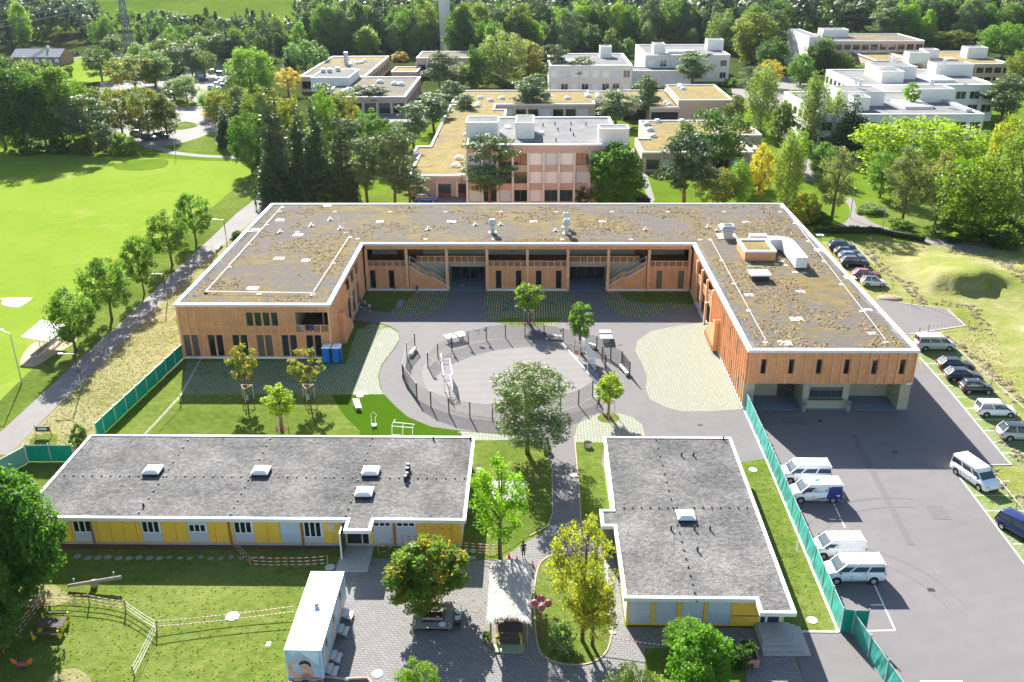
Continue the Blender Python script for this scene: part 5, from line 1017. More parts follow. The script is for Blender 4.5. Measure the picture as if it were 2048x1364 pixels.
def proto(kind, key, nclump, nleaf, leaf, mat, seeds, trunk='bark', trunk_h=.25, flat=.8, droop=0, elong=1.0, H=10., W=7., lean=0, rscale=1.0, clear=None):
    """crown base at trunk_h*H; meshes at real size, scaled a little per copy"""
    L = []
    for sd in seeds:
        cs, rs = crown_clumps(kind, nclump, sd); ch = H * (1 - trunk_h)
        cs = [(x * W, y * W, H * trunk_h + z * ch) for x, y, z in cs]; rs = [r * (W + ch) / 2 * rscale for r in rs]
        me = leaf_mesh(key + '_crown', cs, rs, nleaf, leaf, mat, flat, seed=sd, droop=droop, elong=elong)
        rg = random.Random(sd); mb = MB(); r0 = H * (.011 if key == 'sapling' else .017) + (.02 if key == 'sapling' else .05); top = H * (.93 if kind in ('cone', 'pyramid', 'pine', 'birch', 'tall') else .72)
        path = [(0, 0, -.1)]; x = y = 0
        for k in range(1, 6): x += rg.uniform(-.02, .02) * H; y += rg.uniform(-.02, .02) * H; path.append((x * .6, y * .6, top * k / 5))
        mb.tube(path, [r0 * (1 - .16 * k) for k in range(6)], 8)
        nl = {'cone': 0, 'pyramid': 8}.get(kind, 14)
        for k in range(nl):
            c = cs[rg.randrange(len(cs))]; zb = max(H * trunk_h * .8, c[2] * .62); t_ = zb / top * 5; i = min(4, int(t_)); f = min(1, t_ - i)
            b0 = Vector(path[i]).lerp(Vector(path[i + 1]), f); c = Vector(c); m_ = b0.lerp(c, .5) + Vector((0, 0, -.04 * H if kind == 'pine' else .02 * H)); mb.tube([b0, m_, c], [r0 * .35, r0 * .22, r0 * .06], 5)
        L.append((me, mb.mesh(key + '_trunk', trunk, True)))
    PROTO[key] = dict(meshes=L, H=H, W=W)
proto('round', 'broad', 150, 62, .17, 'leaves', (1, 2, 3), H=10, W=8, trunk_h=.16)
proto('wide', 'broadwide', 230, 60, .19, 'leaves', (4, 5), H=10, W=11, trunk_h=.1)
proto('round', 'avenue', 120, 75, .12, 'leaves', (6, 7, 8), H=7.5, W=5.4, trunk_h=.24, trunk='bark')
proto('tall', 'tallbroad', 150, 60, .18, 'leaves', (9, 10, 11), H=12, W=6.5, trunk_h=.07)
proto('round', 'autumn', 150, 62, .17, 'leaves_autumn', (12, 13), H=10, W=8, trunk_h=.14)
proto('cone', 'spruce', 330, 34, .20, 'needles', (14, 15, 16), H=18, W=7, trunk_h=.02, flat=.35, droop=.9, elong=1.6, rscale=.75, trunk='bark')
proto('pine', 'pine', 78, 120, .15, 'needles', (17, 18, 19, 20), H=13, W=8, trunk_h=.2, flat=.5, elong=1.7, trunk='bark_pine')
proto('birch', 'birch', 120, 62, .12, 'leaves', (21, 22), H=13, W=6, trunk_h=.1, flat=1.6, droop=1.5, elong=1.7, trunk='bark_pale', rscale=.8)
proto('round', 'bush', 60, 60, .13, 'leaves', (23, 24, 25), H=3, W=3.6, trunk_h=.0, rscale=1.2)
proto('pyramid', 'conical', 150, 55, .14, 'leaves', (26, 27), H=10, W=5.5, trunk_h=.06)
proto('tall', 'sapling', 46, 60, .085, 'leaves_autumn', (28, 29, 30), H=4.6, W=2.3, trunk_h=.36, rscale=.95)
proto('tall', 'sapling_green', 60, 60, .09, 'leaves', (38, 39), H=4.6, W=2.3, trunk_h=.34, rscale=1.05)
proto('round', 'near_maple', 190, 78, .165, 'leaves_autumn', (31,), H=7.5, W=6.3, trunk_h=.2)
proto('round', 'near_green', 200, 85, .15, 'leaves', (41, 42), H=7.5, W=6.3, trunk_h=.1)
proto('round', 'near_big', 300, 85, .19, 'leaves', (32,), H=11, W=10, trunk_h=.12)
proto('birch', 'near_light', 105, 62, .11, 'leaves', (33, 34), H=9, W=6, trunk_h=.18, flat=.8, elong=1.1, rscale=.8)
proto('pine', 'near_pine', 120, 95, .085, 'needles', (35,), H=8.5, W=7.6, trunk_h=.16, flat=.7, elong=1.9, trunk='bark_pine', rscale=.85)
TONE = {'dark': (.045, .085, .02), 'mid': (.07, .13, .022), 'bright': (.15, .26, .025), 'olive': (.12, .16, .035), 'yellow': (.25, .26, .04), 'gold': (.36, .30, .05), 'grey': (.15, .18, .09),
        'pine': (.05, .085, .04), 'pineg': (.085, .125, .055), 'spruce': (.042, .07, .03), 'lime': (.23, .31, .03), 'pale': (.18, .24, .11), 'willow': (.16, .22, .06)}
KINDNAME = {'spruce': 'spruce_tree', 'pine': 'pine_tree', 'near_pine': 'pine_tree', 'birch': 'birch_tree', 'bush': 'bush', 'sapling': 'young_tree', 'sapling_green': 'young_tree', 'near_maple': 'maple_tree', 'conical': 'conical_tree'}
tree_i = [0]
def plant(key, loc, H, W, tone, label, group=None, rz=None, cat='tree'):
    P = PROTO[key]; i = tree_i[0]; tree_i[0] += 1; me, tr = P['meshes'][i % len(P['meshes'])]; rg = random.Random(i * 13 + 5)
    t = thing(KINDNAME.get(key, 'broadleaf_tree'), label, 'bush' if key == 'bush' else cat, loc, rg.random() * 6.28 if rz is None else rz, group)
    s = (W / P['W'], W / P['W'], H / P['H'])
    c = link('crown', me, t); c.scale = s; tn = TONE[tone] if isinstance(tone, str) else tone; j = rg.uniform(.88, 1.12); k_ = (1.8 if max(tn) < .15 else 1.25) * j; c.color = (tn[0] * k_ * rg.uniform(.93, 1.08), tn[1] * k_, tn[2] * k_, 1)
    if key != 'bush': k = link('trunk', tr, t); k.scale = s
    return t
def tree(key, bx, by, top, wpx, tone, label, group=None, z=0):
    p = G(bx, by, z); h = height_at(p.x, p.y, top) ; s = PX(p.x, p.y, h * .6)[2]; W = wpx * s / FPX * {'avenue': 1.0, 'spruce': .95, 'near_light': 1.05}.get(key, 1.13)
    return plant(key, p, h, W, tone, label, group)
T = tree
# avenue by the path
for a in ((152, 702, 578, 106, 'mid', 'nearest tree of the avenue row, standing by the open shelter'), (224, 640, 515, 94, 'mid', 'second avenue tree along the path, counted from the shelter'), (289, 588, 475, 66, 'mid', 'smallest and thinnest tree of the avenue row along the path'),
          (345, 530, 420, 82, 'mid', 'full round avenue tree between the thin one and the farthest'), (393, 487, 388, 68, 'mid', 'farthest tree of the avenue row along the path')): T('avenue', *a, group='avenue trees along the path')
# saplings in the yard
def sap(bx, by, top, w, tone, label, stakes=3, hs=1.75):
    t = T('sapling' if bx in (495, 617) else 'sapling_green', bx, by, top, w, tone, label, 'staked young trees in the school yard'); t.rotation_euler = (0, 0, random.random() * 6); p = t.location.copy()
    s = thing('tree_stake_frame', 'stakes around the ' + label.split(',')[0][:70].replace(' with brownish autumn tips','') + (' on the left' if bx == 495 else ''), 'stakes', p, 0, 'stake frames of the young trees'); top_ = []
    for k in range(stakes):
        an = 2 * PI * k / stakes + .5; q = (p.x + .75 * math.cos(an), p.y + .75 * math.sin(an)); top_.append((*q, hs)); part('stake', MB().tube([(*q, 0), (*q, hs + .08)], .045, 6), 'stake', s)
    for k in range(stakes): part('crossbar', MB().beam(top_[k], top_[(k + 1) % stakes], .05, .08), 'stake', s)
    part('watering_bag', MB().cyl((p.x, p.y), .2, .05, .75, 8, r2=.1), 'screen_pale', s)
sap(495, 800, 685, 56, (.20, .22, .04), 'young tree with brownish autumn tips, left one in front of the west wing')
sap(617, 799, 695, 58, (.20, .21, .05), 'young tree with brownish autumn tips, right one near the blue toilets')
sap(563, 858, 770, 60, 'lime', 'bright yellow-green young tree behind the yellow pavilion roof')
sap(1057, 646, 565, 52, (.15, .24, .03), 'young green tree on the coloured paving island in the yard centre')
sap(1160, 705, 605, 47, (.11, .20, .03), 'young green tree behind the right goal of the ring court')
sap(1217, 832, 745, 52, 'lime', 'yellow-lime young tree on the round paving bed near the ring court')
T('near_pine', 1055, 907, 742, 188, (.13, .19, .06), 'spreading pine standing between the ring court and the two yellow pavilions')
T('near_maple', 856, 1218, 1090, 140, (.12, .19, .03), 'maple with orange tips growing out of the square timber bench')
T('near_big', 55, 1190, 955, 178, (.045, .10, .018), 'large dark broadleaf tree at the left end of the long yellow pavilion')
T('near_big', -10, 1300, 1120, 120, (.06, .115, .025), 'dark broadleaf tree cut by the left picture edge near the yellow picnic table')
T('near_light', 1000, 1115, 918, 128, (.17, .33, .02), 'light green airy tree between the long pavilion and the thatched shelter')
T('near_light', 1165, 1282, 1030, 132, (.30, .30, .05), 'airy yellow tree on the lawn island beside the thatched shelter')
T('near_light', 1185, 1292, 1150, 112, (.27, .27, .03), 'low orange-green maple under the airy yellow tree on the lawn island')
T('bush', 1125, 1300, 1245, 60, 'pale', 'grey-green shrub on the front edge of the lawn island'); T('bush', 974, 1283, 1262, 18, 'bright', 'tiny green plant at the left post of the thatched shelter')
T('near_light', 1362, 1310, 1240, 85, (.13, .26, .025), 'loose flowering shrub in front of the blinds of the right yellow pavilion')
T('near_green', 1398, 1410, 1264, 124, (.10, .21, .025), 'dense round green tree at the bottom edge before the right pavilion'); T('near_light', 1262, 1440, 1335, 120, (.20, .28, .07), 'pale green tree at the bottom edge left of the dense round one')
T('near_light', 840, 1420, 1322, 88, 'bright', 'bright green tree top at the bottom edge below the square timber bench'); T('bush', 1480, 1325, 1290, 60, 'dark', 'low dark shrubs by the pink planter'); T('bush', 1095, 905, 892, 18, 'mid', 'small plant at the foot of the spreading pine')
T('bush', 160, 890, 850, 28, 'dark', 'dark upright bush on the dry bank behind the long pavilion'); T('bush', 474, 483, 462, 26, 'dark', 'small dark bush between the path bench and the school roof')
# wood edge behind the sports field
E1 = [('tallbroad', 12, 300, 130, 78, 'mid'), ('tallbroad', 55, 302, 112, 90, 'dark'), ('broad', 95, 300, 150, 80, 'mid'), ('tallbroad', 130, 298, 128, 78, 'mid'), ('pine', 183, 303, 186, 92, 'pineg'), ('broad', 150, 285, 150, 74, 'mid'), ('bush', 222, 306, 262, 60, 'grey'), ('bush', 252, 308, 268, 46, 'bright'),
      ('pine', 30, 240, 110, 60, 'pineg'), ('tallbroad', 75, 250, 120, 70, 'pale'), ('broad', 205, 262, 175, 66, 'olive'), ('tallbroad', -25, 300, 150, 80, 'dark'), ('bush', 120, 306, 280, 50, 'dark'), ('bush', 60, 307, 284, 60, 'mid'), ('bush', 165, 308, 276, 44, 'olive')]
D1 = ['tall broadleaf tree at the far left of the wood edge by the field', 'tallest dark tree of the wood edge behind the sports field', 'round green tree in the middle of the field wood edge', 'tall leafy tree just left of the grey-green pine', 'grey-green pine standing in front of the wood edge', 'broad tree behind the grey-green pine at the wood edge', 'grey silvery shrub at the right end of the wood edge', 'bright green shrub ending the wood edge at the path',
      'feathery pine at the back left of the wood', 'pale green treetop behind the dark wood edge', 'olive tree between wood edge and car park', 'dark tree cut by the left picture edge at the field', 'low dark undergrowth below the middle wood edge', 'low green undergrowth at the left of the wood edge', 'olive undergrowth at the foot of the grey-green pine']
for a, d in zip(E1, D1): T(*a, d)
# car park trees
for a in [('autumn', 246, 272, 178, 72, 'olive', 'yellow-green tree in front of the car park, left of the pair'), ('autumn', 300, 278, 172, 76, 'olive', 'yellow-green tree above the parked dark estate car'), ('tallbroad', 335, 275, 188, 50, 'olive', 'narrow olive tree at the right of the car park trees'),
          ('autumn', 272, 178, 108, 84, 'olive', 'dark tree with yellow flecks beside the far road'), ('tallbroad', 312, 172, 95, 60, 'mid', 'mid green tree between the far road and car park'), ('broad', 205, 162, 94, 57, 'dark', 'dark round tree on the verge by the far road bend'), ('broad', 228, 108, 70, 44, 'dark', 'dark dome-shaped tree beside the pylon foot'),
          ('broad', 375, 205, 150, 54, 'pale', 'small pale round tree on the car park island'), ('broadwide', 505, 185, 96, 96, 'bright', 'large bright green tree right of the car park'), ('broad', 614, 148, 80, 68, (.06, .13, .02), 'very dense dome-shaped dark green tree before the brick pavilion'),
          ('near_light', 577, 190, 133, 52, 'gold', 'small golden yellow tree beside the dense dome-shaped tree'), ('autumn', 440, 252, 178, 58, 'olive', 'olive tree at the lower right edge of the car park'), ('tallbroad', 482, 268, 170, 52, 'olive', 'olive tree in front of the bright green tree'), ('autumn', 545, 262, 172, 50, 'olive', 'olive autumn tree left of the paved plaza'),
          ('broad', 410, 155, 100, 44, 'pineg', 'greyish tree on the far side of the car park'), ('pine', 385, 150, 84, 50, 'pineg', 'grey-green pine on the far side of the car park'), ('pine', 352, 158, 92, 46, 'pineg', 'feathery pine between car park and far road'), ('bush', 138, 152, 130, 18, 'olive', 'small shrub on the meadow below the farmhouse'), ('bush', 150, 113, 100, 18, 'dark', 'dark shrub right of the farmhouse'),
          ('tallbroad', 290, 148, 84, 54, 'mid', 'leafy tree between the pylon and the far road'), ('tallbroad', 332, 146, 78, 52, 'olive', 'ash tree with open crown above the car park'), ('broad', 366, 138, 80, 52, 'dark', 'dark tree above the car park, right of the ash'), ('tallbroad', 404, 132, 66, 50, 'mid', 'tall tree at the upper end of the car park'),
          ('pine', 440, 128, 64, 48, 'pineg', 'pine at the upper right end of the car park'), ('tallbroad', 350, 200, 160, 40, 'olive', 'small tree beside the red parked car'), ('tallbroad', 428, 235, 172, 44, 'bright', 'slim green tree at the lower car park exit'), ('spruce', 580, 150, 100, 34, 'spruce', 'dark fir left of the dense dome-shaped tree'),
          ('broadwide', 330, 72, 20, 74, 'dark', 'dark spreading tree on the hillside meadow'), ('tallbroad', 165, 65, -5, 60, 'dark', 'tall dark tree above the farmhouse'), ('broad', 255, 60, 15, 40, 'mid', 'tree behind the lattice pylon')]: T(*a)
# dark group left of the school
for a in [('spruce', 452, 292, 208, 46, 'spruce', 'small spruce at the left of the dark conifer group'), ('spruce', 485, 292, 180, 52, 'spruce', 'slim spruce behind the dark broadleaf tree'), ('broad', 505, 345, 222, 66, 'dark', 'dark broadleaf tree at the lower left of the conifer group'), ('spruce', 560, 408, 168, 98, 'spruce', 'tallest spruce at the back corner of the school roof'),
          ('spruce', 640, 408, 190, 92, 'spruce', 'broad dark spruce in the middle of the conifer group'), ('spruce', 605, 385, 200, 74, 'spruce', 'dark spruce between the two largest ones'), ('spruce', 688, 408, 215, 70, 'spruce', 'dark spruce at the right of the conifer group'), ('autumn', 590, 330, 190, 62, 'olive', 'autumn tree top between the spruces'), ('autumn', 560, 300, 195, 60, 'olive', 'yellowish tree top left of the spruces'),
          ('broad', 655, 330, 182, 60, 'mid', 'green tree behind the broad dark spruce'), ('tallbroad', 520, 300, 168, 48, 'olive', 'green tree top above the dark broadleaf tree'), ('spruce', 530, 330, 190, 50, 'spruce', 'dim spruce at the back of the conifer group'), ('bush', 655, 412, 378, 40, 'bright', 'light bush at the foot of the dark spruces'),
          ('pine', 735, 405, 268, 84, 'pineg', 'pine left of the lawn behind the school'), ('pine', 790, 408, 255, 84, 'pineg', 'pine beside the low wing, nearest its corner'), ('pine', 820, 406, 330, 72, 'pineg', 'short pine at the blue parked car'), ('broad', 768, 330, 235, 64, 'dark', 'green tree between the plaza and the pines'), ('pine', 828, 298, 200, 74, 'pineg', 'pine left of the low wing roof'), ('pine', 868, 262, 184, 80, 'pineg', 'pine on the plaza beside the brick pavilion'),
          ('pine', 800, 340, 250, 60, 'pineg', 'pine with lit crown left of the ochre wing'), ('pine', 720, 222, 170, 58, 'pineg', 'left pine of the pair before the pillared front'), ('pine', 752, 222, 168, 58, 'pineg', 'right pine of the pair before the pillared front'), ('pine', 652, 235, 165, 60, 'pineg', 'pine at the left corner of the brick pavilion'), ('autumn', 690, 270, 180, 50, 'olive', 'small autumn tree in front of the plaza'),
          ('pine', 880, 182, 102, 60, 'pineg', 'pine in front of the low building with the chimney'), ('tallbroad', 920, 175, 125, 50, 'olive', 'loose tree right of the chimney building'), ('bush', 960, 178, 150, 50, 'yellow', 'yellow-green shrubs above the ochre wing roof'), ('pine', 905, 220, 160, 50, 'pineg', 'small pine behind the notch in the ochre roof'), ('bush', 800, 122, 104, 34, 'gold', 'golden hedge shrub on the ramp wall')]: T(*a)
# around the brick office
for a in [('pine', 980, 415, 262, 110, 'pineg', 'large pine in front of the three-storey brick building'), ('near_green', 1228, 420, 290, 112, (.09, .19, .03), 'dense bright maple before the right end of the brick building'), ('bush', 1165, 412, 364, 40, 'dark', 'clipped dark bush left of the dense maple'), ('pine', 1064, 232, 148, 76, 'pineg', 'pine in the inner court of the ochre wing'),
          ('pine', 1109, 178, 84, 52, 'pineg', 'tall pine left of the white house with one tower'), ('pine', 1159, 182, 112, 74, 'pineg', 'broad pine before the white house'), ('pine', 1231, 250, 178, 78, 'pineg', 'pine standing between the two ochre roofs'), ('pine', 1293, 240, 150, 62, 'pineg', 'slender pine beside the square brick hall'), ('tallbroad', 952, 178, 88, 36, 'dark', 'narrow ivy-clad dark tree behind the ochre wing'),
          ('broad', 1007, 172, 62, 84, 'pale', 'pale silvery broadleaf tree behind the ochre wing'), ('tallbroad', 1056, 150, 82, 60, 'yellow', 'yellow-green tree beside the silvery one'), ('tallbroad', 1114, 108, 52, 58, 'bright', 'bright green tree at the wood edge behind the pines'), ('conical', 1181, 106, 44, 50, 'dark', 'dark egg-shaped cedar at the wood edge'), ('conical', 1221, 108, 55, 38, 'olive', 'olive cone-shaped tree behind the white house'),
          ('conical', 1256, 114, 74, 36, 'mid', 'small green tree between the two white houses'), ('birch', 1295, 100, 38, 32, 'willow', 'slim poplar behind the white terrace block'), ('broad', 1352, 92, 64, 58, 'yellow', 'yellow-green round tree behind the white terrace block'), ('birch', 1383, 100, 55, 30, 'willow', 'small pale birch beside the roof tower'), ('birch', 839, 112, 45, 44, 'willow', 'weeping yellow-green tree left of the chimney'),
          ('tallbroad', 737, 115, 52, 52, 'bright', 'bright green tree behind the brick pavilion'), ('tallbroad', 700, 112, 85, 28, 'mid', 'small green tree left of the bright one'), ('broad', 905, 108, 80, 40, 'olive', 'bushy tree at the foot of the chimney'), ('broad', 1424, 352, 219, 118, 'dark', 'huge round dark tree behind the school roof'), ('pine', 1368, 412, 262, 108, 'pine', 'dark dense pine left of the huge round tree'),
          ('pine', 1383, 172, 98, 76, 'pineg', 'spreading pine before the white terrace block'), ('autumn', 1434, 412, 338, 76, 'olive', 'low olive tree at the school roof edge'), ('birch', 1475, 408, 316, 48, 'bright', 'slim green tree left of the golden one'), ('near_light', 1518, 412, 285, 66, 'gold', 'golden yellow tree behind the school roof'), ('birch', 1572, 415, 256, 66, 'willow', 'tall weeping birch right of the golden tree'),
          ('bush', 1610, 445, 388, 58, 'yellow', 'yellow-green shrub at the right corner of the school roof'), ('near_light', 1663, 440, 290, 98, 'grey', 'grey-leaved slender tree by the path junction'), ('near_light', 1805, 440, 293, 86, 'grey', 'grey-green tree on the lawn right of the path'), ('near_light', 1868, 460, 300, 72, (.20, .19, .11), 'brownish grey tree with leaning trunk'), ('broad', 1941, 480, 312, 140, (.12, .18, .02), 'broad yellow-dark tree over the path at the right'),
          ('broadwide', 1838, 360, 238, 212, 'lime', 'very large lime-green chestnut in front of the white clinic block'), ('spruce', 1693, 318, 188, 96, 'spruce', 'solitary dark spruce before the white clinic block'), ('birch', 1620, 302, 140, 64, 'willow', 'weeping birch left of the solitary spruce'), ('birch', 1520, 268, 122, 72, 'willow', 'tall weeping birch behind the ochre roofs'), ('tallbroad', 1585, 258, 185, 44, 'bright', 'green tree between the two weeping birches'),
          ('birch', 2028, 450, 215, 92, 'willow', 'large weeping birch at the right picture edge'), ('broad', 1990, 400, 235, 60, 'yellow', 'yellow-green tree behind the weeping birch at the edge'), ('pine', 2000, 250, 148, 88, 'pineg', 'tall pine right of the white clinic blocks'), ('broad', 1760, 395, 300, 70, 'mid', 'green tree under the left side of the chestnut'), ('broad', 1905, 405, 315, 70, 'bright', 'fresh green tree at the right of the chestnut'),
          ('tallbroad', 1541, 150, 74, 58, 'dark', 'dark tree left of the white stair tower'), ('tallbroad', 1505, 130, 26, 80, 'olive', 'tall yellow-green tree by the wood edge'), ('birch', 1441, 104, 22, 66, 'willow', 'willow-like tree behind the white roof tower'), ('tallbroad', 1637, 148, 68, 66, 'dark', 'dense dark tree hiding the brick block'), ('broad', 1693, 122, 66, 62, 'dark', 'round dark tree right of the brick block'), ('broad', 1680, 152, 106, 48, 'mid', 'mid green tree before the stepped white blocks'),
          ('pine', 1705, 75, 8, 80, 'pineg', 'tall wide pine behind the brick block'), ('pine', 1779, 95, 12, 78, 'pineg', 'tall wide pine behind the stepped white blocks'), ('broad', 1842, 66, 28, 50, 'bright', 'pale green tree top in the wood on the right'), ('broad', 1893, 104, 60, 90, 'olive', 'brownish-green round tree at the wide brick block'), ('broad', 2003, 116, 45, 84, 'mid', 'green tree right of the wide brick block'), ('broad', 2040, 180, 95, 70, 'olive', 'olive tree at the right edge by the wood'),
          ('birch', 1720, 142, 112, 40, 'willow', 'small birch at the corner of the rear white block'), ('broad', 1965, 160, 122, 48, 'grey', 'small grey-green tree at the wide brick block corner'), ('near_light', 1848, 142, 108, 40, 'yellow', 'small yellow tree in front of the wide brick block'), ('near_light', 1540, 175, 118, 60, 'gold', 'orange-yellow tree left of the far path'), ('bush', 1470, 172, 155, 50, 'bright', 'bright bush on the far lawn'), ('bush', 1600, 200, 180, 50, 'olive', 'olive bush beside the far lawn'),
          ('birch', 1660, 300, 175, 50, 'willow', 'birch touching the left wall of the white clinic block'), ('tallbroad', 1560, 290, 205, 50, 'olive', 'olive tree beside the middle stretch of the birch path'), ('broad', 1590, 345, 262, 56, 'bright', 'round bright tree left of the birch path'), ('tallbroad', 1770, 345, 262, 60, 'mid', 'green tree between the solitary spruce and the chestnut'), ('broad', 1720, 180, 128, 50, 'olive', 'olive tree below the small birch at the rear white block'), ('tallbroad', 1600, 170, 108, 46, 'mid', 'green tree beside the white stair tower'), ('pine', 1500, 205, 128, 50, 'pineg', 'pine at the far plaza behind the brick hall'), ('tallbroad', 1470, 250, 190, 44, 'olive', 'small olive tree at the corner of the brick hall'), ('broad', 1960, 335, 262, 60, 'mid', 'green tree at the right corner of the white clinic block'), ('tallbroad', 1640, 360, 282, 44, 'mid', 'narrow tree behind the grey-leaved one'),
          ('pine', 930, 245, 185, 46, 'pineg', 'small pine rising beside the ochre wing edge'), ('pine', 700, 330, 235, 60, 'pineg', 'pine behind the right dark spruce'), ('tallbroad', 740, 300, 215, 46, 'mid', 'green tree on the lawn below the plaza'), ('bush', 1985, 290, 262, 40, 'grey', 'grey bush right of the white clinic block'), ('bush', 1640, 445, 425, 50, 'mid', 'low plants at the slender grey tree foot'), ('bush', 1740, 425, 408, 50, 'pale', 'pale low shrubs along the path bend'), ('bush', 1800, 458, 440, 50, 'mid', 'low shrubs in front of the grey-green tree'), ('bush', 1915, 480, 440, 90, 'dark', 'dark undergrowth below the broad yellow-dark tree'), ('bush', 2000, 490, 440, 90, 'dark', 'dark undergrowth at the far right beside the road'), ('conical', 1700, 300, 262, 30, 'dark', 'small dark shrub by the clinic wall')]: T(*a)
p = G(1820, 207, 8.8); plant('tallbroad', (p.x, p.y, 8.8), 5.2, 4.2, 'bright', 'small bright tree growing in the roof court of the white clinic')
# the wood behind: individual trees for the front of it, one mass beyond
def blocked(x, y):
    c = PX(x, y, 0); px, py = c[0], c[1]
    if py > 128 and px > 560: return True
    if px < 560 and py > 98 + (30 if px > 330 else 0): return True
    if 60 < px < 190 and py > 85: return True
    if 200 < px < 600 and 12 < py < 74: return True
    if 120 < px < 180 and 30 < py < 60: return True
    if 232 < px < 285 and py > 55: return True
    if 1160 < px < 1480 and py > 96: return True
    if 1560 < px < 1750 and py > 75: return True
    if 860 < px < 915 and py > 100: return True
    if px > 1750 and py > 98: return True
    if 560 < px < 860 and py > 112: return True
    for (a, b, c_, d) in ((-205, -100, 596, 700), (-420, -225, 596, 690)):
        if a < x < b and c_ < y < d: return True
    return False
rg = random.Random(99); spots = []
y = 385.
while y < 660:
    half = y * .62 + 30; step = 7.5 + (y - 385) * .012; x = -half + rg.random() * 5
    while x < half:
        q = (x + rg.uniform(-2.5, 2.5), y + rg.uniform(-3, 3)); x += step
        if not blocked(*q): spots.append(q)
    y += step * .95
kinds = [('tallbroad', 'mid'), ('broad', 'dark'), ('pine', 'pineg'), ('tallbroad', 'dark'), ('spruce', 'spruce'), ('tallbroad', 'olive'), ('broad', 'mid'), ('pine', 'pine'), ('tallbroad', 'bright')]
wts = [4, 3, 5, 3, 4.5, 3.5, 3, 4, 3]
front = spots[:285]
for x, y in front:
    k, tn = rg.choices(kinds, wts)[0]; h = rg.uniform(14, 23) * (1.15 if k == 'spruce' else 1) * (.66 if 170 < PX(x, y, 0)[0] < 610 else 1); w = h * {'tallbroad': .55, 'broad': .68, 'pine': .5, 'spruce': .34}[k]
    nm = {'tallbroad': 'leafy tree in the wood behind the buildings', 'broad': 'round leafy tree in the wood behind the buildings', 'pine': 'pine in the wood behind the buildings', 'spruce': 'spruce in the wood behind the buildings'}[k]
    plant(k, (x, y, ridge(x, y)), h, w, tn, nm, 'trees of the wood behind the buildings: ' + {'tallbroad': 'tall leafy', 'broad': 'round leafy', 'pine': 'pines', 'spruce': 'spruces'}[k])
# the mass of the wood
V = []; TN = []; rn = np.random.default_rng(5); cnt = 0
tones = np.array([(.08, .15, .03), (.05, .09, .03), (.12, .17, .08), (.15, .24, .035), (.04, .06, .03), (.085, .125, .06), (.22, .29, .05), (.16, .2, .09)])
for x, y in spots[285:]:
    h = rn.uniform(14, 24) * (.66 if 170 < PX(x, y, 0)[0] < 610 else 1); z0 = ridge(x, y); n = 130; con = rn.random() < .42
    d = rn.normal(size=(n, 3)); d /= np.linalg.norm(d, axis=1)[:, None]; d[:, 2] = np.abs(d[:, 2]) * 1.0 - .25
    if con: zz = rn.random(n); rr = (1 - zz) * h * .2 + .3; an = rn.random(n) * 6.28; P = np.stack([x + rr * np.cos(an), y + rr * np.sin(an), z0 + h * .1 + zz * h * .9], 1)
    else: P = np.array([x, y, z0 + h * .55]) + d * np.array([h * .27, h * .27, h * .45]) * (rn.random((n, 1)) * .35 + .75)
    nr = d + rn.normal(size=(n, 3)) * .6; nr[:, 2] += .3; nr /= np.linalg.norm(nr, axis=1)[:, None]; t = np.cross(nr, rn.normal(size=(n, 3))); t /= np.linalg.norm(t, axis=1)[:, None] + 1e-9; b = np.cross(nr, t)
    s = (rn.uniform(.6, 1.5, n) * h * .055)[:, None]
    V.append(np.stack([P - t * s, P - b * s * .7, P + t * s, P + b * s * .7], 1).reshape(-1, 3)); tn = tones[rn.integers(len(tones))] * rn.uniform(.8, 1.15); TN.append(tn[None] * rn.uniform(.65, 1.3, (n, 1))); cnt += 1
if V:
    V = np.concatenate(V); TN = np.concatenate(TN); n = len(V) // 4; me = bpy.data.meshes.new('wood'); me.vertices.add(4 * n); me.vertices.foreach_set('co', V.ravel().astype('f')); me.loops.add(4 * n); me.loops.foreach_set('vertex_index', np.arange(4 * n, dtype='i')); me.polygons.add(n)
    me.polygons.foreach_set('loop_start', np.arange(0, 4 * n, 4, dtype='i')); me.polygons.foreach_set('loop_total', np.full(n, 4, 'i')); me.update(calc_edges=True)
    at = me.attributes.new('tone', 'FLOAT_COLOR', 'FACE'); at.data.foreach_set('color', np.concatenate([TN, np.ones((n, 1))], 1).ravel().astype('f')); me.materials.append(M['far_leaves'])
    w = link('wood', me); w['kind'] = 'stuff'; tag(w, 'dense mixed wood covering the slope at the top of the picture', 'wood')
print('wood trees', len(front), cnt)
# hedge along the upper edge of the bank
def hedge(p0, p1, w, h, label):
    a, b = G(*p0), G(*p1); t = thing('hedge', label, 'hedge', a); L = (b - a).length; n = int(L * 5); cs = []; rr = []
    for i in range(n): f = i / n; c = a.lerp(b, f) - t.location; cs.append((c.x + random.uniform(-w, w) * .3, c.y + random.uniform(-w, w) * .3, random.uniform(.35, h * .75))); rr.append(random.uniform(.3, .55))
    me = leaf_mesh('foliage', cs, rr, 26, .12, 'leaves', .8, seed=int(L)); o = link('foliage', me, t); o.color = (.045, .085, .02, 1)
    part('stems', MB().beam(a + Vector((0, 0, h * .35)), b + Vector((0, 0, h * .35)), w * .6, h * .6), 'hedge_core', t)
hedge((1630, 466), (1750, 466), 1.3, 1.6, 'clipped dark hedge running along the upper side of the grass bank'); hedge((1750, 466), (1848, 484), 1.3, 1.5, 'right hand end of the clipped hedge above the bank'); hedge((1145, 405), (1300, 405), 1.2, 1.5, 'low hedge at the foot of the brick office block')
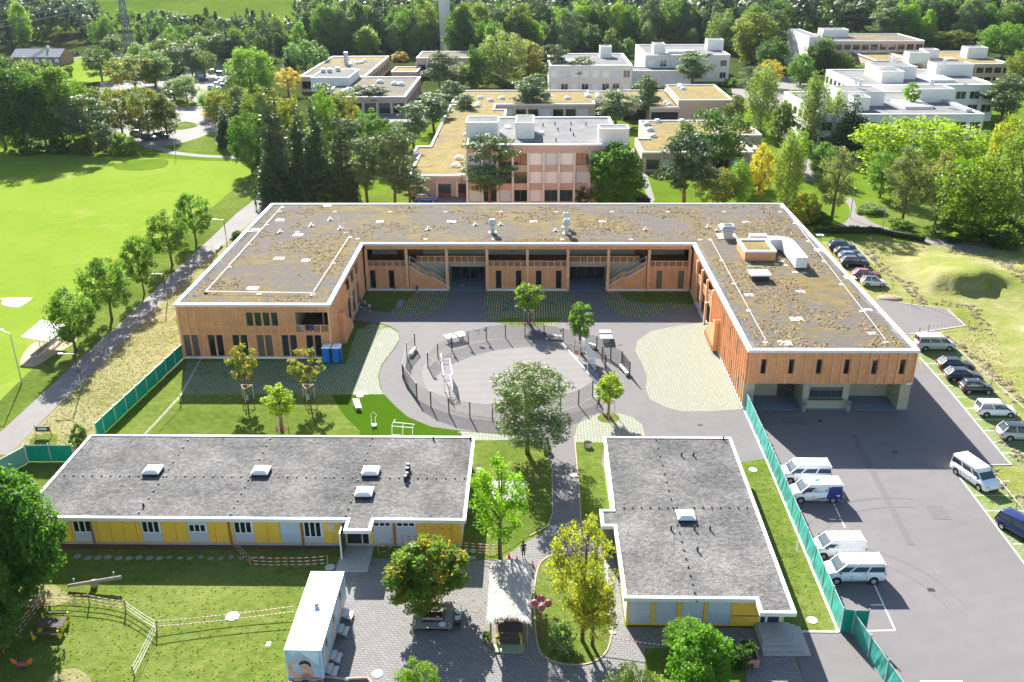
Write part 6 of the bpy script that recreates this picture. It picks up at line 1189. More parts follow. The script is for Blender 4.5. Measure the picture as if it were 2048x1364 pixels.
# ================================================================ VEHICLES
def car(spec, label, p, rz, color, name='parked_car', cat='car', group=None, roof=None, seed=0):
    """x forward. spec: L, W, H and the side profile"""
    L, W, H, kind = spec; t = thing(name, label, cat, p, rz, group); hw = W / 2; van = kind == 'van'
    if van: st = [(-.5, .45, .95, .90), (-.49, .3, 1.15, .96), (-.40, .25, 1.22, 1.0), (0, .24, 1.22, 1.0), (.28, .24, 1.2, 1.0), (.40, .26, 1.08, .97), (.47, .3, .92, .88), (.5, .4, .7, .72)]
    elif kind == 'suv': st = [(-.5, .5, .85, .85), (-.48, .35, 1.0, .93), (-.40, .28, 1.05, 1.0), (0, .26, 1.03, 1.0), (.2, .26, 1.03, 1.0), (.38, .28, .98, .96), (.47, .32, .84, .86), (.5, .42, .66, .66)]
    else: st = [(-.5, .42, .78, .84), (-.48, .28, .92, .93), (-.40, .22, .97, 1.0), (0, .2, .95, 1.0), (.2, .2, .95, 1.0), (.36, .22, .88, .95), (.46, .26, .72, .84), (.5, .36, .56, .62)]
    mb = MB(); secs = []
    for f, z0, z1, k in st:
        w = hw * k; x = f * L; zb = z1
        secs.append([(x, -w * .88, z0), (x, -w, z0 + .18), (x, -w, z0 + (zb - z0) * .62), (x, -w * .93, zb - .05), (x, -w * .8, zb), (x, 0, zb + .035), (x, w * .8, zb), (x, w * .93, zb - .05), (x, w, z0 + (zb - z0) * .62), (x, w, z0 + .18), (x, w * .88, z0)])
    mb.loft(secs); bd = part('body', mb, 'car_paint', t, smooth=True, local=True); bd.color = (*color, 1)
    zb = 1.18 if van else (1.0 if kind == 'suv' else .92)
    g = {'van': (-.485, -.465, .165, .33), 'suv': (-.47, -.36, .04, .24), 'car': (-.45, -.32, .03, .23), 'small': (-.47, -.37, .06, .28), 'mpv': (-.48, -.42, .08, .32)}[kind]
    tb = .95 if van else .88; tt = .86 if van else .70; mb = MB(); zt = H - .07
    def ring(x, w, z): return (x, w, z)
    B = [(g[0] * L, -hw * tb * .95, zb), (g[3] * L, -hw * tb * .92, zb), (g[3] * L, hw * tb * .92, zb), (g[0] * L, hw * tb * .95, zb)]; mid = lambda a, b, f: tuple(a[i] + (b[i] - a[i]) * f for i in range(3))
    Tt = [(g[1] * L, -hw * tt, zt), (g[2] * L, -hw * tt, zt), (g[2] * L, hw * tt, zt), (g[1] * L, hw * tt, zt)]
    mb.loft([B, Tt]); part('glasshouse', mb, 'glass_car', t, local=True)
    mb = MB(); o = .012
    for i in range(4):
        a = Vector(B[i]); b = Vector(Tt[i]); mb = MB(); s_ = -1 if a.y < 0 else 1; mb.beam(a + Vector((0, s_ * o * .3, -.03)), b + Vector((0, s_ * o * .3, .02)), .11 if i in (0, 3) else .075, .07, up=(0, 1, 0)); q = part('roof_pillar', mb, 'car_paint', t, local=True); q.color = (*color, 1)
    for s_ in (-1, 1):
        i0, i1 = (0, 1) if s_ < 0 else (3, 2)
        for f in ((.44,) if kind != 'van' else (.34, .70)):
            a = Vector(B[i0]).lerp(Vector(B[i1]), f + .03); b = Vector(Tt[i0]).lerp(Vector(Tt[i1]), f); mb = MB(); mb.beam(a, b, .09 if kind != 'van' else .13, .06, up=(0, 1, 0)); q = part('roof_pillar', mb, 'car_paint', t, local=True); q.color = (*color, 1)
    if kind == 'van' and roof == 'panel':
        for s_ in (-1, 1):
            i0, i1 = (0, 1) if s_ < 0 else (3, 2); a0, a1 = Vector(B[i0]), Vector(B[i0]).lerp(Vector(B[i1]), .68); b0, b1 = Vector(Tt[i0]), Vector(Tt[i0]).lerp(Vector(Tt[i1]), .66); d = Vector((0, s_ * .02, 0))
            mb = MB(); mb.add([a0 + d, a1 + d, b1 + d, b0 + d, a0 - d, a1 - d, b1 - d, b0 - d], [(0, 1, 2, 3), (7, 6, 5, 4), (0, 4, 5, 1), (1, 5, 6, 2), (2, 6, 7, 3), (3, 7, 4, 0)]); q = part('side_panel', mb, 'car_paint', t, local=True); q.color = (*color, 1)
    rf = []; 
    hd_ = [(zt - .24, 1.045, .22)] if van else [(zt - .11, 1.06, .12)]
    for z, k, e in (*hd_, (zt - .03, 1.03, .0), (zt + .02, 1.0, .0), (zt + .055, .9, -.05), (zt + .07, .6, -.3)):
        x0, x1 = g[1] * L - .06 - min(e, .03), g[2] * L + .05 + e; w = hw * tt * k; rf.append([(x0, -w * .9, z), (x0 + .12, -w, z), (x1 - .15, -w, z), (x1, -w * .85, z), (x1, w * .85, z), (x1 - .15, w, z), (x0 + .12, w, z), (x0, w * .9, z)])
    mb = MB(); mb.loft(rf); q = part('roof', mb, 'car_paint', t, smooth=True, local=True); q.color = (*(roof if isinstance(roof, tuple) else color), 1)
    if kind == 'van': mb = MB(); mb.loft([[(g[0] * L - .02, -hw * .9, .95), (g[0] * L - .02, hw * .9, .95), (g[1] * L - .02, hw * .82, H - .1), (g[1] * L - .02, -hw * .82, H - .1)], [(g[0] * L + .03, -hw * .9, .95), (g[0] * L + .03, hw * .9, .95), (g[1] * L + .03, hw * .82, H - .1), (g[1] * L + .03, -hw * .82, H - .1)]]); q = part('tailgate', mb, 'car_paint', t, local=True); q.color = (*color, 1); part('rear_window', MB().box(g[0] * L - .04, g[0] * L + .0, -hw * .62, hw * .62, 1.3, 1.72), 'glass', t, local=True)
    R = .34 if van or kind == 'suv' else .31; wb = .30 if kind != 'van' else .305
    for fx in (-wb, wb + .01):
        for s_ in (-1, 1):
            y = s_ * (hw - .09); x = fx * L
            mb = MB(); mb.tube([(x, s_ * (hw - .02), R + .03), (x, s_ * (hw + .004), R + .03)], R + .07, 18); part('wheel_arch', mb, 'tyre', t, local=True)
            w = link('wheel', None, t, (x, y, R)); me = MB().tube([(0, -.1, 0), (0, .105 if s_ > 0 else .1, 0)], R, 18).mesh('tyre', 'tyre'); link('tyre', me, w); yo = s_ * .108
            mb = MB(); mb.tube([(0, yo - s_ * .03, 0), (0, yo, 0)], R * .62, 14); mb.tube([(0, yo, 0), (0, yo + s_ * .012, 0)], R * .16, 8); link('rim', mb.mesh('rim', 'steel' if not van or seed % 2 else 'galvanised'), w)
    for s_ in (-1, 1):
        mb = MB(); zl = .62 if kind in ('car', 'small') else (.78 if van else .74); mb.loft([[(L * .455, s_ * hw * .86, zl - .08), (L * .455, s_ * hw * .86, zl + .1), (L * .485, s_ * hw * .55, zl + .08), (L * .49, s_ * hw * .55, zl - .07)], [(L * .47, s_ * hw * .9, zl - .08), (L * .465, s_ * hw * .9, zl + .1), (L * .495, s_ * hw * .58, zl + .07), (L * .502, s_ * hw * .58, zl - .07)]]); part('headlight', mb, 'steel', t, local=True)
        zt2 = 1.0 if van else .82; part('tail_light', MB().box(-L * .5 - .005, -L * .475, *sorted((s_ * hw * .70, s_ * hw * .93)), zt2 - .22, zt2 + .06), 'red_paint', t, local=True)
        mb = MB(); xm = g[3] * L - .25; part('mirror', mb.box(xm - .08, xm + .06, *sorted((s_ * (hw + .02), s_ * (hw + .2))), zb + .02, zb + .18), 'dark_metal', t, local=True)
    if van:
        for s_ in (-1, 1):
            for xs_ in (-.9, .35, 1.3): part('door_seam', MB().box(xs_ * L / 4.9, xs_ * L / 4.9 + .025, *sorted((s_ * (hw + .001), s_ * (hw + .006))), .5, .95), 'dark_metal', t, local=True)
            part('sill_trim', MB().box(-L * .2, L * .2, *sorted((s_ * (hw + .001), s_ * (hw + .02))), .42, .5), 'galvanised', t, local=True)
    part('number_plate', MB().box(-L * .503, -L * .49, -.26, .26, .5, .62), 'white_metal', t, local=True)
    part('bumper', MB().box(L * .482, L * .504, -hw * .62, hw * .62, .3, .5), 'dark_metal', t, local=True)
    if kind != 'van' and roof == 'rails':
        for s_ in (-1, 1): part('roof_rail', MB().box(g[1] * L + .1, g[2] * L - .1, s_ * hw * .62 - .02, s_ * hw * .62 + .02, H + .0, H + .05), 'steel', t, local=True)
    return t
WHITE = (.88, .88, .87); BLACK = (.012, .013, .018); SILV = (.52, .52, .46)
VAN = (4.9, 1.9, 1.98, 'van'); SUV = (4.5, 1.85, 1.68, 'suv'); CAR = (4.3, 1.78, 1.48, 'car'); SM = (3.6, 1.65, 1.5, 'small'); MPV = (4.2, 1.78, 1.66, 'mpv')
gv = 'white vans parked along the green fence'
# vans by the fence, noses to the fence (pointing -x)
def cen(px, py): return G(px, py)
v1 = car(VAN, 'white minibus parked nose to the fence, the last one beyond the blue-tailed van', cen(1606, 958), PI, WHITE, 'parked_van', 'van', gv, seed=1)
v2 = car(VAN, 'white delivery van with dark blue rear, lettering and logo', cen(1627, 996), PI + .03, WHITE, 'parked_van', 'van', gv, roof='panel', seed=1)
v3 = car((4.5, 1.8, 1.85, 'van'), 'smaller white panel van with two roof bars between the other white vans', cen(1671, 1107), PI + .04, WHITE, 'parked_van', 'van', gv, roof='panel', seed=1)
v4 = car(VAN, 'white minibus nearest the camera beside the fence', cen(1702, 1155), PI + .02, WHITE, 'parked_van', 'van', gv, seed=2)
for x in (-.2, -1.4):
    part('roof_bar', MB().box(x - .03, x + .03, -.7, .7, 1.9, 1.94), 'dark_metal', v3, local=True)
# blue tail, logo panel and lettering of the delivery van (local, nose at +x; the near side is +y)
plain('van_blue', (.035, .045, .20), .35, var=.03); plain('logo_blue', (.03, .25, .45), .5, var=.03)
for s_ in (-1, 1):
    mb = MB(); y = s_ * .957; mb.add([(-2.38, y, .42), (-.75, y, .42), (-.95, y, 1.16), (-.98, s_ * .90, 1.2), (-.98, s_ * .845, 1.8), (-2.3, s_ * .845, 1.8), (-2.38, s_ * .9, 1.2)], [(0, 1, 2), (0, 2, 6), (6, 2, 3), (6, 3, 4), (6, 4, 5)]); part('blue_wrap', mb, 'van_blue', v2, local=True)
    mb = MB(); mb.add([(.95, y, .42), (-.7, y, .42), (-.75, y, .66)], [(0, 1, 2)]); part('blue_stripe', mb, 'van_blue', v2, local=True)
    mb = MB()
    for k in range(4):
        a = k * 1.57 + .5; mb.beam((-.78, s_ * .925, 1.38), (-.78 + .16 * math.cos(a), s_ * .925, 1.38 + .16 * math.sin(a)), .06, .03, up=(0, 1, 0))
    part('logo', mb, 'logo_blue', v2, local=True)
mb = MB()
for k in range(4): a = k * 1.57 + .6; mb.beam((-.1, 0, 1.992), (-.1 + .4 * math.cos(a), .4 * math.sin(a), 1.992), .15, .02)
part('roof_logo', mb, 'logo_blue', v2, local=True)
def local_text(s, size, o, ux, uz, parent, mat):
    cu = bpy.data.curves.new('lettering', 'FONT'); cu.body = s; cu.size = size; cu.extrude = .004; cu.resolution_u = 3
    t = bpy.data.objects.new('tmp', cu); col.objects.link(t); dg = bpy.context.evaluated_depsgraph_get(); me = bpy.data.meshes.new_from_object(t.evaluated_get(dg)); bpy.data.objects.remove(t)
    ux = Vector(ux).normalized(); uz = Vector(uz).normalized(); n = ux.cross(uz); me.transform(Matrix(((ux.x, uz.x, n.x, o[0]), (ux.y, uz.y, n.y, o[1]), (ux.z, uz.z, n.z, o[2]), (0, 0, 0, 1)))); me.materials.clear(); me.materials.append(M[mat]); return link('lettering', me, parent)
local_text('Wibrain', .24, (.33, .965, 1.24), (-1, 0, 0), (0, 0, 1), v2, 'logo_blue'); local_text('Wibrain', .42, (-.5, .15, 2.0), (-1, 0, 0), (0, -1, 0), v2, 'galvanised')
local_text('BAZ', .16, (-.55, .965, 1.02), (-1, 0, 0), (0, 0, 1), v4, 'green_paint')
vv = car(VAN, 'white minibus facing the camera at the corner of the lower grass bays', cen(1952, 968), math.radians(-72), WHITE, 'parked_van', 'van', seed=1)
b = G(1952, 955); vv.location = G(1948, 962); 
silv = car(VAN, 'silver-beige minibus parked at the corner of the timber building', cen(1868, 697), 0, SILV, 'parked_van', 'van', seed=1)
gp = 'cars parked in the grass bays on the right'
car(CAR, 'black estate car beside the silver-beige minibus', cen(1910, 738), -.06, BLACK, group=gp); car(CAR, 'black saloon with glinting rear in the right bays', cen(1925, 759), -.08, BLACK, group=gp)
car(SM, 'small black hatchback with red rear lights in the right bays', cen(1951, 783), -.06, BLACK, group=gp); car(MPV, 'white rounded compact car in the right bays', cen(1989, 828), -.04, WHITE, group=gp)
car(SUV, 'silver off-roader with glass roof cut by the right picture edge', cen(2038, 876), -.06, (.55, .55, .50), group=gp, roof=(.02, .025, .04)); car(MPV, 'deep blue car at the right picture edge', cen(2040, 1068), math.radians(-62), (.006, .012, .10), group=gp)
g2 = 'cars parked on the grass beside the timber building'
car(SUV, 'dark blue off-roader farthest up the row beside the timber building', cen(1683, 500), -.12, (.01, .03, .08), group=g2); car(CAR, 'dark blue saloon second from the far end beside the timber building', cen(1694, 511), -.12, (.012, .02, .06), group=g2)
car(CAR, 'grey-blue hatchback third in the row beside the timber building', cen(1703, 520), -.1, (.10, .17, .30), group=g2); car(SUV, 'black off-roader with silver wheels beside the timber building', cen(1708, 532), -.06, (.015, .015, .03), group=g2, roof='rails')
car(CAR, 'dark red car parked beside the timber building', cen(1732, 556), -.12, (.20, .02, .04), group=g2); car(SM, 'white small car with dark roof beside the timber building', cen(1746, 571), -.08, WHITE, group=g2, roof=(.02, .02, .025))
g3 = 'cars in the far car park'
for px, py, rz, c, l in ((402, 153, .3, WHITE, 'white car at the upper left of the far car park'), (428, 147, .3, BLACK, 'black car at the top of the far car park'), (404, 162, .3, (.02, .06, .2), 'blue car below the white one in the far car park'), (437, 163, .3, (.5, .5, .5), 'silver car on the right side of the far car park'), (437, 172, .3, WHITE, 'white car on the right side of the far car park'), (428, 179, .3, WHITE, 'white off-roader nearest the island on the right side'), (445, 168, .3, (.45, .47, .5), 'grey car at the right edge of the far car park'), (444, 150, .3, BLACK, 'dark car at the far corner of the car park'), (335, 188, .2, (.3, .01, .02), 'red car beside the pale round tree'), (340, 180, .2, (.02, .03, .05), 'black car beside the pale round tree'),
                         (278, 272, .1, (.4, .42, .42), 'grey car under the yellow-green trees'), (300, 280, .1, (.03, .06, .12), 'dark blue estate car under the yellow-green trees'), (322, 276, .1, BLACK, 'black car at the right of the two tree trunks')):
    car(CAR if px % 2 else SUV, l, cen(px, py), rz, c, group=g3)
car(SUV, 'blue car parked at the brick wing behind the school', cen(853, 404), 0, (.02, .15, .45)); car(CAR, 'pale blue car on the far plaza between the birches', cen(1553, 222), .1, (.45, .5, .58))

# ================================================================ SHOWER TRAILER
TX0, TX1, TY0, TY1, TZ = -17.25, -14.68, 50.55, 59.25, 3.05
tr = thing('shower_trailer', 'long white container trailer with printed sides and folding steps on the paved yard', 'trailer', (-16, 55, 0))
part('body', MB().box(TX0, TX1, TY0, TY1, .45, TZ - .02), 'print_blue' if plain('print_blue', (.42, .56, .68), .35, var=.22, scale=1.2) else '', tr)
part('roof', MB().box(TX0 - .03, TX1 + .03, TY0 - .03, TY1 + .03, TZ - .02, TZ + .03), 'white_metal', tr)
part('left_wall', MB().box(TX0 - .02, TX0 - .003, TY0 + .02, TY1 - .02, .46, TZ - .03), 'white_metal', tr)
for x, y in ((TX0 - .02, TY0 - .02), (TX1 - .03, TY0 - .02), (TX1 - .03, TY1 - .03)): part('corner_strip', MB().box(x, x + .05, y, y + .05, .45, TZ - .021), 'white_metal', tr)
part('roof_vent', MB().cyl((-15.93, 55.1), .17, TZ + .03, TZ + .25, 12).cyl((-15.93, 55.1), .25, TZ + .25, TZ + .36, 12, r2=.08), 'galvanised', tr)
for y in (52.2, 53.1, 56.8): part('axle_wheel', MB().tube([(TX0 + .15, y, .33), (TX1 - .15, y, .33)], .33, 14), 'tyre', tr)
part('rear_beam', MB().box(TX0 + .05, TX1 - .05, TY0 - .12, TY0 - .03, .3, .48), 'galvanised', tr); part('number_plate', MB().box(-16.25, -15.75, TY0 - .135, TY0 - .12, .33, .45), 'dark_metal', tr)
for x in (TX0 + .15, TX1 - .45): part('tail_light', MB().box(x, x + .3, TY0 - .14, TY0 - .12, .33, .45), 'red_paint', tr)
# printed picture of a woman rinsing her hair: flat shapes on the rear wall
plain('skin_print', (.72, .42, .28), .5, var=.05); plain('skin_print_dark', (.50, .24, .15), .5, var=.05); plain('hair_print', (.06, .035, .025), .5, var=.2); plain('print_white', (.8, .8, .8), .4, var=.02); plain('print_pale', (.62, .74, .84), .4, var=.1, scale=5); plain('lip_print', (.55, .12, .10), .5)
def prt(name, pts, mat, d, o=None, side=False):
    """polygon on the rear wall (u right, v up from the bottom left corner, metres)"""
    vs = [(TX0 + u, TY0 - d, .45 + v) for u, v in pts] if not side else [(TX1 + d, TY0 + u, .45 + v) for u, v in pts]
    mb = MB(); mb.add(vs, [tuple(range(len(vs)))]); part(name, mb, mat, tr)
def ell(cx_, cy_, rx, ry, rot=0, n=20): return [(cx_ + rx * math.cos(a) * math.cos(rot) - ry * math.sin(a) * math.sin(rot), cy_ + rx * math.cos(a) * math.sin(rot) + ry * math.sin(a) * math.cos(rot)) for a in np.linspace(0, 2 * PI, n, endpoint=False)]
prt('printed_splash', [(.1, 2.4), (.6, 2.3), (1.0, 2.45), (1.4, 2.1), (1.9, 1.6), (2.3, 1.2), (2.4, 2.5), (1.2, 2.55)], 'print_pale', .004)
prt('printed_arm', [(.95, 1.62), (.9, 1.75), (.5, 1.6), (.15, 1.3), (.08, 1.0), (.3, .95), (.35, 1.15), (.6, 1.35)], 'skin_print', .006)
prt('printed_arm', [(.08, 1.0), (.3, 1.05), (.55, .6), (1.0, .35), (1.1, .02), (.5, .02), (.12, .45)], 'skin_print', .006)
prt('printed_shoulder', [(.9, .02), (1.0, .35), (1.25, .5), (1.6, .45), (1.75, .2), (2.3, .12), (2.4, .02)], 'skin_print_dark', .007)
prt('printed_face', ell(1.3, .95, .36, .48, .2), 'skin_print', .010); prt('printed_hair', [(.93, 1.15), (.9, 1.4), (1.1, 1.62), (1.4, 1.66), (1.68, 1.5), (1.76, 1.2), (1.66, 1.02), (1.55, 1.28), (1.3, 1.36), (1.05, 1.28)], 'hair_print', .013)
prt('printed_hand', [(1.62, .3), (1.6, .8), (1.66, 1.1), (1.76, 1.1), (1.85, .8), (1.92, .4), (1.9, .2)], 'skin_print', .016)
prt('printed_smile', ell(1.26, .72, .13, .05, .1, 12), 'print_white', .013); prt('printed_lip', ell(1.26, .665, .12, .02, .1, 10), 'lip_print', .016)
for x in (1.14, 1.4): prt('printed_eye', ell(x, 1.03, .055, .02, .15, 10), 'hair_print', .014); prt('printed_brow', ell(x, 1.1, .075, .014, .25, 8), 'hair_print', .014)
prt('printed_nose', [(1.24, .86), (1.29, .98), (1.33, .85)], 'skin_print_dark', .013)
for k, u0 in enumerate((1.0, 3.6, 6.2)):
    prt('printed_figure', [(u0, .1), (u0 + .2, 1.1), (u0 + .5, 1.9), (u0 + .8, 2.1), (u0 + .95, 1.5), (u0 + .8, .6), (u0 + .9, .1)], 'skin_print', .006, side=True); prt('printed_hair', ell(u0 + .62, 1.85, .22, .42), 'hair_print', .009, side=True)
for u0 in (.3, 2.0, 3.1, 4.8, 5.6, 7.5): prt('door_seam', [(u0, .05), (u0 + .03, .05), (u0 + .03, 2.45), (u0, 2.45)], 'dark_metal', .010, side=True)
for k, y in enumerate((51.0, 52.35, 55.2, 57.0)):
    for z, x0 in ((.55, 0), (.3, .35)):
        part('folding_step', MB().box(TX1 + .05 + x0, TX1 + .45 + x0, y, y + .95, z, z + .04), 'galvanised', tr)
    for yy in (y + .02, y + .9): part('step_stringer', MB().beam((TX1 + .05, yy, .62), (TX1 + .85, yy, .12), .05, .08), 'galvanised', tr)
    if k == 3: a = MB(); a.tube([(TX1 + .8, y, .1), (TX1 + .8, y, 1.1), (TX1 + .1, y, 1.6)], .03, 6); part('step_handrail', a, 'white_metal', tr)
def pipe_run():
    pts = [G(648, 1352, .12), G(690, 1358, .12), G(735, 1356, .12), G(748, 1372, .12)]; t = thing('drain_pipe', 'terracotta drain pipe leading from the shower trailer to the manhole', 'pipe', pts[0])
    part('pipe', MB().tube(pts, .09, 8), 'pipe', t); part('coupling', MB().tube([G(690, 1358, .12), G(697, 1358, .12)], .12, 8), 'white_metal', t)
pipe_run()

# ================================================================ THATCHED SHELTER
a0, a1 = G(984, 1292), G(1050, 1296); hz = 2.35
hx0, hx1 = G(974, 1243, hz).x, G(1061, 1245, hz).x; hy0 = G(1018, 1243, hz).y; hy1 = G(1018, 1128, hz).y
th = thing('thatched_shelter', 'open shelter with grey thatched roof standing over yellow-legged picnic benches', 'shelter', ((hx0 + hx1) / 2, hy0, 0))
hm = (hx0 + hx1) / 2; V = []; F_ = []; nx, ny = 12, 26; rg2 = random.Random(3)
for layer in (0, 1):
    for j in range(ny + 1):
        for i in range(nx + 1):
            u = i / nx; v = j / ny; x = hx0 + (hx1 - hx0) * u + rg2.uniform(-.04, .04); y = hy0 + (hy1 - hy0) * v + rg2.uniform(-.05, .05)
            if j > 18: x += .15 * (u - .3)
            z = hz + .55 * (1 - abs(2 * u - 1) ** 1.4) + rg2.uniform(-.03, .03) - (.16 if layer else 0); V.append((x, y, z))
n1 = (nx + 1) * (ny + 1)
for j in range(ny):
    for i in range(nx): a = j * (nx + 1) + i; F_ += [(a, a + 1, a + nx + 2, a + nx + 1), (n1 + a, n1 + a + nx + 1, n1 + a + nx + 2, n1 + a + 1)]
edge = [i for i in range(nx + 1)] + [j * (nx + 1) + nx for j in range(1, ny + 1)] + [ny * (nx + 1) + i for i in range(nx - 1, -1, -1)] + [j * (nx + 1) for j in range(ny - 1, 0, -1)]
for p, q in zip(edge, edge[1:] + edge[:1]): F_.append((p, n1 + p, n1 + q, q))
mb = MB(); mb.add(V, F_); part('thatch_roof', mb, 'thatch', th)
V = []; F_ = []
for k in range(2600):
    u = rg2.random(); x = hx0 + (hx1 - hx0) * u; y = rg2.uniform(hy0 - .1, hy1); z = hz + .57 * (1 - abs(2 * u - 1) ** 1.4) + .01; l = rg2.uniform(.25, .6); dx = (u - .5) * l * .5 + rg2.uniform(-.05, .05); w = .018; o = len(V)
    V += [(x - w, y, z), (x + w, y, z), (x + dx, y - l, z - abs(dx) * .4 - .0 + rg2.uniform(-.02, .05))]; F_.append((o, o + 1, o + 2))
mb = MB(); mb.add(V, F_); part('straw_ends', mb, 'thatch', th, stuff=True)
for x in (hx0 + .25, hx1 - .25):
    for y in (hy0 + .25, (hy0 + hy1) / 2, hy1 - .4): part('post', MB().tube([(x, y, 0), (x, y, hz + .05)], .07, 8), 'timber_post', th)
    part('roof_beam', MB().beam((x, hy0 + .1, hz - .12), (x, hy1 - .1, hz - .12), .1, .14), 'timber_post', th)
for y in (hy0 + .25, (hy0 + hy1) / 2, hy1 - .4): part('cross_beam', MB().beam((hx0 + .2, y, hz - .02), (hx1 - .2, y, hz - .02), .09, .12), 'timber_post', th)
def picnic(cx, cy, rz, label, group=None, s=1.0):
    t = thing('picnic_table', label, 'picnic table', (cx, cy, 0), rz, group)
    for k in range(5): part('table_plank', MB().box(-1.0 * s, 1.0 * s, -.45 + k * .18, -.45 + k * .18 + .165, .70, .745), 'timber_dark', t, local=True)
    for sy in (-1, 1):
        for k in range(2): y = sy * (.72 + .17 * k); part('bench_plank', MB().box(-1.0 * s, 1.0 * s, y - .075, y + .075, .43, .47), 'timber_dark', t, local=True)
        part('back_plank', MB().box(-1.0 * s, 1.0 * s, *sorted((sy * 1.08, sy * 1.12)), .68, .84), 'timber_dark', t, local=True)
        for sx in (-1, 1): 
            mb = MB(); x = sx * .92 * s; mb.beam((x, sy * .78, 0), (x, sy * .80, .42), .1, .34, up=(0, 1, 0)); mb.beam((x, sy * 1.0, .1), (x, sy * 1.06, .9), .1, .14, up=(0, 1, 0)); part('bench_leg', mb, 'yellow_paint', t, local=True)
    for sx in (-1, 1): part('table_leg', MB().box(sx * .8 * s - .06, sx * .8 * s + .06, -.3, .3, 0, .7), 'yellow_paint', t, local=True)
    return t
c = G(1018, 1290); picnic(c.x, c.y + 1.0, 0, 'dark picnic table on yellow legs under the thatched roof', 'yellow-legged picnic tables')
c = G(1018, 1300); t = single('ramp_board', MB().box(c.x - 1.15, c.x + 1.15, c.y - .35, c.y + .45, .02, .14), 'green_paint', 'flat olive green board lying in front of the thatched shelter', 'board', c)
c = G(104, 1262); picnic(c.x, c.y, .1, 'dark picnic table on yellow legs on the lawn at the left', 'yellow-legged picnic tables', 1.05)

# ================================================================ TREE BENCH
def bench_square():
    p0 = G(822, 1272); p1 = G(886, 1272); s = 3.1; x0 = p0.x; x1 = x0 + s; y0 = G(850, 1266).y; y1 = y0 + s
    t = thing('tree_bench', 'square grey timber bench built around the orange-tipped maple', 'bench', ((x0 + x1) / 2, (y0 + y1) / 2, 0))
    for k in range(4):
        e = k * .17; w = .15; z0, z1 = .44, .5
        part('seat_plank', MB().box(x0 + e, x1 - e, y0 + e, y0 + e + w, z0, z1), 'timber_grey', t); part('seat_plank', MB().box(x0 + e, x1 - e, y1 - e - w, y1 - e, z0, z1), 'timber_grey', t)
        part('seat_plank', MB().box(x0 + e, x0 + e + w, y0 + e + w + .004, y1 - e - w - .004, z0, z1), 'timber_grey', t); part('seat_plank', MB().box(x1 - e - w, x1 - e, y0 + e + w + .004, y1 - e - w - .004, z0, z1), 'timber_grey', t)
    i = .74
    part('back_plank', MB().box(x0 + i, x1 - i, y0 + i, y0 + i + .06, .62, .82), 'timber_grey', t); part('back_plank', MB().box(x0 + i, x1 - i, y1 - i - .06, y1 - i, .62, .82), 'timber_grey', t); part('back_plank', MB().box(x0 + i, x0 + i + .06, y0 + i + .07, y1 - i - .07, .62, .82), 'timber_grey', t); part('back_plank', MB().box(x1 - i - .06, x1 - i, y0 + i + .07, y1 - i - .07, .62, .82), 'timber_grey', t)
    for x in (x0 + .1, x1 - .22): 
        for y in (y0 + .1, y1 - .22): part('leg', MB().box(x, x + .12, y, y + .12, 0, .44), 'timber_dark', t)
    for x in (x0 + i, x1 - i - .1):
        for y in (y0 + i + .1, y1 - i - .2): part('back_post', MB().box(x, x + .1, y, y + .1, 0, .8), 'timber_dark', t)
    part('soil', MB().box(x0 + .8, x1 - .8, y0 + .8, y1 - .8, 0, .12), 'mulch', t); part('kerb_frame', MB().box(x0 + .15, x1 - .15, y0 + .06, y0 + .1, 0, .2), 'timber_dark', t)
    return x0, x1, y0, y1
BX = bench_square()
for k, (c_, l) in enumerate((('dark_metal', 'black chair nearest the camera beside the tree bench'), ('white_metal', 'pale plastic chair in the middle beside the tree bench'), ('white_metal', 'pale plastic chair farthest along the tree bench'))):
    t = thing('chair', l, 'chair', (BX[1] + .38, BX[2] + .5 + .75 * k, 0), .1 * k, 'chairs beside the tree bench')
    part('seat', MB().box(-.22, .22, -.22, .22, .42, .46), c_, t, local=True); part('backrest', MB().box(.2, .24, -.22, .22, .46, .86), c_, t, local=True)
    for sx in (-.19, .19):
        for sy in (-.19, .19): part('leg', MB().box(sx - .02, sx + .02, sy - .02, sy + .02, 0, .42), 'dark_metal', t, local=True)
t = single('bowl', MB().cyl((BX[1] - .75, BX[2] + .35), .22, .5, .58, 14, r2=.28), 'white_metal', 'white bowl left on the front corner of the tree bench', 'bowl', (BX[1] - .75, BX[2] + .35, .5))

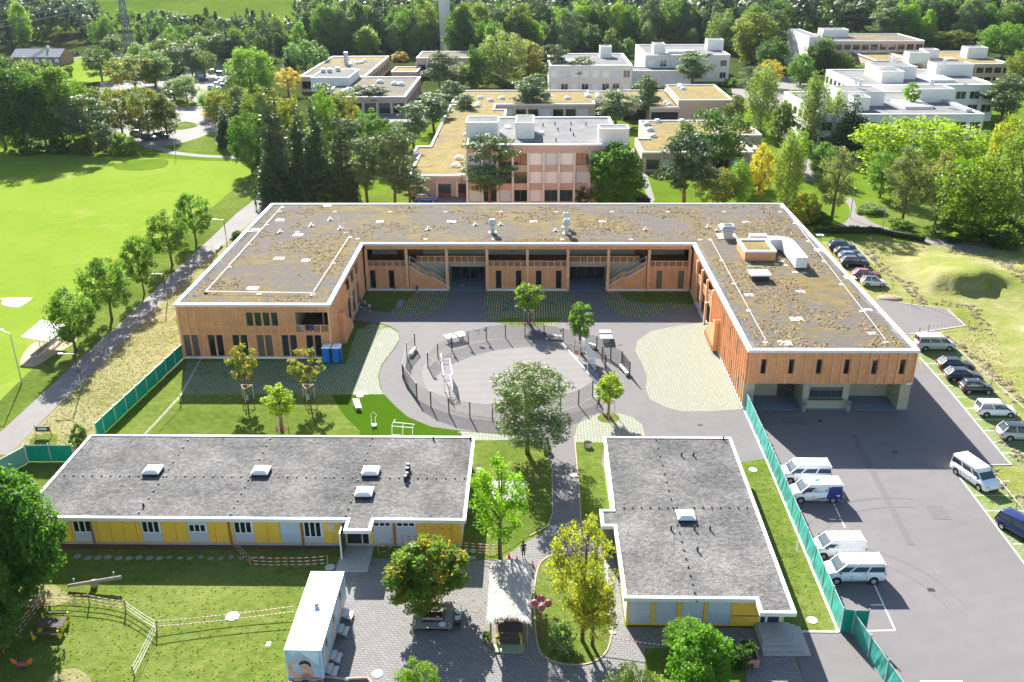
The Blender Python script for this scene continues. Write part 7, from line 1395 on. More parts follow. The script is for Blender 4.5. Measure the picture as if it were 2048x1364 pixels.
# ================================================================ SMALL THINGS ON THE GROUND
def lamp_globes():
    p = G(1082, 1277); h = height_at(p.x, p.y, 1206); t = thing('globe_lamp', 'dark red lamp post with four reddish globes by the thatched shelter', 'lamp', p)
    part('pole', MB().tube([p, (p.x, p.y, h)], .055, 8), 'maroon', t)
    for k in range(4):
        a = k * PI / 2; q = (p.x + .52 * math.cos(a), p.y + .52 * math.sin(a), h); ar = part('arm', MB().tube([(p.x, p.y, h), q], .035, 6), 'white_metal', t); g = part('globe', MB().sphere(q, .29, 16, 10), 'maroon', t, smooth=True); part('globe_base', MB().sphere((q[0], q[1], h - .16), .22, 12, 8, sc3=(1, 1, .8)), 'white_metal', g, smooth=True)
lamp_globes()
def street_lamp(bx, by, top, arm_px, label, dark=False):
    p = G(bx, by); h = height_at(p.x, p.y, top); t = thing('street_lamp', label, 'street lamp', p, 0, 'street lamps along the path'); q = G(*arm_px, h); d = (q - Vector((p.x, p.y, h)))
    part('pole', MB().tube([p, (p.x, p.y, h * .45)], [.08, .07], 8), 'galvanised', t); part('upper_pole', MB().tube([(p.x, p.y, h * .45), (p.x, p.y, h)], [.07, .06], 8), 'dark_metal' if dark else 'galvanised', t)
    part('arm', MB().tube([(p.x, p.y, h), (p.x + d.x, p.y + d.y, h + .05)], .045, 6), 'white_metal', t); part('head', MB().beam((p.x + d.x * .75, p.y + d.y, h + .03), (p.x + d.x * 1.05, p.y + d.y, h + .06), .25, .1), 'white_metal', t)
street_lamp(163, 779, 708, (118, 708), 'grey lamp with dark upper pole standing on the path nearest the shelter', True); street_lamp(335, 606, 548, (302, 548), 'lamp with dark upper pole on the path by the school front', True); street_lamp(454, 489, 440, (427, 439), 'farthest lamp with dark pole on the path beside the school roof', True); street_lamp(44, 767, 667, (0, 660), 'tall pale lamp on the field side left of the shelter')
for a in ((207, 165, 128, (199, 127), 'lamp by the far road bend below the farmhouse'), (293, 178, 156, (275, 154), 'lamp between the car park trees'), (352, 313, 266, (348, 264), 'lamp pole on the small path at the field edge'), (548, 115, 84, (541, 83), 'lamp on the far meadow right of the wood'), (452, 140, 120, (462, 118), 'lamp at the top of the far car park'), (491, 125, 78, (488, 77), 'lamp on the far road'), (1700, 437, 375, (1712, 378), 'lamp beside the path junction under the slender grey tree'), (1764, 466, 420, (1758, 417), 'dark lamp with a head at the end of the clipped hedge'), (243, 130, 98, (238, 97), 'lamp on the verge beside the dark dome-shaped tree')): street_lamp(*a)
plain('pylon_grey', (.16, .18, .21), .7)
def pylon():
    p = G(259, 100); H_ = 46; t = thing('lattice_pylon', 'tall steel lattice pylon carrying power lines at the upper left', 'pylon', p); mb = MB(); r0, r1 = 1.5, .35; a = []
    for sx, sy in ((-1, -1), (1, -1), (1, 1), (-1, 1)): part('corner_leg', MB().beam((p.x + sx * r0, p.y + sy * r0, 0), (p.x + sx * r1, p.y + sy * r1, H_), .35), 'pylon_grey', t)
    for i in range(14):
        z0, z1 = H_ * i / 14, H_ * (i + 1) / 14; q0 = r0 + (r1 - r0) * i / 14; q1 = r0 + (r1 - r0) * (i + 1) / 14
        for (sx, sy), (tx, ty) in zip(((-1, -1), (1, -1), (1, 1), (-1, 1)), ((1, -1), (1, 1), (-1, 1), (-1, -1))): mb.beam((p.x + sx * q0, p.y + sy * q0, z0), (p.x + tx * q1, p.y + ty * q1, z1), .18); mb.beam((p.x + sx * q1, p.y + sy * q1, z1), (p.x + tx * q1, p.y + ty * q1, z1), .16)
    part('bracing', mb, 'pylon_grey', t, stuff=True); arms = []
    for z, w in ((24, 7), (32, 9), (40, 6)): part('crossarm', MB().beam((p.x - w, p.y, z), (p.x + w, p.y, z), .5, .6), 'galvanised', t); arms += [(p.x - w, z), (p.x + w, z)]
    for k, (x, z) in enumerate(arms):
        b = Vector((x - 260, p.y - 165, z - 12)); a_ = Vector((x, p.y, z)); pts = [a_.lerp(b, f) + Vector((0, 0, -14 * 4 * f * (1 - f))) for f in np.linspace(0, 1, 13)]
        w = single('power_line', MB().tube(pts, .11, 4), 'galvanised', 'one of the sagging power lines running left from the lattice pylon', 'cable', a_, 'power lines from the pylon')
        b = Vector((x + 420, p.y + 350, z + 45)); pts = [a_.lerp(b, f) + Vector((0, 0, -12 * 4 * f * (1 - f))) for f in np.linspace(0, 1, 13)]; w = single('power_line', MB().tube(pts, .11, 4), 'galvanised', 'one of the power lines running right and back from the lattice pylon', 'cable', a_, 'power lines behind the pylon')
pylon()
# team shelter on the field side
def shelter():
    p0, p1, p2, p3 = G(43, 677, 2.2), G(84, 643, 2.2), G(135, 650, 2.2), G(98, 684, 2.2); t = thing('team_shelter', 'open shelter with tilted pale metal roof and long bench beside the field', 'shelter', G(90, 700))
    lo = [Vector((p.x, p.y, 2.15 + dz)) for p, dz in ((p0, .25), (p1, .25), (p2, 0), (p3, 0))]; mb = MB(); mb.add([*lo, *[v + Vector((0, 0, .07)) for v in lo]], [(3, 2, 1, 0), (4, 5, 6, 7), (0, 1, 5, 4), (1, 2, 6, 5), (2, 3, 7, 6), (3, 0, 4, 7)]); part('roof', mb, 'roof_white', t)
    a, b = G(66, 710), G(112, 672); n = 4
    for k in range(n): q = G(84 + k * 13, 710 - k * 12.5); part('post', MB().tube([q, (q.x, q.y, 2.15)], .05, 6), 'galvanised', t)
    part('bench_seat', MB().beam(G(62, 712, .45), G(118, 668, .45), .45, .08), 'timber_grey', t); part('bench_back', MB().beam(G(72, 708, .9), G(124, 664, .9), .06, .5), 'timber_grey', t); part('base_slab', MB().beam(G(66, 714, .03), G(120, 672, .03), 1.4, .06), 'kerb', t)
    area('bare_ground', 'clay', [(40, 728), (52, 700), (75, 683), (100, 690), (145, 672), (150, 685), (105, 712), (70, 733)], 0.02, 3)
shelter()
area('home_plate_area', 'kerb', [(2, 608), (7, 599), (15, 595), (66, 596), (55, 605), (38, 615), (22, 614), (8, 611)], 0.03); area('blue_print', 'logo_blue', [(18, 604), (24, 598), (52, 597), (36, 603), (26, 605), (20, 609)], 0.036); area('clay_strip', 'clay', [(-20, 600), (8, 595), (9, 599), (-20, 604)], 0.032)
def wood_bench(p, q, label, mat='kerb', w=.42, h=.46, group=None):
    a, b = G(*p), G(*q); t = thing('bench', label, 'bench', a, 0, group); d = (b - a).normalized(); n = Vector((-d.y, d.x, 0))
    part('seat', MB().beam(a + Vector((0, 0, h)), b + Vector((0, 0, h)), w, .1), mat, t)
    for f in (.12, .88): c = a.lerp(b, f); part('leg', MB().beam(c + d * -.12 + Vector((0, 0, (h - .05) / 2)), c + d * .12 + Vector((0, 0, (h - .05) / 2)), w * .8, h - .05), mat, t)
gb = 'white stone benches around the ring court'
wood_bench((432, 504), (444, 492), 'pale bench beside the path near the small dark bush'); wood_bench((0, 932), (10, 926), 'bench cut by the left picture edge at the path', 'timber_grey')
wood_bench((820, 714), (832, 700), 'white bench outside the ring court at its left', 'concrete_white', group=gb); wood_bench((1094, 675), (1123, 679), 'white bench at the back of the ring court in the leaf shadow', 'concrete_white', group=gb); wood_bench((1240, 735), (1254, 753), 'white bench outside the ring court at its right', 'concrete_white', group=gb); wood_bench((806, 752), (814, 757), 'white box bench at the left entrance of the ring court', 'concrete_white', group=gb); wood_bench((1178, 693), (1192, 698), 'bluish bench behind the right goal', 'galvanised', group=gb)
# notice board
p = G(88, 872); t = thing('notice_board', 'small notice board on black tube legs beside the path', 'sign', p); part('board', MB().box(p.x - .75, p.x + .75, p.y - .03, p.y + .03, .55, 1.15), 'dark_metal', t); part('text_panel', MB().box(p.x - .5, p.x + .5, p.y - .045, p.y - .031, .75, 1.0), 'blind', t)
a = MB(); a.tube([(p.x - .85, p.y, 0), (p.x - .85, p.y, 1.25), (p.x + .85, p.y, 1.25), (p.x + .85, p.y, 0)], .04, 6); part('frame', a, 'dark_metal', t); area('sign_foot_strip' if 0 else 'sign_grass_patch', 'grass_lawn', [(60, 880), (90, 868), (115, 872), (105, 900), (70, 905)], 0.02, 3)  # patch of greener lawn around the foot of the board
p = G(1175, 893); t = thing('well_ring', 'round concrete ring on the lawn strip by the yard path', 'planter', p); part('wall', MB().tube([(p.x, p.y, 0), (p.x, p.y, .5)], .42, 18, cap=False).tube([(p.x, p.y, .5), (p.x, p.y, 0)], .3, 18, cap=False), 'concrete', t); part('fill', MB().cyl(p, .31, 0, .38, 18), 'mulch', t)
gm = 'round concrete manhole covers'
for (px, py, l) in ((1147, 950, 'manhole cover on the yard path'), (1506, 940, 'manhole cover on the grass strip behind the right pavilion'), (1624, 1241, 'manhole cover at the lower end of the grass strip'), (720, 792, 'manhole cover on the artificial turf'), (465, 1233, 'manhole cover on the left lawn between the tapes'), (755, 1348, 'manhole cover on the paving right of the trailer pipe'), (660, 1135, 'manhole cover at the lawn edge behind the trailer')):
    p = G(px, py); t = single('manhole_cover', MB().cyl(p, .42 if px != 465 else .55, .03, .055, 20).cyl(p, .06, .055, .065, 8), 'kerb', l, 'manhole cover', p, gm)
for k in range(19):
    px = 155 + 20.5 * k; py = 1116 + (1 if k % 3 else -1) - (k < 2) * 2 * (1 - k); c = G(px, py); s = .34 if k < 9 else .26; mb = MB(); mb.prism([(c.x + s * math.cos(a + k) * random.uniform(.85, 1.1), c.y + s * math.sin(a + k) * random.uniform(.8, 1.1)) for a in (0.3, 1.6, 2.6, 3.6, 4.9, 5.8)], 0.01, .05); o = struct('stepping_stone', mb, 'paver_stone')
for k in range(13): c = G(1213.5 + k * .95, 1122 + k * 11.7 + k * k * .02); mb = MB(); mb.prism([(c.x + sx * random.uniform(.2, .28), c.y + sy * random.uniform(.15, .21)) for sx, sy in ((-1, -1), (1, -1), (1, 1), (-1, 1))], 0.02, .06); struct('stepping_stone', mb, 'paver_stone')
for px, py in ((946, 1102), (945, 1116), (959, 938), (960, 945)): c = G(px, py); struct('stepping_stone', MB().prism([(c.x - .3, c.y - .25), (c.x + .3, c.y - .25), (c.x + .3, c.y + .2), (c.x - .3, c.y + .25)], .02, .06), 'paver_stone')
area('paved_terrace', 'concrete', [(972, 962), (1054, 962), (1052, 1010), (990, 1005)], 0.03); area('turf_panel', 'colour_pavers' if 0 else 'blue_tile', [(797, 600), (809, 599), (803, 615), (790, 615)], 0.04)
# pink planter
x0, y0 = G(1490, 1336).x, G(1500, 1336).y; t = thing('planter', 'long pink concrete planter beside the entrance steps of the right pavilion', 'planter', (x0, y0, 0)); part('trough', rim(MB(), [(x0, y0), (x0 + 1.0, y0), (x0 + 1.0, y0 + 2.3), (x0, y0 + 2.3)], .1, 0, .7), 'pink_planter', t); part('soil', MB().box(x0 + .1, x0 + .9, y0 + .1, y0 + 2.2, 0, .55), 'mulch', t)
me = leaf_mesh('dry_plants', [(.5, .4 + .25 * k, .62) for k in range(7)], [.25] * 7, 60, .06, 'leaves', seed=3); o = link('dry_plants', me, t); o.color = (.25, .2, .1, 1)
# cones
for k, (px, py) in enumerate(((1018, 1114), (1034, 1120), (1065, 1131))):
    p = G(px, py); l = ('traffic cone nearest the light green tree', 'traffic cone in the middle behind the thatched roof', 'traffic cone at the edge of the lawn island')[k]; t = thing('traffic_cone', 'red ' + l, 'cone', p, 0, 'red cones behind the shelter'); part('cone', MB().cyl((p.x, p.y), .14, .03, .5, 12, r2=.03), 'red_paint', t); part('base', MB().box(p.x - .18, p.x + .18, p.y - .18, p.y + .18, 0, .03), 'red_paint', t); part('band', MB().cyl((p.x, p.y), .108, .22, .32, 12, r2=.085), 'white_metal', t)
# seesaw
a, b = G(136, 1172, .35), G(243, 1154, .95); t = thing('seesaw', 'log seesaw lying across a round stump on the left lawn', 'seesaw', (a + b) / 2); part('log', MB().tube([a, a.lerp(b, .5), b], .15, 10), 'timber_grey', t); m_ = G(189, 1172); part('stump', MB().cyl(m_, .28, 0, .5, 12), 'timber_grey', t)
for f in (.13, .87): c = a.lerp(b, f); part('handle', MB().tube([c, c + Vector((0, 0, .55))], .025, 6), 'steel', t); part('grip', MB().sphere(tuple(c + Vector((0, 0, .58))), .07, 8, 6), 'white_metal', t)
# spring rider
p = G(48, 1340); t = thing('spring_rider', 'orange and purple spring rider in the shade of the left lawn', 'spring rider', p); part('seat_body', MB().sphere((p.x, p.y, .55), .3, 12, 8, sc3=(1.6, .6, .5)), 'maroon', t); part('spring', MB().tube([(p.x + .1 * math.cos(k * .9), p.y + .1 * math.sin(k * .9), .02 + k * .015) for k in range(28)], .02, 5), 'dark_metal', t)
for s_ in (-1, 1): part('figure_end', MB().sphere((p.x + s_ * .55, p.y, .75), .2, 10, 6, sc3=(1, .35, 1)).sphere((p.x + s_ * .72, p.y, .95), .13, 8, 6, sc3=(1, .35, 1)), 'orange_plastic', t, stuff=True)
single('paper', MB().box(G(537, 1288).x - .15, G(537, 1288).x + .15, G(537, 1288).y - .25, G(537, 1288).y + .2, .02, .04), 'white_metal', 'white sheet lying on the left lawn near the trailer', 'sheet', G(537, 1288))
for k, (px, py) in enumerate(((654, 727), (674, 727))):
    p = G(px, py); x, y = p.x, p.y; t = thing('portable_toilet', 'blue portable toilet with white roof, %s of the pair by the timber building' % ('left' if k == 0 else 'right'), 'toilet', p, 0, 'blue portable toilets')
    part('cabin', MB().box(x - .53, x + .53, y, y + 1.1, .06, 2.05), 'blue_plastic_dark', t); part('door', MB().box(x - .5, x + .34, y - .03, y - .002, .15, 1.98), 'blue_plastic', t); part('side_panel', MB().box(x + .532, x + .55, y + .05, y + 1.05, .15, 1.95), 'blue_plastic', t); part('base', MB().box(x - .55, x + .55, y - .05, y + 1.12, 0, .06), 'dark_metal', t)
    mb = MB(); mb.loft([[(x - .57, y - .06, 2.05), (x + .57, y - .06, 2.05), (x + .57, y + 1.15, 2.05), (x - .57, y + 1.15, 2.05)], [(x - .55, y - .04, 2.16), (x + .55, y - .04, 2.16), (x + .55, y + 1.13, 2.16), (x - .55, y + 1.13, 2.16)], [(x - .4, y + .1, 2.3), (x + .4, y + .1, 2.3), (x + .4, y + 1.0, 2.3), (x - .4, y + 1.0, 2.3)]]); part('roof', mb, 'white_metal', t)
# ================================================================ FENCES, COURT, TAPES
def seg_fence(px, label, h=1.95, step=2.6, mat='screen_green', ph=2.15, world=False, name='screen_fence', seed=0):
    pts = [Vector(p) for p in px] if world else GP(px); t = thing(name, label, 'fence', pts[0]); rg = random.Random(seed)
    for a, b in zip(pts, pts[1:]):
        n = max(1, round((b - a).length / step)); d = (b - a).normalized(); nr = Vector((-d.y, d.x, 0))
        for i in range(n):
            p, q = a.lerp(b, i / n), a.lerp(b, (i + 1) / n); part('post', MB().tube([p, p + Vector((0, 0, ph))], .05, 6), 'galvanised', t)
            k = 7; V = []
            for j in range(k): 
                c = p.lerp(q, .02 + .96 * j / (k - 1)); s = (.05 if 0 < j < k - 1 else 0) * rg.uniform(-1, 1)
                V += [(c.x + nr.x * s, c.y + nr.y * s, .06), (c.x - nr.x * s, c.y - nr.y * s, h * .5), (c.x + nr.x * s * .5, c.y + nr.y * s * .5, h - (.04 * math.sin(PI * j / (k - 1))))]
            mb = MB(); mb.add(V, [(3 * j + m, 3 * j + 3 + m, 3 * j + 4 + m, 3 * j + 1 + m) for j in range(k - 1) for m in (0, 1)]); part('screen_panel', mb, mat, t)
            part('top_rail', MB().tube([p + Vector((0, 0, h + .02)), q + Vector((0, 0, h + .02))], .025, 5), 'galvanised', t)
    part('post', MB().tube([pts[-1], pts[-1] + Vector((0, 0, ph))], .05, 6), 'galvanised', t)
    return t
seg_fence([(369, 715), (210, 866), (196, 880)], 'dark green screen fence running down from the timber building on the left')
seg_fence([(150, 924), (57, 924)], 'short green screen fence piece behind the long pavilion corner'); seg_fence([(57, 926), (-10, 963)], 'pale green slanting screen fence at the left picture edge', mat='screen_pale')
seg_fence([(24.1, 93.5, 0), (24.05, 82, 0), (23.75, 56.4, 0)], 'long teal screen fence between the right pavilion and the parking lot', h=2.2, ph=2.35, mat='screen_teal' if plain('screen_teal', (.05, .33, .27), .6, var=.15, scale=1.5) else '', world=True)
seg_fence([(23.75, 56.35, 0), (25.6, 56.2, 0)], 'green gate panel closing the corner of the teal fence', h=2.2, ph=2.4, step=2, world=True); seg_fence([(1703, 1267), (1769, 1364), (1840, 1470)], 'lower teal screen fence leading out of the bottom edge', h=1.9, mat='screen_teal')
def ring(px, label, heavy=(), h=1.95):
    pts = GP(px); t = thing('court_fence', label, 'fence', pts[0])
    for i, p in enumerate(pts): part('post', MB().box(p.x - .06, p.x + .06, p.y - .06, p.y + .06, 0, h + .08), 'dark_metal', t)
    for i, (a, b) in enumerate(zip(pts, pts[1:])):
        mb = MB(); n = 15
        for k in range(n):
            z = .12 + (h - .15) * k / (n - 1); w = .06 if i in heavy else .034; mb.beam(a + Vector((0, 0, z)), b + Vector((0, 0, z)), w * .5, w)
        L = (b - a).length; m_ = int(L / .16)
        for k in range(1, m_): c = a.lerp(b, k / m_); mb.beam(c + Vector((0, 0, .1)), c + Vector((0, 0, h)), .010, .010)
        part('wire_panel', mb, 'dark_metal', t, stuff=True)
    return t
ring([(830, 695), (814, 715), (806, 757), (834, 797), (862, 814), (898, 827), (940, 836), (985, 841), (1030, 841), (1076, 833), (1121, 822), (1157, 811), (1185, 793)], 'dark wire fence curving round the front of the ball court', (2,))
ring([(856, 735), (876, 716), (904, 702), (937, 690), (973, 681), (1011, 676), (1050, 674), (1088, 677), (1126, 684), (1160, 691), (1193, 701), (1221, 719), (1243, 732), (1259, 754)], 'dark wire fence curving round the back of the ball court', (12,))
ring([(1204, 722), (1211, 741)], 'single bluish gate panel at the right entrance of the ball court')
for k, (px, py) in enumerate(((862, 740), (902, 700), (935, 690), (952, 680), (957, 681), (970, 680), (1122, 682))): v = G(px, py); h_ = 1.3; single('notice_sheet', MB().box(v.x - .17, v.x + .17, v.y - .08, v.y - .06, h_, h_ + .42), 'white_metal', 'white sheet fixed on the court fence wire, number %s from the left' % ('one two three four five six seven'.split()[k]), 'sheet', v, 'sheets on the court fence')
def goal(p0, p1, depth, label, face):
    """tubular goal with a basketball board over it; p0-p1 is the goal line"""
    a, b = G(*p0), G(*p1); t = thing('ball_goal', label, 'goal', (a + b) / 2, 0, 'goals with basketball boards'); d = (b - a).normalized(); n = Vector((d.y, -d.x, 0)) * face; H_ = 2.1; r = .055; up = Vector((0, 0, H_)); mid = (a + b) / 2
    for q in (a, b):
        part('goal_post', MB().tube([q, q + up], r, 8), 'white_metal', t); part('side_frame', MB().tube([q + up, q + up - n * depth, q - n * depth, q], r * .8, 8), 'white_metal', t)
        part('side_bar', MB().tube([q + up * .5, q + up * .5 - n * depth], r * .6, 6), 'white_metal', t)
    part('crossbar', MB().tube([a + up, b + up], r, 8), 'white_metal', t); part('rear_bar', MB().tube([a + up - n * depth, b + up - n * depth], r, 8), 'white_metal', t); part('ground_bar', MB().tube([a - n * depth + Vector((0, 0, .06)), b - n * depth + Vector((0, 0, .06))], r * .8, 8), 'white_metal', t)
    mb = MB()
    for k in range(1, 22): c = a.lerp(b, k / 22) - n * depth; mb.tube([c + Vector((0, 0, .06)), c + up], .012, 4)
    for k in range(1, 12): z = Vector((0, 0, H_ * k / 12)); mb.tube([a - n * depth + z, b - n * depth + z], .01, 4)
    for k in range(1, 12): c = a.lerp(b, k / 12); mb.tube([c + up, c + up - n * depth], .015, 4)
    part('rear_grid', mb, 'white_metal', t, stuff=True)
    e = mid if face > 0 else mid; base = e + up - n * depth * .5
    for s_ in (-.5, .5): part('board_arm', MB().tube([base + d * s_ - n * .4, base + d * s_ + Vector((0, 0, .7)) - n * .1, base + d * s_ * .8 + Vector((0, 0, 1.0)) + n * .6], .05, 6), 'white_metal', t)
    c = base + Vector((0, 0, 1.15)) + n * .62; part('backboard', MB().beam(c - d * .6, c + d * .6, .05, .85), 'white_metal', t); c = c + n * .3 - Vector((0, 0, .28))
    hoop = [c + d * .23 * math.cos(k * PI / 6) + n * .23 * math.sin(k * PI / 6) for k in range(13)]; part('hoop', MB().tube(hoop, .025, 6), 'red_paint', t)
    mb = MB()
    for k in range(0, 12, 1): q0 = hoop[k]; q1 = c + (hoop[(k + 1) % 12] - c) * .55 - Vector((0, 0, .4)); mb.tube([q0, q1], .01, 3)
    part('hoop_net', mb, 'white_metal', t, stuff=True)
goal((889, 783), (884, 750), 1.0, 'white tubular goal with basketball board at the left end of the court', -1); goal((1158, 719), (1175, 742), 1.0, 'white tubular goal with basketball board at the right end of the court', 1)
def pingpong(cx, cy, rz, label):
    p = G(cx, cy); t = thing('table_tennis_table', label, 'table tennis table', p, rz, 'outdoor table tennis tables')
    for s_ in (-1, 1): part('table_top', MB().box(*sorted((s_ * .015, s_ * 1.37)), -.76, .76, .72, .79), 'roof_white', t, local=True); part('leg', MB().box(s_ * .85 - .2, s_ * .85 + .2, -.45, .45, 0, .72), 'galvanised', t, local=True)
    part('net', MB().box(-.012, .012, -.8, .8, .79, .94), 'dark_metal', t, local=True)
pingpong(911, 681, .55, 'white table tennis table left of the court entrance, turned slantwise'); pingpong(1211, 679, PI / 2, 'white table tennis table standing square behind the right court fence')
# exercise equipment on the artificial turf
def pole_thing(name, label, polys, cat='exercise frame', r=.035, pads=()):
    t = thing(name, label, cat, polys[0][0]); 
    for pl in polys: part('tube', MB().tube(pl, r, 7), 'white_metal', t)
    for b in pads: part('pad', MB().box(*b), 'white_metal', t)
p = G(715, 822); v = lambda x, y, z: (p.x + x, p.y + y, z)
pole_thing('sit_up_bench', 'white sloping sit-up bench on the artificial turf', [[v(-.15, 0, 0), v(-.15, 0, .45)], [v(.45, 0, 0), v(.45, 0, .45)], [v(-.7, 1.2, 0), v(-.7, 1.3, .75)], [v(-.15, 1.3, 0), v(-.15, 1.4, .75)]])
q = thing('bench_board', 'white board of the sit-up bench on the turf', 'bench', p); mb = MB(); mb.loft([[v(-.2, 0, .42), v(.5, 0, .42), v(.5, 0, .48), v(-.2, 0, .48)], [v(-.75, 1.5, .72), v(-.05, 1.5, .72), v(-.05, 1.5, .78), v(-.75, 1.5, .78)]]); part('board', mb, 'white_metal', q)
p = G(748, 853); pole_thing('stepper', 'white upright exercise stepper on the artificial turf', [[v(-.25, 0, .1), v(-.25, .1, 1.5), v(0, .1, 1.75), v(.35, 0, 1.45), v(.35, 0, 1.25)], [v(.2, 0, .1), v(.2, .1, 1.2)], [v(.02, -.2, 0), v(.02, 0, .4)]], pads=[(p.x - .2, p.x + .3, p.y - .25, p.y + .1, .1, .32)])
p = G(784, 885); pole_thing('pull_up_frame', 'large white climbing frame with blue bars on the artificial turf', [[v(0, 0, 0), v(.1, .2, 2.1), v(.25, .25, 2.3), v(.35, .9, 2.3)], [v(1.15, -.1, 0), v(1.25, 0, 2.05), v(1.4, .1, 2.25)], [v(2.15, -.2, 0), v(2.3, -.1, 2.0), v(2.5, 0, 2.2)], [v(.2, .25, 2.3), v(1.4, .1, 2.28), v(2.5, 0, 2.2)], [v(.1, .15, 1.9), v(2.3, -.1, 1.85)], [v(.05, .1, .9), v(1.2, 0, .85)]])
p = G(915, 880); pole_thing('parallel_bars', 'small white bar frame at the edge of the artificial turf', [[v(0, 0, 0), v(.1, .1, .9), v(1.1, 0, .85), v(1.0, -.1, 0)]])
# warning tapes: alternating red and white lengths
def tape(parent, a, b, sag=.06, w=.06, d=.3, mats=('red_paint', 'white_metal'), r=False):
    a, b = Vector(a), Vector(b); n = max(2, int((b - a).length / d)); mb = MB(); f = lambda t: a.lerp(b, t) - Vector((0, 0, sag * 4 * t * (1 - t))) 
    for i in range(n): p, q = f(i / n), f((i + 1) / n); mb.beam(p, q, .012, w, m=i % 2)
    return part('tape', mb, mats, parent)
def barrier(px, label, heights=(.25, .6, .95), closed=False, post='timber_post', group=None, sag=.08, mats=('red_paint', 'white_metal'), d=.3, w=.06, ph=1.05, posts=None):
    pts = GP(px); t = thing('tape_barrier', label, 'tape barrier', pts[0], 0, group)
    for i, p in enumerate(pts):
        if posts is None or i in posts: part('post', MB().tube([p, p + Vector((random.uniform(-.08, .08), 0, ph))], .05, 6), post, t)
    for a, b in zip(pts, pts[1:]):
        for z in heights: tape(t, a + Vector((0, 0, z)), b + Vector((0, 0, z)), sag, w, d, mats)
    return t
barrier([(-30, 1340), (8, 1307), (88, 1207), (179, 1209), (252, 1221)], 'red and white tape barrier round the left picnic table in tree shade')
barrier([(252, 1221), (314, 1262), (269, 1354)], 'white tape barrier bending at the middle of the left lawn', mats=('white_metal', 'white_metal'))
barrier([(316, 1262), (588, 1232)], 'two orange striped tapes stretched from the bend to the shower trailer', (.45, .95), posts=(), sag=.12, d=.16)
barrier([(466, 1092), (502, 1132), (575, 1134), (655, 1130)], 'tape barrier in the shade before the long yellow pavilion'); barrier([(758, 1110), (789, 1091)], 'short sagging tape between a leaning post and the pavilion downpipe', (.3, .9), posts=(0,), sag=.3)
barrier([(789, 1091), (998, 1112)], 'long tapes from the pavilion downpipe to the light green tree', (.2, .5, .8, 1.1), posts=(), sag=.1); barrier([(1082, 1140), (1150, 1160)], 'tape crossing the upper part of the lawn island', (.8,), posts=(), sag=.1); barrier([(1170, 1285), (1335, 1310)], 'tape from the lawn island to the flowering shrub', (.9,), posts=(), sag=.1, d=.16)
barrier([(412, 714), (362, 806), (285, 890)], 'double white rope line crossing the lawn beside the green fence', (.75, .95), mats=('white_metal', 'white_metal'), sag=.02, w=.035, posts=(0, 1))
barrier([(1642, 487), (1702, 493), (1749, 541)], 'white tape on timber posts above the row of cars', (.85,), mats=('white_metal', 'white_metal'), ph=.95); barrier([(1738, 577), (1785, 579)], 'red and white tape in front of the white small car', (.85,), posts=(1,), ph=.95)
barrier([(1765, 593), (1823, 611), (1937, 653), (1856, 663), (1838, 668)], 'tape on timber posts round the upper asphalt patch', (.85,), ph=.95, sag=.3); barrier([(1890, 688), (1982, 770), (2070, 850)], 'white rope on timber posts behind the parked black cars', (.8,), mats=('white_metal', 'white_metal'), ph=.95, sag=.04, w=.05)
barrier([(1985, 960), (2031, 1018), (2100, 1090)], 'white rope behind the white minibus at the right edge', (.8,), mats=('white_metal', 'white_metal'), ph=.95, sag=.04, w=.05)
# ridges of cut hay on the bank
def hay(lines):
    cs = []; rr = []
    for ln in lines:
        pts = GP(ln[1:]); pts = spline([(p.x, p.y) for p in pts], 8, False)
        for (x0, y0), (x1, y1) in zip(pts, pts[1:]):
            n = max(1, int(math.hypot(x1 - x0, y1 - y0) * 3.2 * ln[0]))
            for _ in range(n): f = random.random(); x = x0 + (x1 - x0) * f + random.gauss(0, .45 * ln[0]); y = y0 + (y1 - y0) * f + random.gauss(0, .45 * ln[0]); cs.append((x, y, bank_h(x, y) + .05)); rr.append(random.uniform(.2, .5))
    me = leaf_mesh('cut_hay', cs, rr, 30, .10, 'straw', .3, seed=9, elong=2.0, up=2.2, outw=.3); o = link('cut_hay', me); o['kind'] = 'stuff'; tag(o, 'ridges of dry cut hay lying across the grass bank', 'hay')
hay([(1.1, (1738, 500), (1752, 525), (1775, 548), (1812, 568), (1838, 602), (1885, 606), (1935, 612), (1958, 636), (1975, 652)), (1.0, (1905, 505), (1960, 525), (2000, 545), (2060, 590)), (1.1, (1888, 672), (1925, 700), (1980, 745), (2060, 815)), (.8, (1735, 475), (1800, 490), (1850, 495)), (.8, (1762, 592), (1800, 600)), (.8, (1936, 655), (1975, 664)), (1.0, (1985, 942), (2010, 975), (2060, 1020)), (.8, (1985, 855), (2030, 900), (2060, 930))])
single('gravel_heap', MB().sphere((G(1779, 597).x, G(1779, 597).y, 0), 1.2, 14, 8, sc3=(1.6, 1, .35)), 'straw', 'low heap of dry hay beside the upper asphalt patch', 'heap', G(1779, 597), smooth=True)
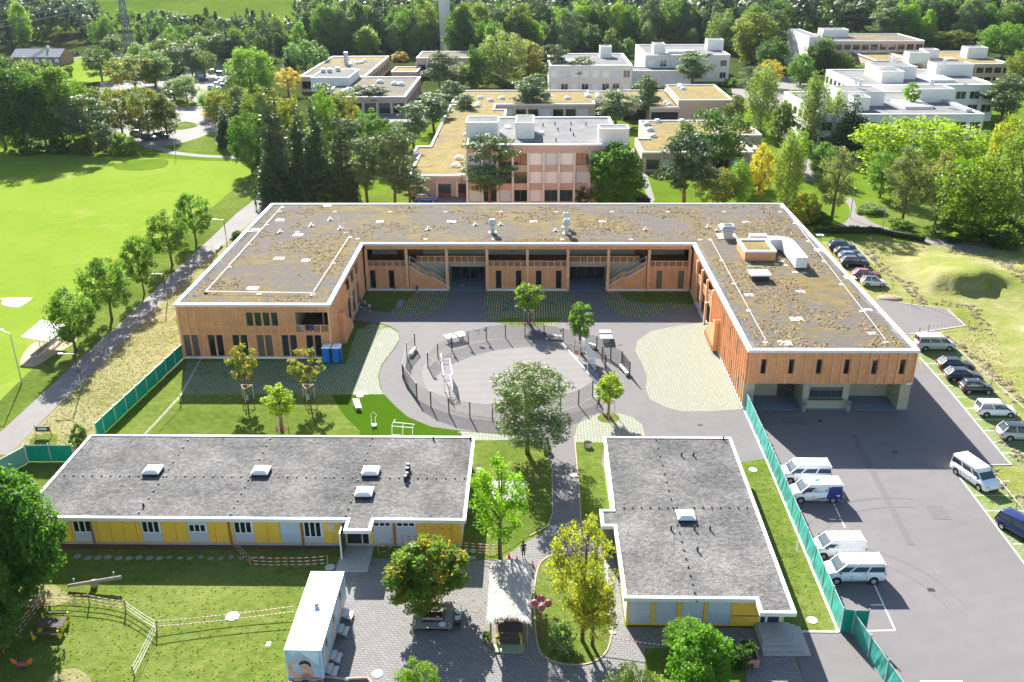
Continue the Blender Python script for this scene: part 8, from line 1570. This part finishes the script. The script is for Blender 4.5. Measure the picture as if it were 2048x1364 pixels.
# tufts of grass and weeds that break up the lawns
def ground_tufts(name, polys, n, label, tone, size=.09, r=.18):
    cs = []; rr = []
    for poly, share in polys:
        P = GP(poly); x0, x1 = min(p.x for p in P), max(p.x for p in P); y0, y1 = min(p.y for p in P), max(p.y for p in P); k = 0
        while k < n * share:
            x, y = random.uniform(x0, x1), random.uniform(y0, y1); ins = False
            for a, b in zip(P, P[1:] + P[:1]):
                if (a.y > y) != (b.y > y) and x < (b.x - a.x) * (y - a.y) / (b.y - a.y) + a.x: ins = not ins
            if ins: cs.append((x, y, .03)); rr.append(random.uniform(.5, 1.2) * r); k += 1
    me = leaf_mesh(name, cs, rr, 12, size, 'leaves', .35, seed=4, elong=1.8, outw=.2, up=1.2); o = link(name, me); o['kind'] = 'stuff'; o.color = (*tone, 1); tag(o, label, 'grass')
ground_tufts('grass_tufts', [([(10, 1240), (90, 1180), (300, 1120), (640, 1140), (570, 1364), (-20, 1364)], .7), ([(1075, 1140), (1200, 1120), (1215, 1280), (1100, 1320)], .12), ([(1500, 935), (1535, 935), (1650, 1240), (1580, 1240)], .18)], 1100, 'tufts of longer grass scattered over the near lawns', (.22, .30, .045), .04, .09)
ground_tufts('dry_tufts', [([(431, 485), (204, 730), (40, 895), (150, 895), (366, 700), (352, 640)], .55), ([(1700, 480), (1850, 500), (2040, 560), (2040, 800), (1900, 690), (1960, 640)], .45)], 4500, 'dry straw-coloured tufts on the banks', (.40, .36, .20), .045, .10)
cs = [(G(random.gauss(a_, 75), random.gauss(b_, 45)).x, G(a_, random.gauss(b_, 60)).y, .028) for a_, b_ in ((880, 1240), (1010, 1190), (1150, 1230), (1060, 1080)) for _ in range(230)]
cs = [c_ for c_ in cs if not (TX0 - .2 < c_[0] < TX1 + .2 and c_[1] < TY1) and c_[1] < 66.3]
o = link('fallen_leaves', leaf_mesh('fallen_leaves', cs, [.12] * len(cs), 2, .07, 'leaves', .05, seed=8, up=6, outw=0)); o['kind'] = 'stuff'; o.color = (.30, .22, .06, 1); tag(o, 'dry fallen leaves scattered over the paving', 'leaves')
# clothes hung over the balcony rail
for k, (u, c) in enumerate(((15.6, 'grey cloth'), (16.25, 'black shirt'), (16.8, 'dark blue trousers'))):
    o = FL.p(u, 4.62, .07); s = single('hanging_cloth', MB().box(o.x - .25, o.x + .25, o.y - .03, o.y, 3.95 + .1 * (k % 2), 4.66), ('slate', 'dark_metal', 'van_blue')[k], c + ' hanging over the balcony rail of the west wing', 'clothes', o)
# ================================================================ PEOPLE
def person(px, py, label, top, legs, hair=(.02, .015, .01), pose='stand', h=1.7, rz=0.0, z=0.0, skin=(.50, .30, .2), shoes=(.7, .7, .7), long_hair=False, seed=0):
    rg = random.Random(seed); p = G(px, py, z); t = thing('person', label, 'person', p, rz); s = h / 1.75
    hip = .92; sit = pose == 'sit'; dz = -.47 if sit else 0
    J = [(0, 0, .95 + dz), (0, 0, 1.12 + dz), (0, -.01, 1.38 + dz), (0, -.015, 1.50 + dz), (0, -.02, 1.56 + dz), (0, -.03, 1.66 + dz)]; Rr = [(.15, .11), (.135, .10), (.17, .11), (.055, .055), (.06, .065), (.085, .10)]; E = [(i, i + 1) for i in range(5)]; S = ['l', 't', 't', 's', 's', 's']
    def chain(st, pts, rs, lab):
        k = st
        for q, r, l in zip(pts, rs, lab): J.append(q); Rr.append((r, r)); S.append(l); E.append((k, len(J) - 1)); k = len(J) - 1
        return k
    for sx in (-1, 1):
        w = .28 * sx if pose == 'walk' else 0
        if sit: pts = [(sx * .1, -.02, .44), (sx * .13, -.44, .46), (sx * .12, -.46, .1), (sx * .12, -.6, .05)]
        else: pts = [(sx * .10, 0, .86), (sx * .10, -w * .6 - .03 * abs(w), .48), (sx * .10, -w * (1.0 if w > 0 else 1.5), .09 if w >= 0 else .16), (sx * .10, -w - .15, .04)]
        chain(0, pts, [.095, .062, .042, .038], ['l', 'l', 'o', 'o'])
        if sit: ap = [(sx * .2, 0, .93), (sx * .25, -.12, .68), (sx * .16, -.33, .55)]
        elif pose == 'fold': ap = [(sx * .2, 0, 1.42), (sx * .26, -.04, 1.15), (sx * .06, -.25, 1.1)]
        else: ap = [(sx * .2, 0, 1.42), (sx * .25, w * .4 + .02, 1.14), (sx * .24, w * .8 - .06, .90)]
        k = chain(2, ap, [.06, .042, .03], ['t', 't', 's']); hd = Vector(ap[2]) - Vector(ap[1]); hd.normalize(); c = Vector(ap[2])
        for f in range(5):
            sd = Vector((0, (f - 2) * .02, 0)); ln = (.10, .12, .13, .12, .09)[f] if f else .07
            chain(k, [tuple(c + hd * .05 + sd), tuple(c + hd * (.05 + ln * .6) + sd * 1.5), tuple(c + hd * (.05 + ln * .9) + sd * 1.6 + Vector((-sx * .015, 0, 0)))], [.012, .010, .008], ['s'] * 3)
    me = bpy.data.meshes.new('body_cage'); me.from_pydata([tuple(q[i] * s for i in range(3)) for q in J], E, []); o = bpy.data.objects.new('cage', me); col.objects.link(o)
    sk = o.modifiers.new('s', 'SKIN'); sk.use_smooth_shade = True
    for i, r in enumerate(Rr): me.skin_vertices[0].data[i].radius = (r[0] * s, r[1] * s); me.skin_vertices[0].data[i].use_root = i == 0
    sb = o.modifiers.new('d', 'SUBSURF'); sb.levels = 1; dg = bpy.context.evaluated_depsgraph_get(); bm_ = bpy.data.meshes.new_from_object(o.evaluated_get(dg)); bpy.data.objects.remove(o); bm_.name = 'body'
    for i, c in enumerate((top, legs, skin, shoes)): bm_.materials.append(M[flat(c)])
    P = np.array([tuple(v * s for v in q) for q in J]); cen_ = np.array([tuple(f.center) for f in bm_.polygons]); near = np.argmin(((cen_[:, None] - P[None]) ** 2).sum(-1), 1); bm_.polygons.foreach_set('material_index', [{'t': 0, 'l': 1, 's': 2, 'o': 3}[S[k]] for k in near]); bm_.update()
    link('body', bm_, t); hz_ = (1.70 + dz) * s; mb = MB(); mb.sphere((0, .0, hz_), .105 * s, 12, 8, sc3=(.95, 1.1, .95))
    if long_hair: mb = MB(); mb.tube([(0, .0, hz_ + .09 * s), (0, .03, hz_ + .03 * s), (0, .07 * s, hz_ - .12 * s), (0, .09 * s, hz_ - .34 * s)], [.06 * s, .11 * s, .10 * s, .05 * s], 10)
    link('hair', mb.mesh('hair', flat(hair), True), t); link('nose', MB().sphere((0, -.125 * s, hz_ - .045 * s), .02 * s, 6, 4).mesh('nose', flat(skin)), t)
    for sx in (-1, 1): link('eye', MB().sphere((sx * .035 * s, -.108 * s, hz_ - .02 * s), .012 * s, 6, 4).mesh('eye', flat((.02, .02, .02))), t)
    return t
def flat(c):
    k = 'cloth_%02x%02x%02x' % tuple(int(min(.99, v) * 255) for v in c)
    if k not in M: plain(k, c, .85, var=.15, scale=6)
    return k
BK = (.015, .015, .018)
person(1047, 1116, 'person in black with long dark hair standing on the paving by the cones', BK, BK, long_hair=True, rz=.5, h=1.72)
person(1197, 816, 'person in black walking beside the lime young tree', (.02, .02, .022), BK, pose='walk', rz=-1.2, h=1.78, shoes=BK)
person(1541, 919, 'person with dark hair and white top behind the teal fence at the vans', (.6, .6, .62), (.1, .14, .22), rz=1.0)
person(1399, 619, 'person in black with folded arms, front one of the two in the right loggia', BK, BK, pose='fold', rz=-.2, shoes=BK); person(1420, 621, 'person in black standing deeper in the right loggia', BK, BK, pose='fold', rz=-.6, shoes=BK)
person(924, 572, 'person in maroon top walking on the left entrance floor', (.20, .03, .08), (.02, .05, .12), pose='walk', rz=-1.3, h=1.5); person(961, 564, 'small person in red leaning at the left entrance side', (.05, .03, .04), (.5, .03, .08), h=1.25, rz=-1.2)
person(722, 615, 'person in dark grey top, left one of the three by the west wing', (.08, .08, .09), (.03, .04, .06), h=1.5, rz=1.2); person(730, 617, 'person in white shirt and black trousers, middle of the three', (.65, .68, .7), BK, h=1.55, rz=-1.0); person(740, 623, 'person in white top and red trousers, right one of the three', (.7, .68, .68), (.55, .02, .05), h=1.3, rz=-.5, long_hair=True)
person(790, 582, 'person in checked top sitting against the timber wall under the left window', (.25, .12, .12), (.2, .25, .35), pose='sit', h=1.5); person(834, 584, 'person in black sitting against the timber wall with head bowed', BK, (.3, .33, .4), pose='sit', h=1.5)
person(812, 513, 'person in red top on the gallery at the head of the left stairs', (.5, .02, .05), BK, z=3.72, h=1.4, rz=.6); person(1024, 507, 'person in grey sitting on the tiered gallery bench', (.25, .28, .3), BK, pose='sit', z=5.0, h=1.4); person(711, 556, 'person in pale top at the west wing gallery rail', (.7, .65, .6), BK, z=3.72, h=1.5, rz=1.5)
person(513, 418, 'person in dark clothes walking up the path beside the spruces', (.05, .04, .04), BK, pose='walk', rz=PI, h=1.75)
person(1549, 284, 'distant person in red on the path between the birches', (.45, .08, .05), (.05, .06, .1)); person(1556, 280, 'distant person in blue on the path between the birches', (.05, .1, .25), (.05, .06, .1)); person(222, 160, 'distant person on the pavement below the farmhouse', (.1, .1, .12), BK)
# ================================================================ AIR
hz = MB().box(-720, 720, -95, 775, -1.0, 84)
m_ = bpy.data.materials.new('haze'); m_.use_nodes = True; n_ = m_.node_tree; n_.nodes.remove(n_.nodes['Principled BSDF'])
v_ = n_.nodes.new('ShaderNodeVolumePrincipled'); v_.inputs['Color'].default_value = (.72, .85, 1, 1); v_.inputs['Density'].default_value = 0.000028; v_.inputs['Anisotropy'].default_value = .35
n_.links.new(v_.outputs[0], n_.nodes['Material Output'].inputs['Volume']); M['haze'] = m_
o = link('haze', hz.mesh('haze', 'haze')); o['kind'] = 'stuff'
